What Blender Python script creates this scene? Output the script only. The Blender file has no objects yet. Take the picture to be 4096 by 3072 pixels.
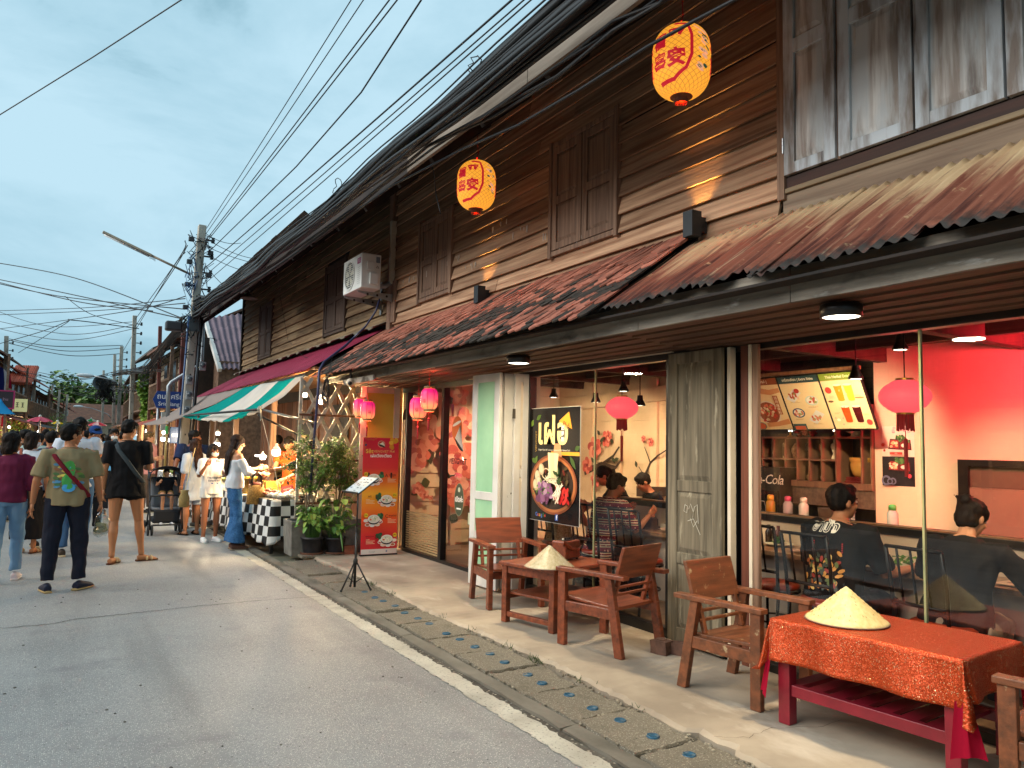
import bpy, bmesh, math, random
import numpy as np
from mathutils import Vector, Matrix, noise as mnoise
random.seed(7)
scene = bpy.context.scene
COL = scene.collection
R = math.radians
# ---------------------------------------------------------------- camera
F_PX, YAW, PITCH, ROLL, EYE = 3042.8, 0.541009679, 0.0808385402, 0.0207676232, 1.55
fw = Vector((math.sin(YAW) * math.cos(PITCH), math.cos(YAW) * math.cos(PITCH), math.sin(PITCH)))
r0 = Vector((math.cos(YAW), -math.sin(YAW), 0)); u0 = r0.cross(fw)
rt = math.cos(ROLL) * r0 + math.sin(ROLL) * u0
up = -math.sin(ROLL) * r0 + math.cos(ROLL) * u0
cam_d = bpy.data.cameras.new('camera'); cam = bpy.data.objects.new('camera', cam_d); COL.objects.link(cam)
m3 = Matrix((rt, up, -fw)).transposed()
cam.matrix_world = Matrix.Translation((0, 0, EYE)) @ m3.to_4x4()
cam_d.sensor_width = 36; cam_d.lens = F_PX / 4096 * 36; cam_d.clip_start = .05; cam_d.clip_end = 3000
scene.camera = cam
# ---------------------------------------------------------------- world: overcast dusk sky
SUN_EL, SUN_AZ = R(27), R(-84)
world = bpy.data.worlds.new('World'); scene.world = world; world.use_nodes = True
nt = world.node_tree; N = nt.nodes; L = nt.links; N.clear()
wo = N.new('ShaderNodeOutputWorld'); bg = N.new('ShaderNodeBackground'); bg.inputs[1].default_value = .054
sk = N.new('ShaderNodeTexSky'); sk.sky_type = 'NISHITA'; sk.sun_disc = False
sk.sun_elevation = SUN_EL; sk.sun_rotation = SUN_AZ; sk.dust_density = 2.0; sk.air_density = 1.3
tc = N.new('ShaderNodeTexCoord')
mp = N.new('ShaderNodeMapping'); mp.inputs['Scale'].default_value = (1.0, 1.0, 2.3); L.new(tc.outputs['Generated'], mp.inputs[0])
n1 = N.new('ShaderNodeTexNoise'); n1.inputs['Scale'].default_value = 2.2; n1.inputs['Detail'].default_value = 8; n1.inputs['Roughness'].default_value = .58
n1.inputs['Distortion'].default_value = .35
L.new(mp.outputs[0], n1.inputs['Vector'])
cr = N.new('ShaderNodeValToRGB'); e = cr.color_ramp
e.elements[0].position = .40; e.elements[0].color = (2.0, 3.45, 4.2, 1)
e.elements[1].position = .58; e.elements[1].color = (3.5, 5.1, 5.95, 1)
x_ = e.elements.new(.46); x_.color = (2.8, 4.4, 5.25, 1)
L.new(n1.outputs['Fac'], cr.inputs[0])
mx = N.new('ShaderNodeMix'); mx.data_type = 'RGBA'; mx.inputs[0].default_value = .97
L.new(sk.outputs[0], mx.inputs[6]); L.new(cr.outputs[0], mx.inputs[7])
L.new(mx.outputs[2], bg.inputs[0]); L.new(bg.outputs[0], wo.inputs[0])
sun_d = bpy.data.lights.new('sun', 'SUN'); sun_d.energy = 1.5; sun_d.angle = R(50); sun_d.color = (1, .95, .89)
sun = bpy.data.objects.new('sun', sun_d); COL.objects.link(sun)
sdir = Vector((math.sin(SUN_AZ) * math.cos(SUN_EL), math.cos(SUN_AZ) * math.cos(SUN_EL), math.sin(SUN_EL)))
sun.rotation_euler = sdir.to_track_quat('Z', 'Y').to_euler()
scene.view_settings.view_transform = 'Standard'; scene.view_settings.look = 'None'
scene.view_settings.exposure = 1.55; scene.view_settings.gamma = 1.0
scene.view_settings.use_curve_mapping = False
try:
 scene.cycles.use_denoising = True
 scene.cycles.sample_clamp_indirect = 4.0
 scene.cycles.max_bounces = 8; scene.cycles.transparent_max_bounces = 16
 scene.cycles.caustics_reflective = False; scene.cycles.caustics_refractive = False
except Exception: pass
# ---------------------------------------------------------------- pixel rays (measured in a 2212 px wide view of the photograph)
SC = 4096 / 2212
def ray(u, v):
 return ((u * SC - 2048) * rt - (v * SC - 1536) * up + F_PX * fw) / F_PX
O_ = Vector((0, 0, EYE))
def at_x(u, v, x): d = ray(u, v); return O_ + d * (x / d.x)
def at_y(u, v, y): d = ray(u, v); return O_ + d * (y / d.y)
def at_z(u, v, z=0.): d = ray(u, v); return O_ + d * ((z - EYE) / d.z)
# ---------------------------------------------------------------- materials
LAMPS, GLOW = .52, .40
def lin(h):
 h = h.lstrip('#'); o = []
 for i in (0, 2, 4):
  c = int(h[i:i + 2], 16) / 255
  o.append(c / 12.92 if c <= .04045 else ((c + .055) / 1.055) ** 2.4)
 return (*o, 1)
def C_(c):
 if isinstance(c, str): return lin(c)
 return (*c[:3], 1)
MATS = {}
def mat(name, c, rough=.6, metal=0., c2=None, scale=(5, 5, 5), lo=.35, hi=.65, detail=6, rand=0., bump=0., bscale=None,
  stain=None, coord='Object', emit=None, estr=0., spec=.5, alpha=None, c3=None, coat=0., trans=0.):
 if name in MATS: return MATS[name]
 m = bpy.data.materials.new(name); m.use_nodes = True; MATS[name] = m
 t = m.node_tree; n = t.nodes; l = t.links
 b = n['Principled BSDF']
 b.inputs['Roughness'].default_value = rough; b.inputs['Metallic'].default_value = metal
 b.inputs['Specular IOR Level'].default_value = spec
 b.inputs['Coat Weight'].default_value = coat; b.inputs['Coat Roughness'].default_value = .15
 b.inputs['Base Color'].default_value = C_(c)
 m.diffuse_color = C_(c)
 src = None
 if c2 is not None or rand or bump or stain:
  tcn = n.new('ShaderNodeTexCoord'); vec = tcn.outputs[coord]
  oi = n.new('ShaderNodeObjectInfo')
  if rand:
   vm = n.new('ShaderNodeVectorMath'); vm.operation = 'MULTIPLY_ADD'
   vm.inputs[0].default_value = (1, 1, 1)
   cx = n.new('ShaderNodeCombineXYZ')
   ml = n.new('ShaderNodeMath'); ml.operation = 'MULTIPLY'; ml.inputs[1].default_value = 37.
   l.new(oi.outputs['Random'], ml.inputs[0])
   for k in range(3): l.new(ml.outputs[0], cx.inputs[k])
   ad = n.new('ShaderNodeVectorMath'); ad.operation = 'ADD'
   l.new(vec, ad.inputs[0]); l.new(cx.outputs[0], ad.inputs[1]); vec = ad.outputs[0]
   n.remove(vm)
  def noise(sc, det=6, ro=.55):
   mpn = n.new('ShaderNodeMapping'); mpn.inputs['Scale'].default_value = sc; l.new(vec, mpn.inputs[0])
   nn = n.new('ShaderNodeTexNoise'); nn.inputs['Scale'].default_value = 1; nn.inputs['Detail'].default_value = det; nn.inputs['Roughness'].default_value = ro
   l.new(mpn.outputs[0], nn.inputs['Vector']); return nn.outputs['Fac']
  def mixc(fac, a, bb):
   mm = n.new('ShaderNodeMix'); mm.data_type = 'RGBA'
   l.new(fac, mm.inputs[0])
   for s_, k in ((a, 6), (bb, 7)):
    if hasattr(s_, 'is_linked'): l.new(s_, mm.inputs[k])
    else: mm.inputs[k].default_value = s_
   return mm.outputs[2]
  def ramp(f, a, bb):
   mr = n.new('ShaderNodeMapRange'); mr.inputs[1].default_value = a; mr.inputs[2].default_value = bb; l.new(f, mr.inputs[0]); return mr.outputs[0]
  src = C_(c)
  if c2 is not None:
   src = mixc(ramp(noise(scale, detail), lo, hi), src, C_(c2))
  if stain:
   for (sc_, ssc, a, bb) in (stain if isinstance(stain, list) else [stain]):
    src = mixc(ramp(noise(ssc, 8, .6), a, bb), src, C_(sc_))
  if rand:
   hs = n.new('ShaderNodeHueSaturation'); mr = n.new('ShaderNodeMapRange')
   mr.inputs[3].default_value = 1 - rand; mr.inputs[4].default_value = 1 + rand
   l.new(oi.outputs['Random'], mr.inputs[0]); l.new(mr.outputs[0], hs.inputs['Value'])
   if hasattr(src, 'is_linked'): l.new(src, hs.inputs['Color'])
   else: hs.inputs['Color'].default_value = src
   src = hs.outputs[0]
  if hasattr(src, 'is_linked'): l.new(src, b.inputs['Base Color'])
  if bump:
   bn = n.new('ShaderNodeBump'); bn.inputs['Strength'].default_value = bump; bn.inputs['Distance'].default_value = .01
   l.new(noise(bscale or scale, 8, .6), bn.inputs['Height']); l.new(bn.outputs[0], b.inputs['Normal'])
 if emit is not None:
  b.inputs['Emission Color'].default_value = C_(emit); b.inputs['Emission Strength'].default_value = estr * GLOW
 if trans:
  b.inputs['Transmission Weight'].default_value = trans
 return m
def glassmat(name, tint=(.9, .93, .92), refl=1.0, rough=0.0):
 if name in MATS: return MATS[name]
 m = bpy.data.materials.new(name); m.use_nodes = True; MATS[name] = m
 t = m.node_tree; n = t.nodes; l = t.links; n.clear()
 o = n.new('ShaderNodeOutputMaterial'); tr = n.new('ShaderNodeBsdfTransparent'); tr.inputs[0].default_value = (*tint, 1)
 gl = n.new('ShaderNodeBsdfGlossy'); gl.inputs['Roughness'].default_value = rough
 lw = n.new('ShaderNodeLayerWeight'); lw.inputs[0].default_value = .5
 pw = n.new('ShaderNodeMath'); pw.operation = 'POWER'; pw.inputs[1].default_value = 5.; l.new(lw.outputs['Facing'], pw.inputs[0])
 ml = n.new('ShaderNodeMath'); ml.operation = 'MULTIPLY_ADD'; ml.inputs[1].default_value = .9; ml.inputs[2].default_value = .075 * refl; ml.use_clamp = True
 l.new(pw.outputs[0], ml.inputs[0])
 mi = n.new('ShaderNodeMixShader'); l.new(ml.outputs[0], mi.inputs[0]); l.new(tr.outputs[0], mi.inputs[1]); l.new(gl.outputs[0], mi.inputs[2])
 l.new(mi.outputs[0], o.inputs[0]); return m
def clothmat(name, c, trl=.5, c2=None, emit=0.):
 """thin cloth or paper: diffuse plus translucent"""
 if name in MATS: return MATS[name]
 m = bpy.data.materials.new(name); m.use_nodes = True; MATS[name] = m
 t = m.node_tree; n = t.nodes; l = t.links; n.clear()
 o = n.new('ShaderNodeOutputMaterial'); d = n.new('ShaderNodeBsdfDiffuse'); tr = n.new('ShaderNodeBsdfTranslucent')
 mi = n.new('ShaderNodeMixShader'); mi.inputs[0].default_value = trl
 if c2 is None:
  d.inputs[0].default_value = C_(c); tr.inputs[0].default_value = C_(c)
 else:
  tcn = n.new('ShaderNodeTexCoord'); nn = n.new('ShaderNodeTexNoise'); nn.inputs['Scale'].default_value = 9; nn.inputs['Detail'].default_value = 6
  l.new(tcn.outputs['Object'], nn.inputs['Vector'])
  cr_ = n.new('ShaderNodeMix'); cr_.data_type = 'RGBA'; cr_.inputs[6].default_value = C_(c); cr_.inputs[7].default_value = C_(c2)
  l.new(nn.outputs['Fac'], cr_.inputs[0]); l.new(cr_.outputs[2], d.inputs[0]); l.new(cr_.outputs[2], tr.inputs[0])
 l.new(d.outputs[0], mi.inputs[1]); l.new(tr.outputs[0], mi.inputs[2]); l.new(mi.outputs[0], o.inputs[0]); return m
def emimat(name, c, s):
 return mat(name, c, .5, emit=c, estr=s)
# ---------------------------------------------------------------- mesh builder
TMP = bpy.data.scenes.new('tmp')
def evaluated(o):
 TMP.collection.objects.link(o); vl = TMP.view_layers[0]; vl.update(); dg = vl.depsgraph; return o.evaluated_get(dg), dg
class MB:
 def __init__(s): s.v = []; s.f = []; s.mi = []; s.k = 0
 def use(s, k): s.k = k; return s
 def add(s, vs, fs, k=None):
  o = len(s.v); s.v += [tuple(v) for v in vs]
  for f in fs: s.f.append([i + o for i in f]); s.mi.append(s.k if k is None else k)
 def box(s, c, size, rot=None, taper=1.0):
  hx, hy, hz = size[0] / 2, size[1] / 2, size[2] / 2
  vs = [Vector((x * (taper if z > 0 else 1), y * (taper if z > 0 else 1), z)) for z in (-hz, hz) for x, y in ((-hx, -hy), (hx, -hy), (hx, hy), (-hx, hy))]
  if rot is not None: vs = [rot @ v for v in vs]
  c = Vector(c)
  s.add([v + c for v in vs], [(3, 2, 1, 0), (4, 5, 6, 7), (0, 1, 5, 4), (1, 2, 6, 5), (2, 3, 7, 6), (3, 0, 4, 7)]); return s
 def bb(s, a, b):
  a, b = Vector(a), Vector(b); return s.box((a + b) / 2, [abs(b[i] - a[i]) for i in range(3)])
 def bar(s, a, b, w, h, upv=(0, 0, 1)):
  """square bar from a to b: width w (sideways), height h (along upv)"""
  a, b = Vector(a), Vector(b); d = (b - a); ln = d.length; d.normalize()
  u_ = Vector(upv); x = d.cross(u_)
  if x.length < 1e-4: x = d.cross(Vector((1, 0, 0)))
  x.normalize(); u_ = x.cross(d)
  rot = Matrix((x, d, u_)).transposed()
  return s.box((a + b) / 2, (w, ln, h), rot)
 def hexa(s, p):
  """8 points: bottom 4 then top 4"""
  s.add(p, [(3, 2, 1, 0), (4, 5, 6, 7), (0, 1, 5, 4), (1, 2, 6, 5), (2, 3, 7, 6), (3, 0, 4, 7)]); return s
 def tube(s, pts, rad, seg=8, cap=True, flat=None, ref=None):
  pts = [Vector(p) for p in pts]; n = len(pts)
  if not hasattr(rad, '__len__'): rad = [rad] * n
  vs = []; px = None
  for i, p in enumerate(pts):
   d = (pts[min(i + 1, n - 1)] - pts[max(i - 1, 0)])
   if d.length < 1e-9: d = Vector((0, 0, 1))
   d.normalize()
   if px is None:
    rf = Vector(ref) if ref else (Vector((1, 0, 0)) if abs(d.x) < .8 else Vector((0, 1, 0)))
   else: rf = px
   x = rf - d * rf.dot(d)
   if x.length < 1e-6: x = Vector((0, 1, 0)) - d * d.y
   x.normalize(); px = x; y = d.cross(x)
   r = rad[i]; ra, rb = (r if hasattr(r, '__len__') else (r, r * (flat or 1)))
   for k in range(seg):
    a = 2 * math.pi * k / seg
    vs.append(p + x * (ra * math.cos(a)) + y * (rb * math.sin(a)))
  fs = []
  for i in range(n - 1):
   for k in range(seg):
    k2 = (k + 1) % seg
    fs.append((i * seg + k, i * seg + k2, (i + 1) * seg + k2, (i + 1) * seg + k))
  if cap:
   fs.append(tuple(range(seg - 1, -1, -1))); fs.append(tuple((n - 1) * seg + k for k in range(seg)))
  s.add(vs, fs); return s
 def lathe(s, prof, c=(0, 0, 0), seg=16, rot=None, cap=False, sx=1., sy=1.):
  vs = []; c = Vector(c)
  for r, z in prof:
   for k in range(seg):
    a = 2 * math.pi * k / seg; v = Vector((r * math.cos(a) * sx, r * math.sin(a) * sy, z))
    vs.append((rot @ v if rot is not None else v) + c)
  fs = []
  n = len(prof)
  for i in range(n - 1):
   for k in range(seg):
    k2 = (k + 1) % seg; fs.append((i * seg + k, i * seg + k2, (i + 1) * seg + k2, (i + 1) * seg + k))
  if cap: fs.append(tuple(range(seg - 1, -1, -1))); fs.append(tuple((n - 1) * seg + k for k in range(seg)))
  s.add(vs, fs); return s
 def ball(s, c, r, seg=12, rings=8, rot=None):
  if not hasattr(r, '__len__'): r = (r, r, r)
  prof = [(math.sin(math.pi * i / rings), -math.cos(math.pi * i / rings)) for i in range(rings + 1)]
  vs = []; c = Vector(c)
  for q, z in prof:
   q = max(q, 1e-4)
   for k in range(seg):
    a = 2 * math.pi * k / seg; v = Vector((q * math.cos(a) * r[0], q * math.sin(a) * r[1], z * r[2]))
    vs.append((rot @ v if rot is not None else v) + c)
  fs = [(i * seg + k, i * seg + (k + 1) % seg, (i + 1) * seg + (k + 1) % seg, (i + 1) * seg + k) for i in range(rings) for k in range(seg)]
  s.add(vs, fs); return s
 def grid(s, fn, nu, nv):
  vs = [fn(i / nu, j / nv) for j in range(nv + 1) for i in range(nu + 1)]
  w = nu + 1
  s.add(vs, [(j * w + i, j * w + i + 1, (j + 1) * w + i + 1, (j + 1) * w + i) for j in range(nv) for i in range(nu)]); return s
 def poly(s, pts): s.add(pts, [tuple(range(len(pts)))]); return s
 def prism(s, pts, ext):
  """polygon pts extruded by vector ext"""
  n = len(pts); ext = Vector(ext); a = [Vector(p) for p in pts]; b = [p + ext for p in a]
  s.add(a + b, [tuple(range(n - 1, -1, -1)), tuple(range(n, 2 * n))] + [(i, (i + 1) % n, n + (i + 1) % n, n + i) for i in range(n)]); return s
 def mesh(s, name, mats, smooth=False):
  me = bpy.data.meshes.new(name); me.from_pydata(s.v, [], s.f)
  for m in (mats if isinstance(mats, (list, tuple)) else [mats]): me.materials.append(m)
  if len(me.materials) > 1: me.polygons.foreach_set('material_index', s.mi)
  if smooth: me.polygons.foreach_set('use_smooth', [True] * len(s.f))
  me.update(); return me
 def build(s, name, mats, parent=None, smooth=False, bevel=0., loc=None, auto=None):
  me = s.mesh(name, mats, smooth)
  o = bpy.data.objects.new(name, me); COL.objects.link(o)
  if parent is not None: o.parent = parent
  if loc is not None: o.location = loc
  if bevel:
   b = o.modifiers.new('bevel', 'BEVEL'); b.width = bevel; b.segments = 2; b.limit_method = 'ANGLE'; b.angle_limit = R(40)
  if auto is not None:
   try: me.set_sharp_from_angle(angle=R(auto))
   except Exception: pass
  return o
def tag(o, label=None, cat=None, group=None, kind=None):
 if label: o['label'] = label
 if cat: o['category'] = cat
 if group: o['group'] = group
 if kind: o['kind'] = kind
 return o
def thing(name, label, cat, loc=(0, 0, 0), rotz=0., group=None):
 o = bpy.data.objects.new(name, None); COL.objects.link(o); o.location = loc; o.rotation_euler = (0, 0, rotz); o.empty_display_size = .1
 return tag(o, label, cat, group)
def part(name, parent, loc=(0, 0, 0), rot=(0, 0, 0)):
 o = bpy.data.objects.new(name, None); COL.objects.link(o); o.parent = parent; o.location = loc; o.rotation_euler = rot; o.empty_display_size = .05
 return o
def inst(name, me, parent, loc=(0, 0, 0), rot=(0, 0, 0), scale=(1, 1, 1)):
 o = bpy.data.objects.new(name, me); COL.objects.link(o); o.parent = parent; o.location = loc; o.rotation_euler = rot; o.scale = scale; return o
def struct(o): o['kind'] = 'structure'; return o
def copy_tree(o, parent=None):
 c = o.copy(); COL.objects.link(c)
 if parent is not None: c.parent = parent
 for ch in o.children: copy_tree(ch, c)
 return c
def text_mesh(body, size, mats, ext=.001, align='CENTER', bold=0., spacing=1., res=2, shear=0.):
 cu = bpy.data.curves.new('lettering', 'FONT'); cu.body = body; cu.size = size; cu.extrude = ext; cu.align_x = align; cu.align_y = 'CENTER'
 cu.offset = bold; cu.space_character = spacing; cu.resolution_u = res; cu.shear = shear
 o = bpy.data.objects.new('lettering', cu)
 me = bpy.data.meshes.new_from_object(evaluated(o)[0])
 bpy.data.objects.remove(o); bpy.data.curves.remove(cu)
 me.materials.clear(); me.materials.append(mats); return me
def text(body, size, m, parent, loc, rot, ext=.001, name='lettering', **k):
 me = text_mesh(body, size, m, ext, **k)
 return inst(name, me, parent, loc, rot)
def lamp(name, kind, loc, energy, color, parent=None, size=.05, rot=None, spot=None, blend=.5):
 energy *= LAMPS
 d = bpy.data.lights.new(name, kind); d.energy = energy; d.color = color
 if kind in ('POINT', 'SPOT'): d.shadow_soft_size = size
 if kind == 'AREA': d.shape = 'DISK'; d.size = size
 if kind == 'SPOT': d.spot_size = R(spot or 90); d.spot_blend = blend
 o = bpy.data.objects.new(name, d); COL.objects.link(o); o.location = loc
 if rot: o.rotation_euler = rot
 if parent is not None: o.parent = parent
 return o
def jit(a): return random.uniform(-a, a)
def rotz(a): return Matrix.Rotation(a, 3, 'Z')
FACE_MY = (R(90), 0, 0)
FACE_MX = (R(90), 0, R(-90))
# ================================================================ ground, road, kerb, drain covers, terrace
def speckle(name, c1, c2, stone, dark, scale, rough, thr=.16, bump=.35, patch=None):
 m = bpy.data.materials.new(name); m.use_nodes = True; t = m.node_tree; n = t.nodes; l = t.links; b = n['Principled BSDF']
 b.inputs['Roughness'].default_value = rough
 tcn = n.new('ShaderNodeTexCoord')
 def noi(sc, det=8, ro=.6):
  q = n.new('ShaderNodeTexNoise'); q.inputs['Scale'].default_value = sc; q.inputs['Detail'].default_value = det; q.inputs['Roughness'].default_value = ro
  l.new(tcn.outputs['Object'], q.inputs['Vector']); return q.outputs['Fac']
 def rng(f, a, bb, inv=False):
  q = n.new('ShaderNodeMapRange'); q.inputs[1].default_value = a; q.inputs[2].default_value = bb
  if inv: q.inputs[3].default_value = 1; q.inputs[4].default_value = 0
  l.new(f, q.inputs[0]); return q.outputs[0]
 def mixc(f, a, bb):
  q = n.new('ShaderNodeMix'); q.data_type = 'RGBA'; l.new(f, q.inputs[0])
  for s_, k in ((a, 6), (bb, 7)):
   if hasattr(s_, 'is_linked'): l.new(s_, q.inputs[k])
   else: q.inputs[k].default_value = C_(s_)
  return q.outputs[2]
 base = mixc(rng(noi(.7, 8), .35, .65), c1, c2)
 base = mixc(rng(noi(60, 3), .35, .75), base, c2)
 v = n.new('ShaderNodeTexVoronoi'); v.inputs['Scale'].default_value = scale; l.new(tcn.outputs['Object'], v.inputs['Vector'])
 sep = n.new('ShaderNodeSeparateColor'); l.new(v.outputs['Color'], sep.inputs[0])
 ml = n.new('ShaderNodeMath'); ml.operation = 'MULTIPLY'
 l.new(rng(v.outputs['Distance'], thr, thr + .25, True), ml.inputs[0]); l.new(rng(sep.outputs[0], .5, .62), ml.inputs[1])
 base = mixc(ml.outputs[0], base, stone)
 v2 = n.new('ShaderNodeTexVoronoi'); v2.inputs['Scale'].default_value = scale * .33; l.new(tcn.outputs['Object'], v2.inputs['Vector'])
 s2 = n.new('ShaderNodeSeparateColor'); l.new(v2.outputs['Color'], s2.inputs[0])
 m2 = n.new('ShaderNodeMath'); m2.operation = 'MULTIPLY'
 l.new(rng(v2.outputs['Distance'], .10, .25, True), m2.inputs[0]); l.new(rng(s2.outputs[1], .80, .88), m2.inputs[1])
 base = mixc(m2.outputs[0], base, dark)
 if patch and scale > 115:
  mpn = n.new('ShaderNodeMapping'); mpn.inputs['Scale'].default_value = (1.5, .13, 1); l.new(tcn.outputs['Object'], mpn.inputs[0]); q = n.new('ShaderNodeTexNoise'); q.inputs['Scale'].default_value = 1; q.inputs['Detail'].default_value = 5; l.new(mpn.outputs[0], q.inputs['Vector']); base = mixc(rng(q.outputs['Fac'], .5, .95), base, dark)
 if patch: base = mixc(rng(noi(patch[1], 9, .65), patch[2], patch[3]), base, patch[0])
 l.new(base, b.inputs['Base Color'])
 bp = n.new('ShaderNodeBump'); bp.inputs['Strength'].default_value = bump; bp.inputs['Distance'].default_value = .006
 l.new(v.outputs['Distance'], bp.inputs['Height']); l.new(bp.outputs[0], b.inputs['Normal'])
 return m
m_asph = speckle('asphalt', '#a5a5a3', '#888887', '#e2dfd6', '#3c3b3a', 118, .55, patch=('#65656a', 1.3, .56, .82))
m_slab = speckle('slab_concrete', '#857d6d', '#665f52', '#a89f8c', '#3b372f', 110, .85, thr=.2, bump=.5, patch=('#4a4332', 3.0, .55, .75))
m_kerb = mat('kerb_concrete', '#7d776b', .88, c2='#5b564c', scale=(4, 2, 4), bump=.4, bscale=(40, 40, 40), stain=('#3d3a33', (3, 1.5, 3), .6, .75))
m_terr = mat('terrace_concrete', '#b3a48f', .75, c2='#8f8170', scale=(1.6, 1.6, 1.6), bump=.15, bscale=(30, 30, 30), stain=[('#c9bdab', (2.5, 1.2, 1), .55, .75), ('#75634f', (4, 3, 1), .66, .8)])
m_broken = speckle('broken_asphalt', '#5b5348', '#3d3831', '#a59c8b', '#1d1a17', 45, .95, thr=.2, bump=.9, patch=('#6f6a60', 2.2, .5, .7))
m_paint = mat('road_paint', '#c9c4b4', .7, c2='#a8a294', scale=(3, 3, 3), stain=[('#77736c', (55, 55, 1), .56, .66), ('#6f6b65', (7, 3, 1), .62, .78)], bump=.3, bscale=(90, 90, 90))
m_gap = mat('dark_gap', '#14110d', .95)
m_soil = mat('soil', '#2c241b', .95, c2='#453a2a', scale=(30, 30, 30), bump=.5)
g = struct(MB().grid(lambda a, b: (-250 + 500 * a, -60 + 760 * b, -.03), 4, 4).build('ground', mat('ground_earth', '#6d6558', .95, c2='#57604a', scale=(.2, .2, .2))))
struct(MB().grid(lambda a, b: (-5.5 + 8.0 * a, -4 + 120 * b, 0), 16, 120).build('road', m_asph))
def strip(name, x0, x1, y0, y1, z, m, n=120, ja=.006, jb=.006):
 mb = MB(); vs = []
 for i in range(n + 1):
  y = y0 + (y1 - y0) * i / n
  vs += [(x0 + jit(ja), y, z), (x1 + jit(jb), y, z)]
 mb.add(vs, [(2 * i, 2 * i + 1, 2 * i + 3, 2 * i + 2) for i in range(n)])
 return mb.build(name, m)
ln = strip('road_line', 2.292, 2.432, -2, 30, .004, m_paint, 1100, .012, .013); struct(ln)
struct(strip('road_edge', 2.30, 2.56, -3, 30, .0022, m_broken, 500, .012, .03))
def crack(name, pts, w, z, m=m_gap, sub=6):
 mb = MB(); P = []
 for a, b in zip(pts[:-1], pts[1:]):
  for k in range(sub):
   q = Vector(a).lerp(Vector(b), k / sub); P.append(q + Vector((jit(.012), jit(.012), 0)))
 P.append(Vector(pts[-1])); vs = []
 for i, p in enumerate(P):
  d = (P[min(i + 1, len(P) - 1)] - P[max(i - 1, 0)]).normalized(); s_ = Vector((-d.y, d.x, 0)) * w * random.uniform(.35, 1.)
  vs += [(p + s_)[:2] + (z,), (p - s_)[:2] + (z,)]
 mb.add(vs, [(2 * i, 2 * i + 1, 2 * i + 3, 2 * i + 2) for i in range(len(P) - 1)])
 return mb.build(name, m)
pts = [at_z(u, v, 0) for u, v in ((-60, 1364), (0, 1358), (100, 1350), (165, 1338), (235, 1331), (330, 1321), (430, 1310), (520, 1302), (600, 1295), (690, 1289))]
struct(crack('road_crack', pts, .007, .005, sub=10))
mb = MB()
for k in range(80):
 y = random.uniform(2.2, 9); x = random.uniform(-1.5, 2.2); r_ = random.uniform(.004, .011)
 mb.ball((x, y, .001), (r_, r_ * random.uniform(.7, 1.8), .004), 6, 4)
o = mb.build('road_grit', mat('grit', '#3a3733', .9, c2='#6d675f', scale=(9, 9, 9))); o['kind'] = 'stuff'
kb = bpy.data.objects.new('kerb', None); COL.objects.link(kb); struct(kb)
y = 1.2
while y < 13:
 ly = random.uniform(1.6, 2.4); mb = MB()
 n = 12; vs = []
 for i in range(n + 1):
  yy = y + (ly - .012) * i / n
  vs += [(2.475 + jit(.008), yy, -.02), (2.475 + jit(.008), yy, .018 + jit(.004)), (2.575 + jit(.004), yy, .024 + jit(.003)), (2.58, yy, -.05)]
 fs = []
 for i in range(n):
  for k in range(3): fs.append((4 * i + k, 4 * i + k + 1, 4 * i + 5 + k, 4 * i + 4 + k))
 mb.add(vs, fs + [(0, 1, 2, 3), (4 * n + 3, 4 * n + 2, 4 * n + 1, 4 * n)]); mb.build('kerb_stone', m_kerb, kb); y += ly
dr = bpy.data.objects.new('drain', None); COL.objects.link(dr); struct(dr)
MB().bb((2.56, .5, -.3), (3.12, 12.5, -.06)).build('drain_bed', m_gap, dr)
m_cap = mat('blue_plastic', '#1d5a78', .45, c2='#174459', scale=(40, 40, 40))
cap_me = MB().lathe([(.001, .004), (.027, .004), (.030, .008), (.033, .008), (.035, .002), (.035, -.01)], seg=18).mesh('drain_cap', m_cap, True)
holes = [2.62, 2.89, 3.17, 3.42, 3.68, 3.93, 4.22, 4.40, 4.70, 4.91, 5.17, 5.41, 5.62, 5.95, 6.18, 6.47, 6.73, 7.0, 7.24, 7.53]
bounds = [1.3, 1.85, 2.42, 3.03, 3.56, 4.07, 4.56, 5.04, 5.53, 6.06, 6.6, 7.12, 7.66, 8.2, 8.75, 9.3, 9.9]
for i in range(len(bounds) - 1):
 ya, yb = bounds[i] + random.uniform(.010, .024), bounds[i + 1] - random.uniform(.010, .022); xa, xb = 2.592, 3.005
 tilt = jit(.006); n = 9
 ring = []
 for k in range(n): ring.append((xa + jit(.006), ya + (yb - ya) * k / n))
 for k in range(n): ring.append((xa + (xb - xa) * k / n, yb + jit(.016)))
 for k in range(n): ring.append((xb + jit(.018), yb + (ya - yb) * k / n))
 for k in range(n): ring.append((xb + (xa - xb) * k / n, ya + jit(.010)))
 cx, cy = (xa + xb) / 2, (ya + yb) / 2
 mb = MB(); zt = .028 + jit(.010); nn = len(ring)
 lay = []
 for (f, z) in ((1.0, -.06), (1.0, zt - .012), (.975, zt), (.5, zt + .002)):
  lay.append([(cx + (x - cx) * f, cy + (yy - cy) * f, z + tilt * (yy - cy) * 4 + (jit(.002) if f > .6 else 0)) for x, yy in ring])
 vs = sum(lay, []); fs = []
 for q in range(3):
  for k in range(nn):
   k2 = (k + 1) % nn; fs.append((q * nn + k, q * nn + k2, (q + 1) * nn + k2, (q + 1) * nn + k))
 fs.append(tuple(3 * nn + k for k in range(nn))); mb.add(vs, fs)
 sl = mb.build('drain_slab', m_slab, dr)
 for h in holes:
  if ya < h < yb: inst('drain_cap', cap_me, sl, (2.815 + jit(.012), h, zt + .001 + tilt * (h - cy) * 4), (jit(.06), jit(.06), 0))
tr = bpy.data.objects.new('terrace', None); COL.objects.link(tr); struct(tr)
mb = MB(); n = 260; vs = []
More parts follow.
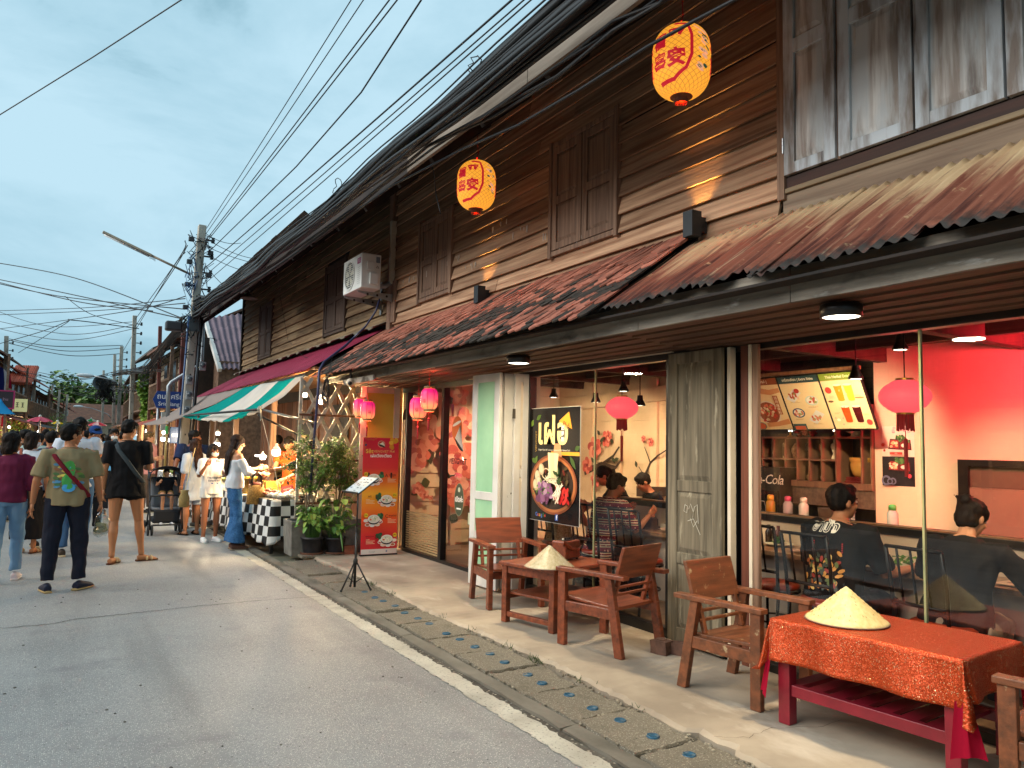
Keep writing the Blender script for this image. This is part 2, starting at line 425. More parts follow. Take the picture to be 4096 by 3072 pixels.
for i in range(n + 1):
 y = -2.5 + 13.3 * i / n
 e_ = 3.03 + .03 * math.sin(y * 1.7) + jit(.014) + (.05 if abs(y - 2.95) < .14 else 0)
 vs += [(e_ + .01, y, -.08), (e_, y, .035), (e_ + .03, y, .052 + jit(.003)), (3.5, y, .058), (4.0, y, .06), (9.0, y, .06)]
fs = [(6 * i + k, 6 * i + k + 1, 6 * i + 7 + k, 6 * i + 6 + k) for i in range(n) for k in range(5)]
mb.add(vs, fs); mb.build('terrace_slab', m_terr, tr)
mb = MB()
for k in range(420):
 y = random.uniform(2.2, 8.5); x = 3.02 + .03 * math.sin(y * 1.7) + jit(.03) - .01; r_ = random.uniform(.003, .012)
 if random.random() < .3: x = random.choice([2.585, 2.83 + jit(.2)]); y = random.choice(bounds) + jit(.02) if x > 2.6 else y
 mb.ball((x, y, .03), (r_, r_, r_ * .7), 6, 4)
mb.build('gravel', mat('pebbles', '#a69c88', .9, c2='#5e5545', scale=(20, 20, 20)))['kind'] = 'stuff'
m_weed = mat('weed_green', '#4c5a2a', .7, c2='#2f3a1a', scale=(30, 30, 30))
mb = MB()
for (wy, nb) in ((4.05, 6), (4.62, 34), (5.03, 10), (5.6, 8), (6.1, 10), (7.3, 16), (7.9, 20), (3.5, 5)):
 for k in range(nb):
  p = Vector((3.03 + jit(.035), wy + jit(.08), .03)); q = p + Vector((jit(.03), jit(.03), random.uniform(.015, .045)))
  mb.tube([p, q], [.003, .001], 4)
mb.build('weeds', m_weed)['kind'] = 'stuff'
struct(crack('terrace_crack', [(3.05, 2.95, 0), (3.2, 2.86, 0), (3.42, 2.9, 0), (3.7, 2.78, 0), (4.2, 2.8, 0)], .0016, .0595))
# ================================================================ restaurant shophouse
F = 4.28
wood_k = dict(rand=.34, bump=.45, spec=.2)
m_plank = mat('weathered_planks', '#bf9b7c', .75, c2='#8a664e', scale=(22, .9, 22), stain=[('#8d7863', (4, .5, 7), .56, .8), ('#2b1d15', (3, .6, 9), .62, .85)], bscale=(45, 1.5, 45), **wood_k)
m_plank2 = mat('grey_brown_planks', '#9a8263', .8, c2='#6b553f', scale=(22, .9, 22), stain=[('#918064', (2.5, .6, 5), .55, .75), ('#1d1712', (3, .6, 5), .57, .75)], bscale=(45, 1.5, 45), **wood_k)
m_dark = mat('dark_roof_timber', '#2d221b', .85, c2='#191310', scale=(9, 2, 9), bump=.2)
m_frame = mat('old_frame_wood', '#8f715b', .75, c2='#654c3c', scale=(30, 30, 1.2), stain=('#857565', (8, 8, 1.5), .6, .8), rand=.15, bump=.25, bscale=(60, 60, 2))
m_pale = mat('blistered_pale_wood', '#dddcd8', .8, c2='#a0958c', scale=(16, 16, 1.1), lo=.38, hi=.58, stain=[('#c5cacb', (7, 7, 1.2), .46, .6), ('#55463d', (5, 5, .7), .56, .72)], bump=.15, bscale=(50, 50, 2), rand=.1)
m_pale2 = mat('blue_grey_paint', '#c9d2d8', .8, c2='#857b73', scale=(9, 9, 1.6), lo=.42, hi=.62, stain=('#4b3d35', (12, 12, 1.2), .62, .72), bump=.2, bscale=(50, 50, 2), rand=.1)
m_grey = mat('weathered_grey_board', '#958d80', .85, c2='#645d53', scale=(14, 1.2, 14), stain=[('#a9a8a2', (5, 3, 14), .64, .74), ('#231d19', (2.2, 1.3, 3), .58, .72)], bump=.5, bscale=(50, 3, 50))
m_black = mat('black_aluminium', '#0d0c0c', .35, spec=.5)
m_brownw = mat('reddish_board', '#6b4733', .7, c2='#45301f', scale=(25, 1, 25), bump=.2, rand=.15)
m_cream = mat('cream_paint', '#d9cdb8', .55, c2='#c4b69f', scale=(3, 3, 3))
m_white = mat('white_paint', '#d6d5d0', .55, c2='#bdbbb5', scale=(3, 3, 2), stain=('#5c5348', (12, 12, 9), .7, .76), bump=.1)
m_green = mat('mint_paint', '#9cc9a0', .55, c2='#8ab991', scale=(2, 2, 2))
m_glass = glassmat('window_glass', (.94, .94, .92), 1.15)
house = thing('wooden_shophouse', 'brown timber shophouse with glass restaurant front, orange tiled awning and rusty sheet awning', 'shophouse')
house_y0, house_y1 = -3.0, 10.82
def plank_row(parent, xf, ya, yb, z0, h, m, tilt=.03):
 """one clapboard: top tucked in, bottom edge proud"""
 if yb - ya < .03: return
 mb = MB(); n = max(2, int((yb - ya) / .5)); vs = []
 sag = jit(.008); lift = jit(.004); th = .018 + random.random() * .008
 for i in range(n + 1):
  t = i / n; y = ya + (yb - ya) * t; z = z0 + lift + sag * math.sin(math.pi * t) + jit(.002); b = th + tilt + jit(.003)
  vs += [(xf - b, y, z - .012), (xf - .008, y, z + h), (xf + .02, y, z + h), (xf - b + .022, y, z - .012)]
 fs = []
 for i in range(n):
  for k in range(4): fs.append((4 * i + k, 4 * i + 4 + k, 4 * i + 4 + (k + 1) % 4, 4 * i + (k + 1) % 4))
 fs += [(0, 1, 2, 3), (4 * n + 3, 4 * n + 2, 4 * n + 1, 4 * n)]
 mb.add(vs, fs); return mb.build('wall_plank', m, parent)
def clad(parent, xf, y0, y1, z0, z1, h, wins, m, splits=()):
 z = z0; r_ = 0
 while z < z1:
  cuts = [(a, b) for a, b, za, zb in wins if za - h * .6 < z < zb - h * .2]
  segs = []; y = y0
  for a, b in sorted(cuts):
   segs.append((y, a)); y = b
  segs.append((y, y1))
  for a, b in segs:
   ln_ = b - a
   if ln_ > 3.2:
    c = a + ln_ * (.35 + .3 * ((r_ * 37) % 10) / 10); plank_row(parent, xf, a, c - .002, z, h, m); plank_row(parent, xf, c + .002, b, z, h, m)
   else: plank_row(parent, xf, a, b, z, h, m)
  z += h; r_ += 1
def shutter_window(parent, xf, ya, yb, z0, z1, m_f, m_p, leaves=2, open_mid=True):
 """frame with tall two-panel shutter leaves"""
 w = part('window', parent)
 mb = MB(); t = .05
 mb.bb((xf - .05, ya, z0 - .05), (xf + .05, yb, z0)); mb.bb((xf - .045, ya, z1), (xf + .05, yb, z1 + .05))
 mb.bb((xf - .06, ya - .05, z0 - .07), (xf + .05, ya, z1 + .06)); mb.bb((xf - .06, yb, z0 - .07), (xf + .05, yb + .05, z1 + .06))
 mb.build('frame', m_f, w, bevel=.004)
 lw = (yb - ya) / leaves
 for k in range(leaves):
  a, b = ya + lw * k + .006, ya + lw * (k + 1) - .006; dx = jit(.008)
  x = xf - .03 + dx; mb = MB(); st = .075; zm = z0 + (z1 - z0) * .47
  for (p, q, zz0, zz1) in ((a, a + st, z0 + .01, z1 - .005), (b - st, b, z0 + .01, z1 - .005)):
   mb.bb((x - .018, p, zz0), (x + .018, q, zz1))
  for zz0, zz1 in ((z0 + .011, z0 + .085), (zm - .035, zm + .05), (z1 - .085, z1 - .006)):
   mb.bb((x - .016, a + st, zz0), (x + .016, b - st, zz1))
  for zz0, zz1 in ((z0 + .085, zm - .035), (zm + .05, z1 - .085)):
   p, q = a + st, b - st; i_ = .035
   mb.bb((x + .001, p, zz0), (x + .012, q, zz1))
   mb.hexa([(x, p + .004, zz0 + .004), (x, q - .004, zz0 + .004), (x, q - .004, zz1 - .004), (x, p + .004, zz1 - .004)][::-1] +
     [(x - .012, p + i_, zz0 + i_), (x - .012, q - i_, zz0 + i_), (x - .012, q - i_, zz1 - i_), (x - .012, p + i_, zz1 - i_)][::-1])
  mb.build('shutter', m_p, w, bevel=.003)
 return w
# -- upper wall
W1 = (8.70, 9.66, 3.55, 4.58); W2 = (5.34, 6.36, 3.53, 4.62)
wins = [(W[0] - .05, W[1] + .05, W[2] - .05, W[3] + .05) for W in (W1, W2)]
clad(house, 4.31, 3.53, 10.62, 3.165, 5.85, .166, wins, m_plank)
MB().bb((4.335, -3, 2.55), (4.40, 10.8, 5.9)).build('wall_back', m_dark, house)
for W in (W1, W2): shutter_window(house, 4.30, *W, m_frame, m_frame)
mb = MB(); mb.bb((4.235, 10.66, 3.2), (4.33, 10.80, 5.6)); mb.bb((4.24, 10.50, 3.35), (4.275, 10.655, 3.98)); mb.build('corner_post', m_frame, house, bevel=.004)
MB().bb((4.262, 3.47, 3.30), (4.30, 3.53, 5.55)).build('corner_batten', m_frame, house, bevel=.003)
# -- wide shutter bay nearest the viewer
MB().bb((4.29, -3, 3.10), (4.33, 3.50, 3.335)).build('wall_board', mat('wide_board', '#94806a', .75, c2='#6b5747', scale=(18, .7, 18), bump=.3, bscale=(40, 1, 40), stain=('#8f8370', (3, .4, 5), .55, .75)), house)
MB().bb((4.265, -3, 3.337), (4.33, 3.468, 3.372)).build('sill_moulding', mat('yellowed_moulding', '#9d8a6a', .7, c2='#6f5a45', scale=(12, .8, 12), bump=.3), house, bevel=.006)
MB().bb((4.285, -3, 3.374), (4.33, 3.468, 3.45)).build('sill_rail', mat('red_brown_rail', '#4b2c20', .7, c2='#35211a', scale=(20, 1, 20)), house)
bay = part('shutter_bay', house)
MB().bb((4.30, -3, 3.452), (4.33, 3.468, 5.55)).build('bay_back', m_dark, bay)
def big_leaf(a, b, x=4.275):
 mb = MB().use(0); st = .085
 for p, q in ((a, a + st), (b - st, b)): mb.bb((x - .02, p, 3.462), (x + .02, q, 5.2))
 zs = ((3.463, 3.54), (4.32, 4.42), (5.1, 5.19))
 for z0, z1 in zs: mb.bb((x - .018, a + st, z0), (x + .018, b - st, z1))
 for z0, z1 in ((3.54, 4.32), (4.42, 5.1)):
  p, q = a + st, b - st; i_ = .05
  mb.use(1); mb.bb((x, p, z0), (x + .014, q, z1))
  mb.hexa([(x - .001, p + .006, z0 + .006), (x - .001, q - .006, z0 + .006), (x - .001, q - .006, z1 - .006), (x - .001, p + .006, z1 - .006)][::-1] +
    [(x - .013, p + i_, z0 + i_), (x - .013, q - i_, z0 + i_), (x - .013, q - i_, z1 - i_), (x - .013, p + i_, z1 - i_)][::-1])
 mb.build('shutter', [m_pale2, m_pale], bay, bevel=.003)
for a, b in ((3.06, 3.465), (2.535, 3.035), (2.03, 2.52), (1.53, 2.015), (1.0, 1.5)): big_leaf(a, b)
MB().lathe([(.007, 0), (.007, .11)], (4.25, 3.468, 3.62), 8, cap=True).build('hinge', mat('steel', '#b9bcc0', .35, .9), bay)
MB().bb((4.28, 3.036, 3.455), (4.30, 3.059, 5.2)).build('mullion', m_frame, bay)
# -- main roof and eaves
def eave(parent, y0, y1, xe, ze, xr, zr, m_roof, corr, zfas, m_fas):
 mb = MB(); n = int((y1 - y0) / .0125) if corr else 40
 vs = []
 for i in range(n + 1):
  y = y0 + (y1 - y0) * i / n; c = .009 * math.sin(2 * math.pi * y / .076) if corr else jit(.008)
  vs += [(xe, y, ze + c), (xr, y, zr + c)]
 mb.add(vs, [(2 * i, 2 * i + 1, 2 * i + 3, 2 * i + 2) for i in range(n)])
 mb.build('roof', m_roof, parent)
 s = (zr - ze) / (xr - xe)
 mb = MB()
 mb.hexa([(xe + .12, y0, zfas + .06), (4.4, y0, zfas + .06 + s * (4.4 - xe - .12)), (4.4, y1, zfas + .06 + s * (4.4 - xe - .12)), (xe + .12, y1, zfas + .06),
    (xe + .12, y0, zfas + .09), (4.4, y0, zfas + .09 + s * (4.4 - xe - .12)), (4.4, y1, zfas + .09 + s * (4.4 - xe - .12)), (xe + .12, y1, zfas + .09)])
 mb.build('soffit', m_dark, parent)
 y = y0 + .4
 while y < y1:
  MB().bar((xe + .1, y, zfas + .0), (4.35, y, zfas + s * (4.35 - xe - .1)), .06, .1).build('rafter', m_dark, parent); y += 1.05
 y = y0
 while y < y1 - .05:
  b = min(y1, y + random.uniform(2.2, 3.2)); mb = MB(); mb.bb((xe + .06, y + .004, zfas), (xe + .095, b - .004, zfas + .19)); mb.build('fascia', m_fas, parent, bevel=.003); y = b
m_gi = mat('corrugated_roof', '#3b3a3a', .7, .2, c2='#26211f', scale=(3, 1, 3), stain=('#5a3a2a', (2, 1, 2), .6, .7))
m_fas1 = mat('pale_fascia', '#80766a', .85, c2='#625649', scale=(16, 1.0, 16), bump=.3, bscale=(40, 2, 40), stain=('#4a3c31', (5, 1, 9), .62, .75))
eave(house, -3, 7.35, 3.0, 4.70, 8.5, 9.4, m_gi, True, 4.42, m_fas1)
eave(house, 7.36, 10.82, 3.02, 4.70, 8.5, 9.4, m_gi, True, 4.43, m_dark)
m_drip = mat('white_drips', '#c9c2b6', .7)
for bx in range(9):
 mb = MB(); y0 = random.uniform(3.7, 10.2); z0 = 3.30 + .166 * random.randrange(1, 6)
 for k in range(random.randrange(3, 9)):
  y = y0 + jit(.22); z = z0 - .02 - random.random() * .03; h = random.uniform(.015, .09); mb.bb((4.262, y, z - h), (4.268, y + random.uniform(.004, .009), z))
 mb.build('paint_drips', m_drip, house)['kind'] = 'stuff'
# -- tiled awning
X0, Z0, X1, Z1 = 4.29, 3.26, 3.33, 2.565
ang = math.atan2(Z0 - Z1, X0 - X1); sl_len = math.hypot(X0 - X1, Z0 - Z1)
m_t = [mat('terracotta_a', '#925642', .85, c2='#6b4032', scale=(14, 14, 14), rand=.25, bump=.3, stain=('#2a211c', (9, 9, 9), .6, .75)),
  mat('terracotta_b', '#b0705a', .85, c2='#8a5040', scale=(14, 14, 14), rand=.2, bump=.3, stain=('#3a2c25', (9, 9, 9), .66, .8)),
  mat('mossy_tile', '#3b342c', .92, c2='#201b15', scale=(18, 18, 18), rand=.3, bump=.5, stain=('#7e4433', (12, 12, 12), .6, .72))]
def tile_mesh(k, m):
 w, l_ = .105, .30; mb = MB(); z = .012
 pts = [(-.02, -w / 2), (l_ - .045, -w / 2), (l_ - .012, -w / 4), (l_, 0), (l_ - .012, w / 4), (l_ - .045, w / 2), (-.02, w / 2)]
 pts = [(x + (jit(.006) if x > .1 else 0), y + jit(.002)) for x, y in pts]
 mb.prism([(x, y, 0) for x, y in pts], (0, 0, z)); return mb.mesh('roof_tile', m)
t_me = [[tile_mesh(k, m) for k in range(3)] for m in m_t]
awn = part('tiled_awning', house)
rows = 13; expo = sl_len / rows; tiles = []
ty0, ty1 = 4.30, 11.02
for r_ in range(rows):
 ncol = int((ty1 - ty0) / .108)
 for c in range(ncol):
  y = ty0 + .054 + .108 * c + (.054 if r_ % 2 else 0)
  tl = (ty1 - ty0)
  d = expo * r_; mossy = .75 * max(0, min(1, (r_ - 3.6) / 2.0)) - (.34 if r_ > 9 else 0)
  nz = mnoise.noise(Vector((y * .8, r_ * .45, 3.3)))
  mossy += nz * .55 + .3 * max(0, min(1, (y - 8) / 2.5)) * (r_ > 3)
  km = 2 if random.random() < mossy else (1 if random.random() < .45 else 0)
  sag = -.022 * math.sin((y - ty0) / tl * math.pi) * (d / sl_len) + .008 * mnoise.noise(Vector((y * 2.2, r_ * .6, 0)))
  x = X0 - d * math.cos(ang); z = Z0 - d * math.sin(ang) + sag
  tiles.append((y, x, z, r_, km))
tiles.sort(key=lambda t: t[0])
def tile_rot(): return (jit(.05), ang - .045 + jit(.028), math.pi + jit(.05))
mbs = [MB(), MB(), MB()]
for i, (y, x, z, r_, km) in enumerate(tiles):
 ro = tile_rot(); loc = (x + .0, y + jit(.006), z + .012 + random.random() * .008)
 if i < 300: inst('roof_tile', t_me[km][random.randrange(3)], awn, loc, ro)
 else:
  me = t_me[km][random.randrange(3)]; M_ = Matrix.Translation(loc) @ __import__('mathutils').Euler(ro).to_matrix().to_4x4()
  mbs[km].add([M_ @ v.co for v in me.vertices], [tuple(p.vertices) for p in me.polygons])
allm = MB()
for k in range(3): allm.add(mbs[k].v, mbs[k].f, k)
allm.build('far_tiles', m_t, awn)['kind'] = 'stuff'
mb = MB(); mb.hexa([(X0, ty0, Z0 - .05), (X1 + .06, ty0, Z1 - .03), (X1 + .06, ty1 - .05, Z1 - .03), (X0, ty1 - .05, Z0 - .05), (X0, ty0, Z0 - .03), (X1 + .06, ty0, Z1 - .015), (X1 + .06, ty1 - .05, Z1 - .015), (X0, ty1 - .05, Z0 - .03)])
mb.build('tile_boarding', m_dark, awn)
# -- rusty corrugated awning: overlapping sheets with torn, blackened lower edges
m_rust = bpy.data.materials.new('rusty_sheet'); m_rust.use_nodes = True
def _rust(m):
 t = m.node_tree; n = t.nodes; l = t.links; b = n['Principled BSDF']; b.inputs['Roughness'].default_value = .75; b.inputs['Metallic'].default_value = .15
 tcn = n.new('ShaderNodeTexCoord')
 def noi(sc, det=7):
  a = n.new('ShaderNodeMapping'); a.inputs['Scale'].default_value = sc; l.new(tcn.outputs['Object'], a.inputs[0])
  q = n.new('ShaderNodeTexNoise'); q.inputs['Scale'].default_value = 1; q.inputs['Detail'].default_value = det; q.inputs['Roughness'].default_value = .6; l.new(a.outputs[0], q.inputs['Vector']); return q.outputs['Fac']
 sp = n.new('ShaderNodeSeparateXYZ'); l.new(tcn.outputs['Object'], sp.inputs[0])
 dn = n.new('ShaderNodeMapRange'); dn.inputs[1].default_value = 4.3; dn.inputs[2].default_value = 3.25; l.new(sp.outputs[0], dn.inputs[0])
 def mth(op, a, bb):
  q = n.new('ShaderNodeMath'); q.operation = op; q.use_clamp = False
  for i, s_ in enumerate((a, bb)):
   if hasattr(s_, 'is_linked'): l.new(s_, q.inputs[i])
   else: q.inputs[i].default_value = s_
  return q.outputs[0]
 def rng(f, a, bb):
  q = n.new('ShaderNodeMapRange'); q.inputs[1].default_value = a; q.inputs[2].default_value = bb; l.new(f, q.inputs[0]); return q.outputs[0]
 def mixc(f, a, bb):
  q = n.new('ShaderNodeMix'); q.data_type = 'RGBA'; l.new(f, q.inputs[0])
  for s_, k in ((a, 6), (bb, 7)):
   if hasattr(s_, 'is_linked'): l.new(s_, q.inputs[k])
   else: q.inputs[k].default_value = C_(s_)
  return q.outputs[2]
 streak = noi((.8, 13, .8))
 base = mixc(rng(noi((2, 6, 2)), .35, .7), '#cdb48c', '#b5946f')
 f1 = rng(mth('ADD', mth('MULTIPLY', dn.outputs[0], .55), streak), .54, .78)
 base = mixc(f1, base, '#7d4a37')
 base = mixc(rng(mth('ADD', mth('MULTIPLY', dn.outputs[0], .25), noi((1.2, 22, 1.2))), .66, .8), base, '#4b241b')
 base = mixc(rng(noi((1.0, 30, 1.0)), .62, .72), base, '#b9a888')
 base = mixc(rng(noi((5, 6, 5)), .58, .74), base, '#6a3526'); base = mixc(rng(noi((11, 9, 11)), .64, .74), base, '#c2a67c')
 edge = rng(mth('ADD', dn.outputs[0], mth('MULTIPLY', noi((9, 9, 9)), .35)), 1.0, 1.1)
 base = mixc(edge, base, '#2b2723')
 l.new(base, b.inputs['Base Color'])
 bp = n.new('ShaderNodeBump'); bp.inputs['Strength'].default_value = .25; bp.inputs['Distance'].default_value = .01; l.new(noi((40, 40, 40)), bp.inputs['Height']); l.new(bp.outputs[0], b.inputs['Normal'])
_rust(m_rust)
ra = part('sheet_awning', house)
def rust_sheet(ya, yb, k, dz):
 mb = MB(); nu = int((yb - ya) / .0095); nv = 14; P = .078
 tear = [max(0, mnoise.noise(Vector((y_ * 3.1, k * 5.1, 0)))) * .12 + abs(mnoise.noise(Vector((y_ * 13, k, 2)))) * .035 for y_ in [ya + (yb - ya) * i / nu for i in range(nu + 1)]]
 def fn(a, b):
  y = ya + (yb - ya) * a; i = min(nu, int(round(a * nu)))
  L_ = 1.0 - tear[i] * 1.0
  x = 4.30 - 1.0 * b * L_; z = 3.205 - .66 * b * L_ + .011 * math.cos(2 * math.pi * y / P) + dz + .012 * mnoise.noise(Vector((y * 3, b * 3, k))) - (.02 * b * b) + (.02 * max(0, b - .85) / .15 * mnoise.noise(Vector((y * 6, 1, k))))
  return (x, y, z)
 mb.grid(fn, nu, nv); o = mb.build('roof_sheet', m_rust, ra, smooth=True)
 s = o.modifiers.new('thickness', 'SOLIDIFY'); s.thickness = .0025
for k, (a, b) in enumerate(((3.62, 4.40), (2.86, 3.70), (1.98, 2.95), (1.1, 2.06), (.2, 1.2))): rust_sheet(a, b, k, .008 * (k % 2) + .002 * k)
MB().bb((4.25, 0, 3.10), (4.30, 4.35, 3.15)).build('purlin', m_dark, ra)
# -- fascia board of the awnings and soffit boards
y = 1.0
for a, b in ((-2, .9), (.905, 2.75), (2.755, 4.02), (4.025, 6.9), (6.905, 9.9)):
 mb = MB(); n = 10; vs = []
 for i in range(n + 1):
  yy = a + (b - a) * i / n; w = .006 * mnoise.noise(Vector((yy * 2, 0, 0)))
  vs += [(3.425, yy, 2.365 + w), (3.425, yy, 2.56 + w), (3.455, yy, 2.56 + w), (3.455, yy, 2.365 + w)]
 fs = [(4 * i + k, 4 * i + 4 + k, 4 * i + 4 + (k + 1) % 4, 4 * i + (k + 1) % 4) for i in range(n) for k in range(4)] + [(0, 1, 2, 3), (4 * n + 3, 4 * n + 2, 4 * n + 1, 4 * n)]
 mb.add(vs, fs); mb.build('fascia', m_grey, house)
mb = MB(); mb.bb((3.40, 9.905, 2.40), (3.44, 11.0, 2.58)); mb.build('fascia', mat('charred_board', '#3a3632', .9, c2='#16130f', scale=(4, 3, 4), stain=('#b9b7b0', (3, 2, 3), .62, .72), bump=.4), house)
mb = MB(); mb.bb((3.385, 9.0, 2.33), (3.405, 10.15, 2.40)); mb.build('fascia_patch', mat('peeling_white', '#b9b7b0', .8, c2='#4a4540', scale=(8, 5, 8), lo=.45, hi=.6), house)
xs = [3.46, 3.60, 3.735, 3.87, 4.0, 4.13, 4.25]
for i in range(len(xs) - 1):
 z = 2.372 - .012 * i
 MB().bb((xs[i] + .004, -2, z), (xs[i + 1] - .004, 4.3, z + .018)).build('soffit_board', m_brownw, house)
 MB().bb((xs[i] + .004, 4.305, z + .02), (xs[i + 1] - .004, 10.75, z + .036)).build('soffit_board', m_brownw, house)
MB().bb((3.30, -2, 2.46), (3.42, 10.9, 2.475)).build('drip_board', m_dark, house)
# ================================================================ flat print helper (posters, menus, signs, wall paintings)
class Flat:
 """printed shapes on a plane: origin o, right vector ux, up vector uy (metres); later shapes lie 0.3 mm above earlier ones"""
 def __init__(s, o, ux, uy, step=.00035):
  s.o = Vector(o); s.ux = Vector(ux).normalized(); s.uy = Vector(uy).normalized(); s.n = s.ux.cross(s.uy); s.z = .0006; s.step = step
  s.mb = MB(); s.mats = []; s.keys = {}
 def k(s, c, rough=.45, est=0.):
  key = (c, rough)
  if key not in s.keys:
   s.keys[key] = len(s.mats); s.mats.append(mat('ink_' + c.strip('#') + '_%d' % int(rough * 100), c, rough))
  return s.keys[key]
 def P(s, x, y): return s.o + s.ux * x + s.uy * y + s.n * s.z
 def poly(s, pts, c, rough=.45):
  s.z += s.step; s.mb.add([s.P(x, y) for x, y in pts], [tuple(range(len(pts)))], s.k(c, rough)); return s
 def rect(s, x0, y0, x1, y1, c, rough=.45): return s.poly([(x0, y0), (x1, y0), (x1, y1), (x0, y1)], c, rough)
 def ell(s, x, y, rx, ry, c, seg=24, a=0., wob=0.):
  pts = []
  for i in range(seg):
   t = 2 * math.pi * i / seg; w = 1 + (jit(wob) if wob else 0)
   p, q = rx * math.cos(t) * w, ry * math.sin(t) * w
   pts.append((x + p * math.cos(a) - q * math.sin(a), y + p * math.sin(a) + q * math.cos(a)))
  return s.poly(pts, c)
 def line(s, pts, w, c):
  s.z += s.step; vs = []
  for i, p in enumerate(pts):
   a = Vector(pts[max(i - 1, 0)]); b = Vector(pts[min(i + 1, len(pts) - 1)]); d = (b - a).normalized(); nn = Vector((-d.y, d.x)) * (w[i] if hasattr(w, '__len__') else w) / 2
   vs += [s.P(p[0] + nn.x, p[1] + nn.y), s.P(p[0] - nn.x, p[1] - nn.y)]
  s.mb.add(vs, [(2 * i, 2 * i + 1, 2 * i + 3, 2 * i + 2) for i in range(len(pts) - 1)], s.k(c)); return s
 def leaf(s, x, y, l_, w, a, c):
  pts = [(t * l_, w * math.sin(math.pi * t) * (1 - .3 * t)) for t in np.linspace(0, 1, 7)] + [(t * l_, -w * math.sin(math.pi * t) * (1 - .3 * t)) for t in np.linspace(1, 0, 7)[1:-1]]
  ca, sa = math.cos(a), math.sin(a)
  return s.poly([(x + p * ca - q * sa, y + p * sa + q * ca) for p, q in pts], c)
 def flower(s, x, y, r, pal=('#c4584f', '#d97a6c', '#a8413f', '#e39a86'), n=6, core='#7c2430'):
  a0 = random.random() * 6
  for ring, rr in ((0, 1.), (1, .68)):
   for i in range(n):
    a = a0 + ring * .5 + 2 * math.pi * i / n
    s.ell(x + math.cos(a) * r * .55 * rr, y + math.sin(a) * r * .55 * rr, r * .5 * rr, r * .4 * rr, pal[(i + ring) % len(pal)], 12, a, .07)
  s.ell(x, y, r * .24, r * .2, core, 10, 0, .15); return s
 def text(s, body, size, x, y, c, align='CENTER', a=0., **k):
  s.z += s.step; me = text_mesh(body, size, None, 0., align=align, **k)
  ca, sa = math.cos(a), math.sin(a)
  s.mb.add([s.P(x + v.co.x * ca - v.co.y * sa, y + v.co.x * sa + v.co.y * ca) for v in me.vertices], [tuple(p.vertices) for p in me.polygons], s.k(c))
  bpy.data.meshes.remove(me); return s
 def lines(s, x, y, w, n, c, h=.004, gap=.012):
  for i in range(n): s.rect(x, y - i * gap - h, x + w * random.uniform(.6, 1), y - i * gap, c)
  return s
 def bowl(s, x, y, r, pal=('#e9e6dc', '#cfd8cc', '#f3f0e2')):
  s.ell(x, y - r * .18, r, r * .72, '#26303a'); s.ell(x, y, r, r * .66, '#eef0ec'); s.ell(x, y, r * .88, r * .55, '#d6d9cb')
  for i in range(14):
   t = random.random() * 6.28; q = random.random() ** .5 * .66
   s.ell(x + math.cos(t) * r * q, y + math.sin(t) * r * q * .58, r * .2, r * .07, random.choice(['#f4f1e6', '#e6e2d2', '#7fa06a', '#c7cfae', '#f7f4ea']), 8, random.random() * 3)
  s.ell(x - r * .55, y - r * .1, r * .2, r * .12, '#d9572f', 8)
  return s
 def build(s, parent, name='print'): return s.mb.build(name, s.mats, parent)
# ================================================================ storefront of the restaurant
gl_y = [(4.64, 5.62), (5.63, 6.70)]
mb = MB()
mb.bb((4.25, -2, 2.27), (4.33, 10.1, 2.372)); mb.bb((4.25, -2, .06), (4.33, 3.80, .115)); mb.bb((4.25, 4.60, .06), (4.33, 6.74, .135))
mb.build('shop_frame', m_black, house, bevel=.003)
MB().bb((4.225, 4.55, 2.325), (4.262, 8.05, 2.352)).build('frame_trim', m_cream, house)
for a, b in ((4.60, 4.64), (6.70, 6.74), (3.78, 3.83)): MB().bb((4.25, a, .116), (4.33, b, 2.269)).build('shop_jamb', m_black, house)
for a, b in gl_y: MB().poly([(4.285, a, .135), (4.285, a, 2.27), (4.285, b, 2.27), (4.285, b, .135)]).build('window_pane', m_glass, house)
for a, b in ((2.542, 3.78), (-2, 2.534)): MB().poly([(4.285, a, .115), (4.285, a, 2.27), (4.285, b, 2.27), (4.285, b, .115)]).build('window_pane', m_glass, house)
m_edge = mat('glass_edge', '#9c9a70', .2, c2='#6f7a5c', scale=(3, 3, 3), spec=.8)
MB().bb((4.276, 2.532, .12), (4.296, 2.545, 2.28)).build('glass_joint', m_edge, house)
MB().bb((4.276, 5.618, .14), (4.294, 5.63, 2.27)).build('glass_joint', m_edge, house)
for a, b, x0, x1, m in ((4.02, 4.10, 4.22, 4.33, m_black), (3.965, 4.02, 4.20, 4.33, m_black), (3.90, 3.93, 4.19, 4.25, m_cream), (3.75, 3.82, 4.21, 4.262, mat('red_jamb', '#7a3f25', .6, c2='#5a2c1b', scale=(20, 20, 1), rand=.1)), (3.715, 3.742, 4.20, 4.24, m_cream), (3.66, 3.712, 4.205, 4.235, m_frame)):
 MB().bb((x0, a, .06), (x1, b, 2.30)).build('door_stile', m, house, bevel=.003)
MB().bb((4.29, 3.84, .06), (4.33, 4.6, 2.34)).build('dark_jamb', m_black, house)
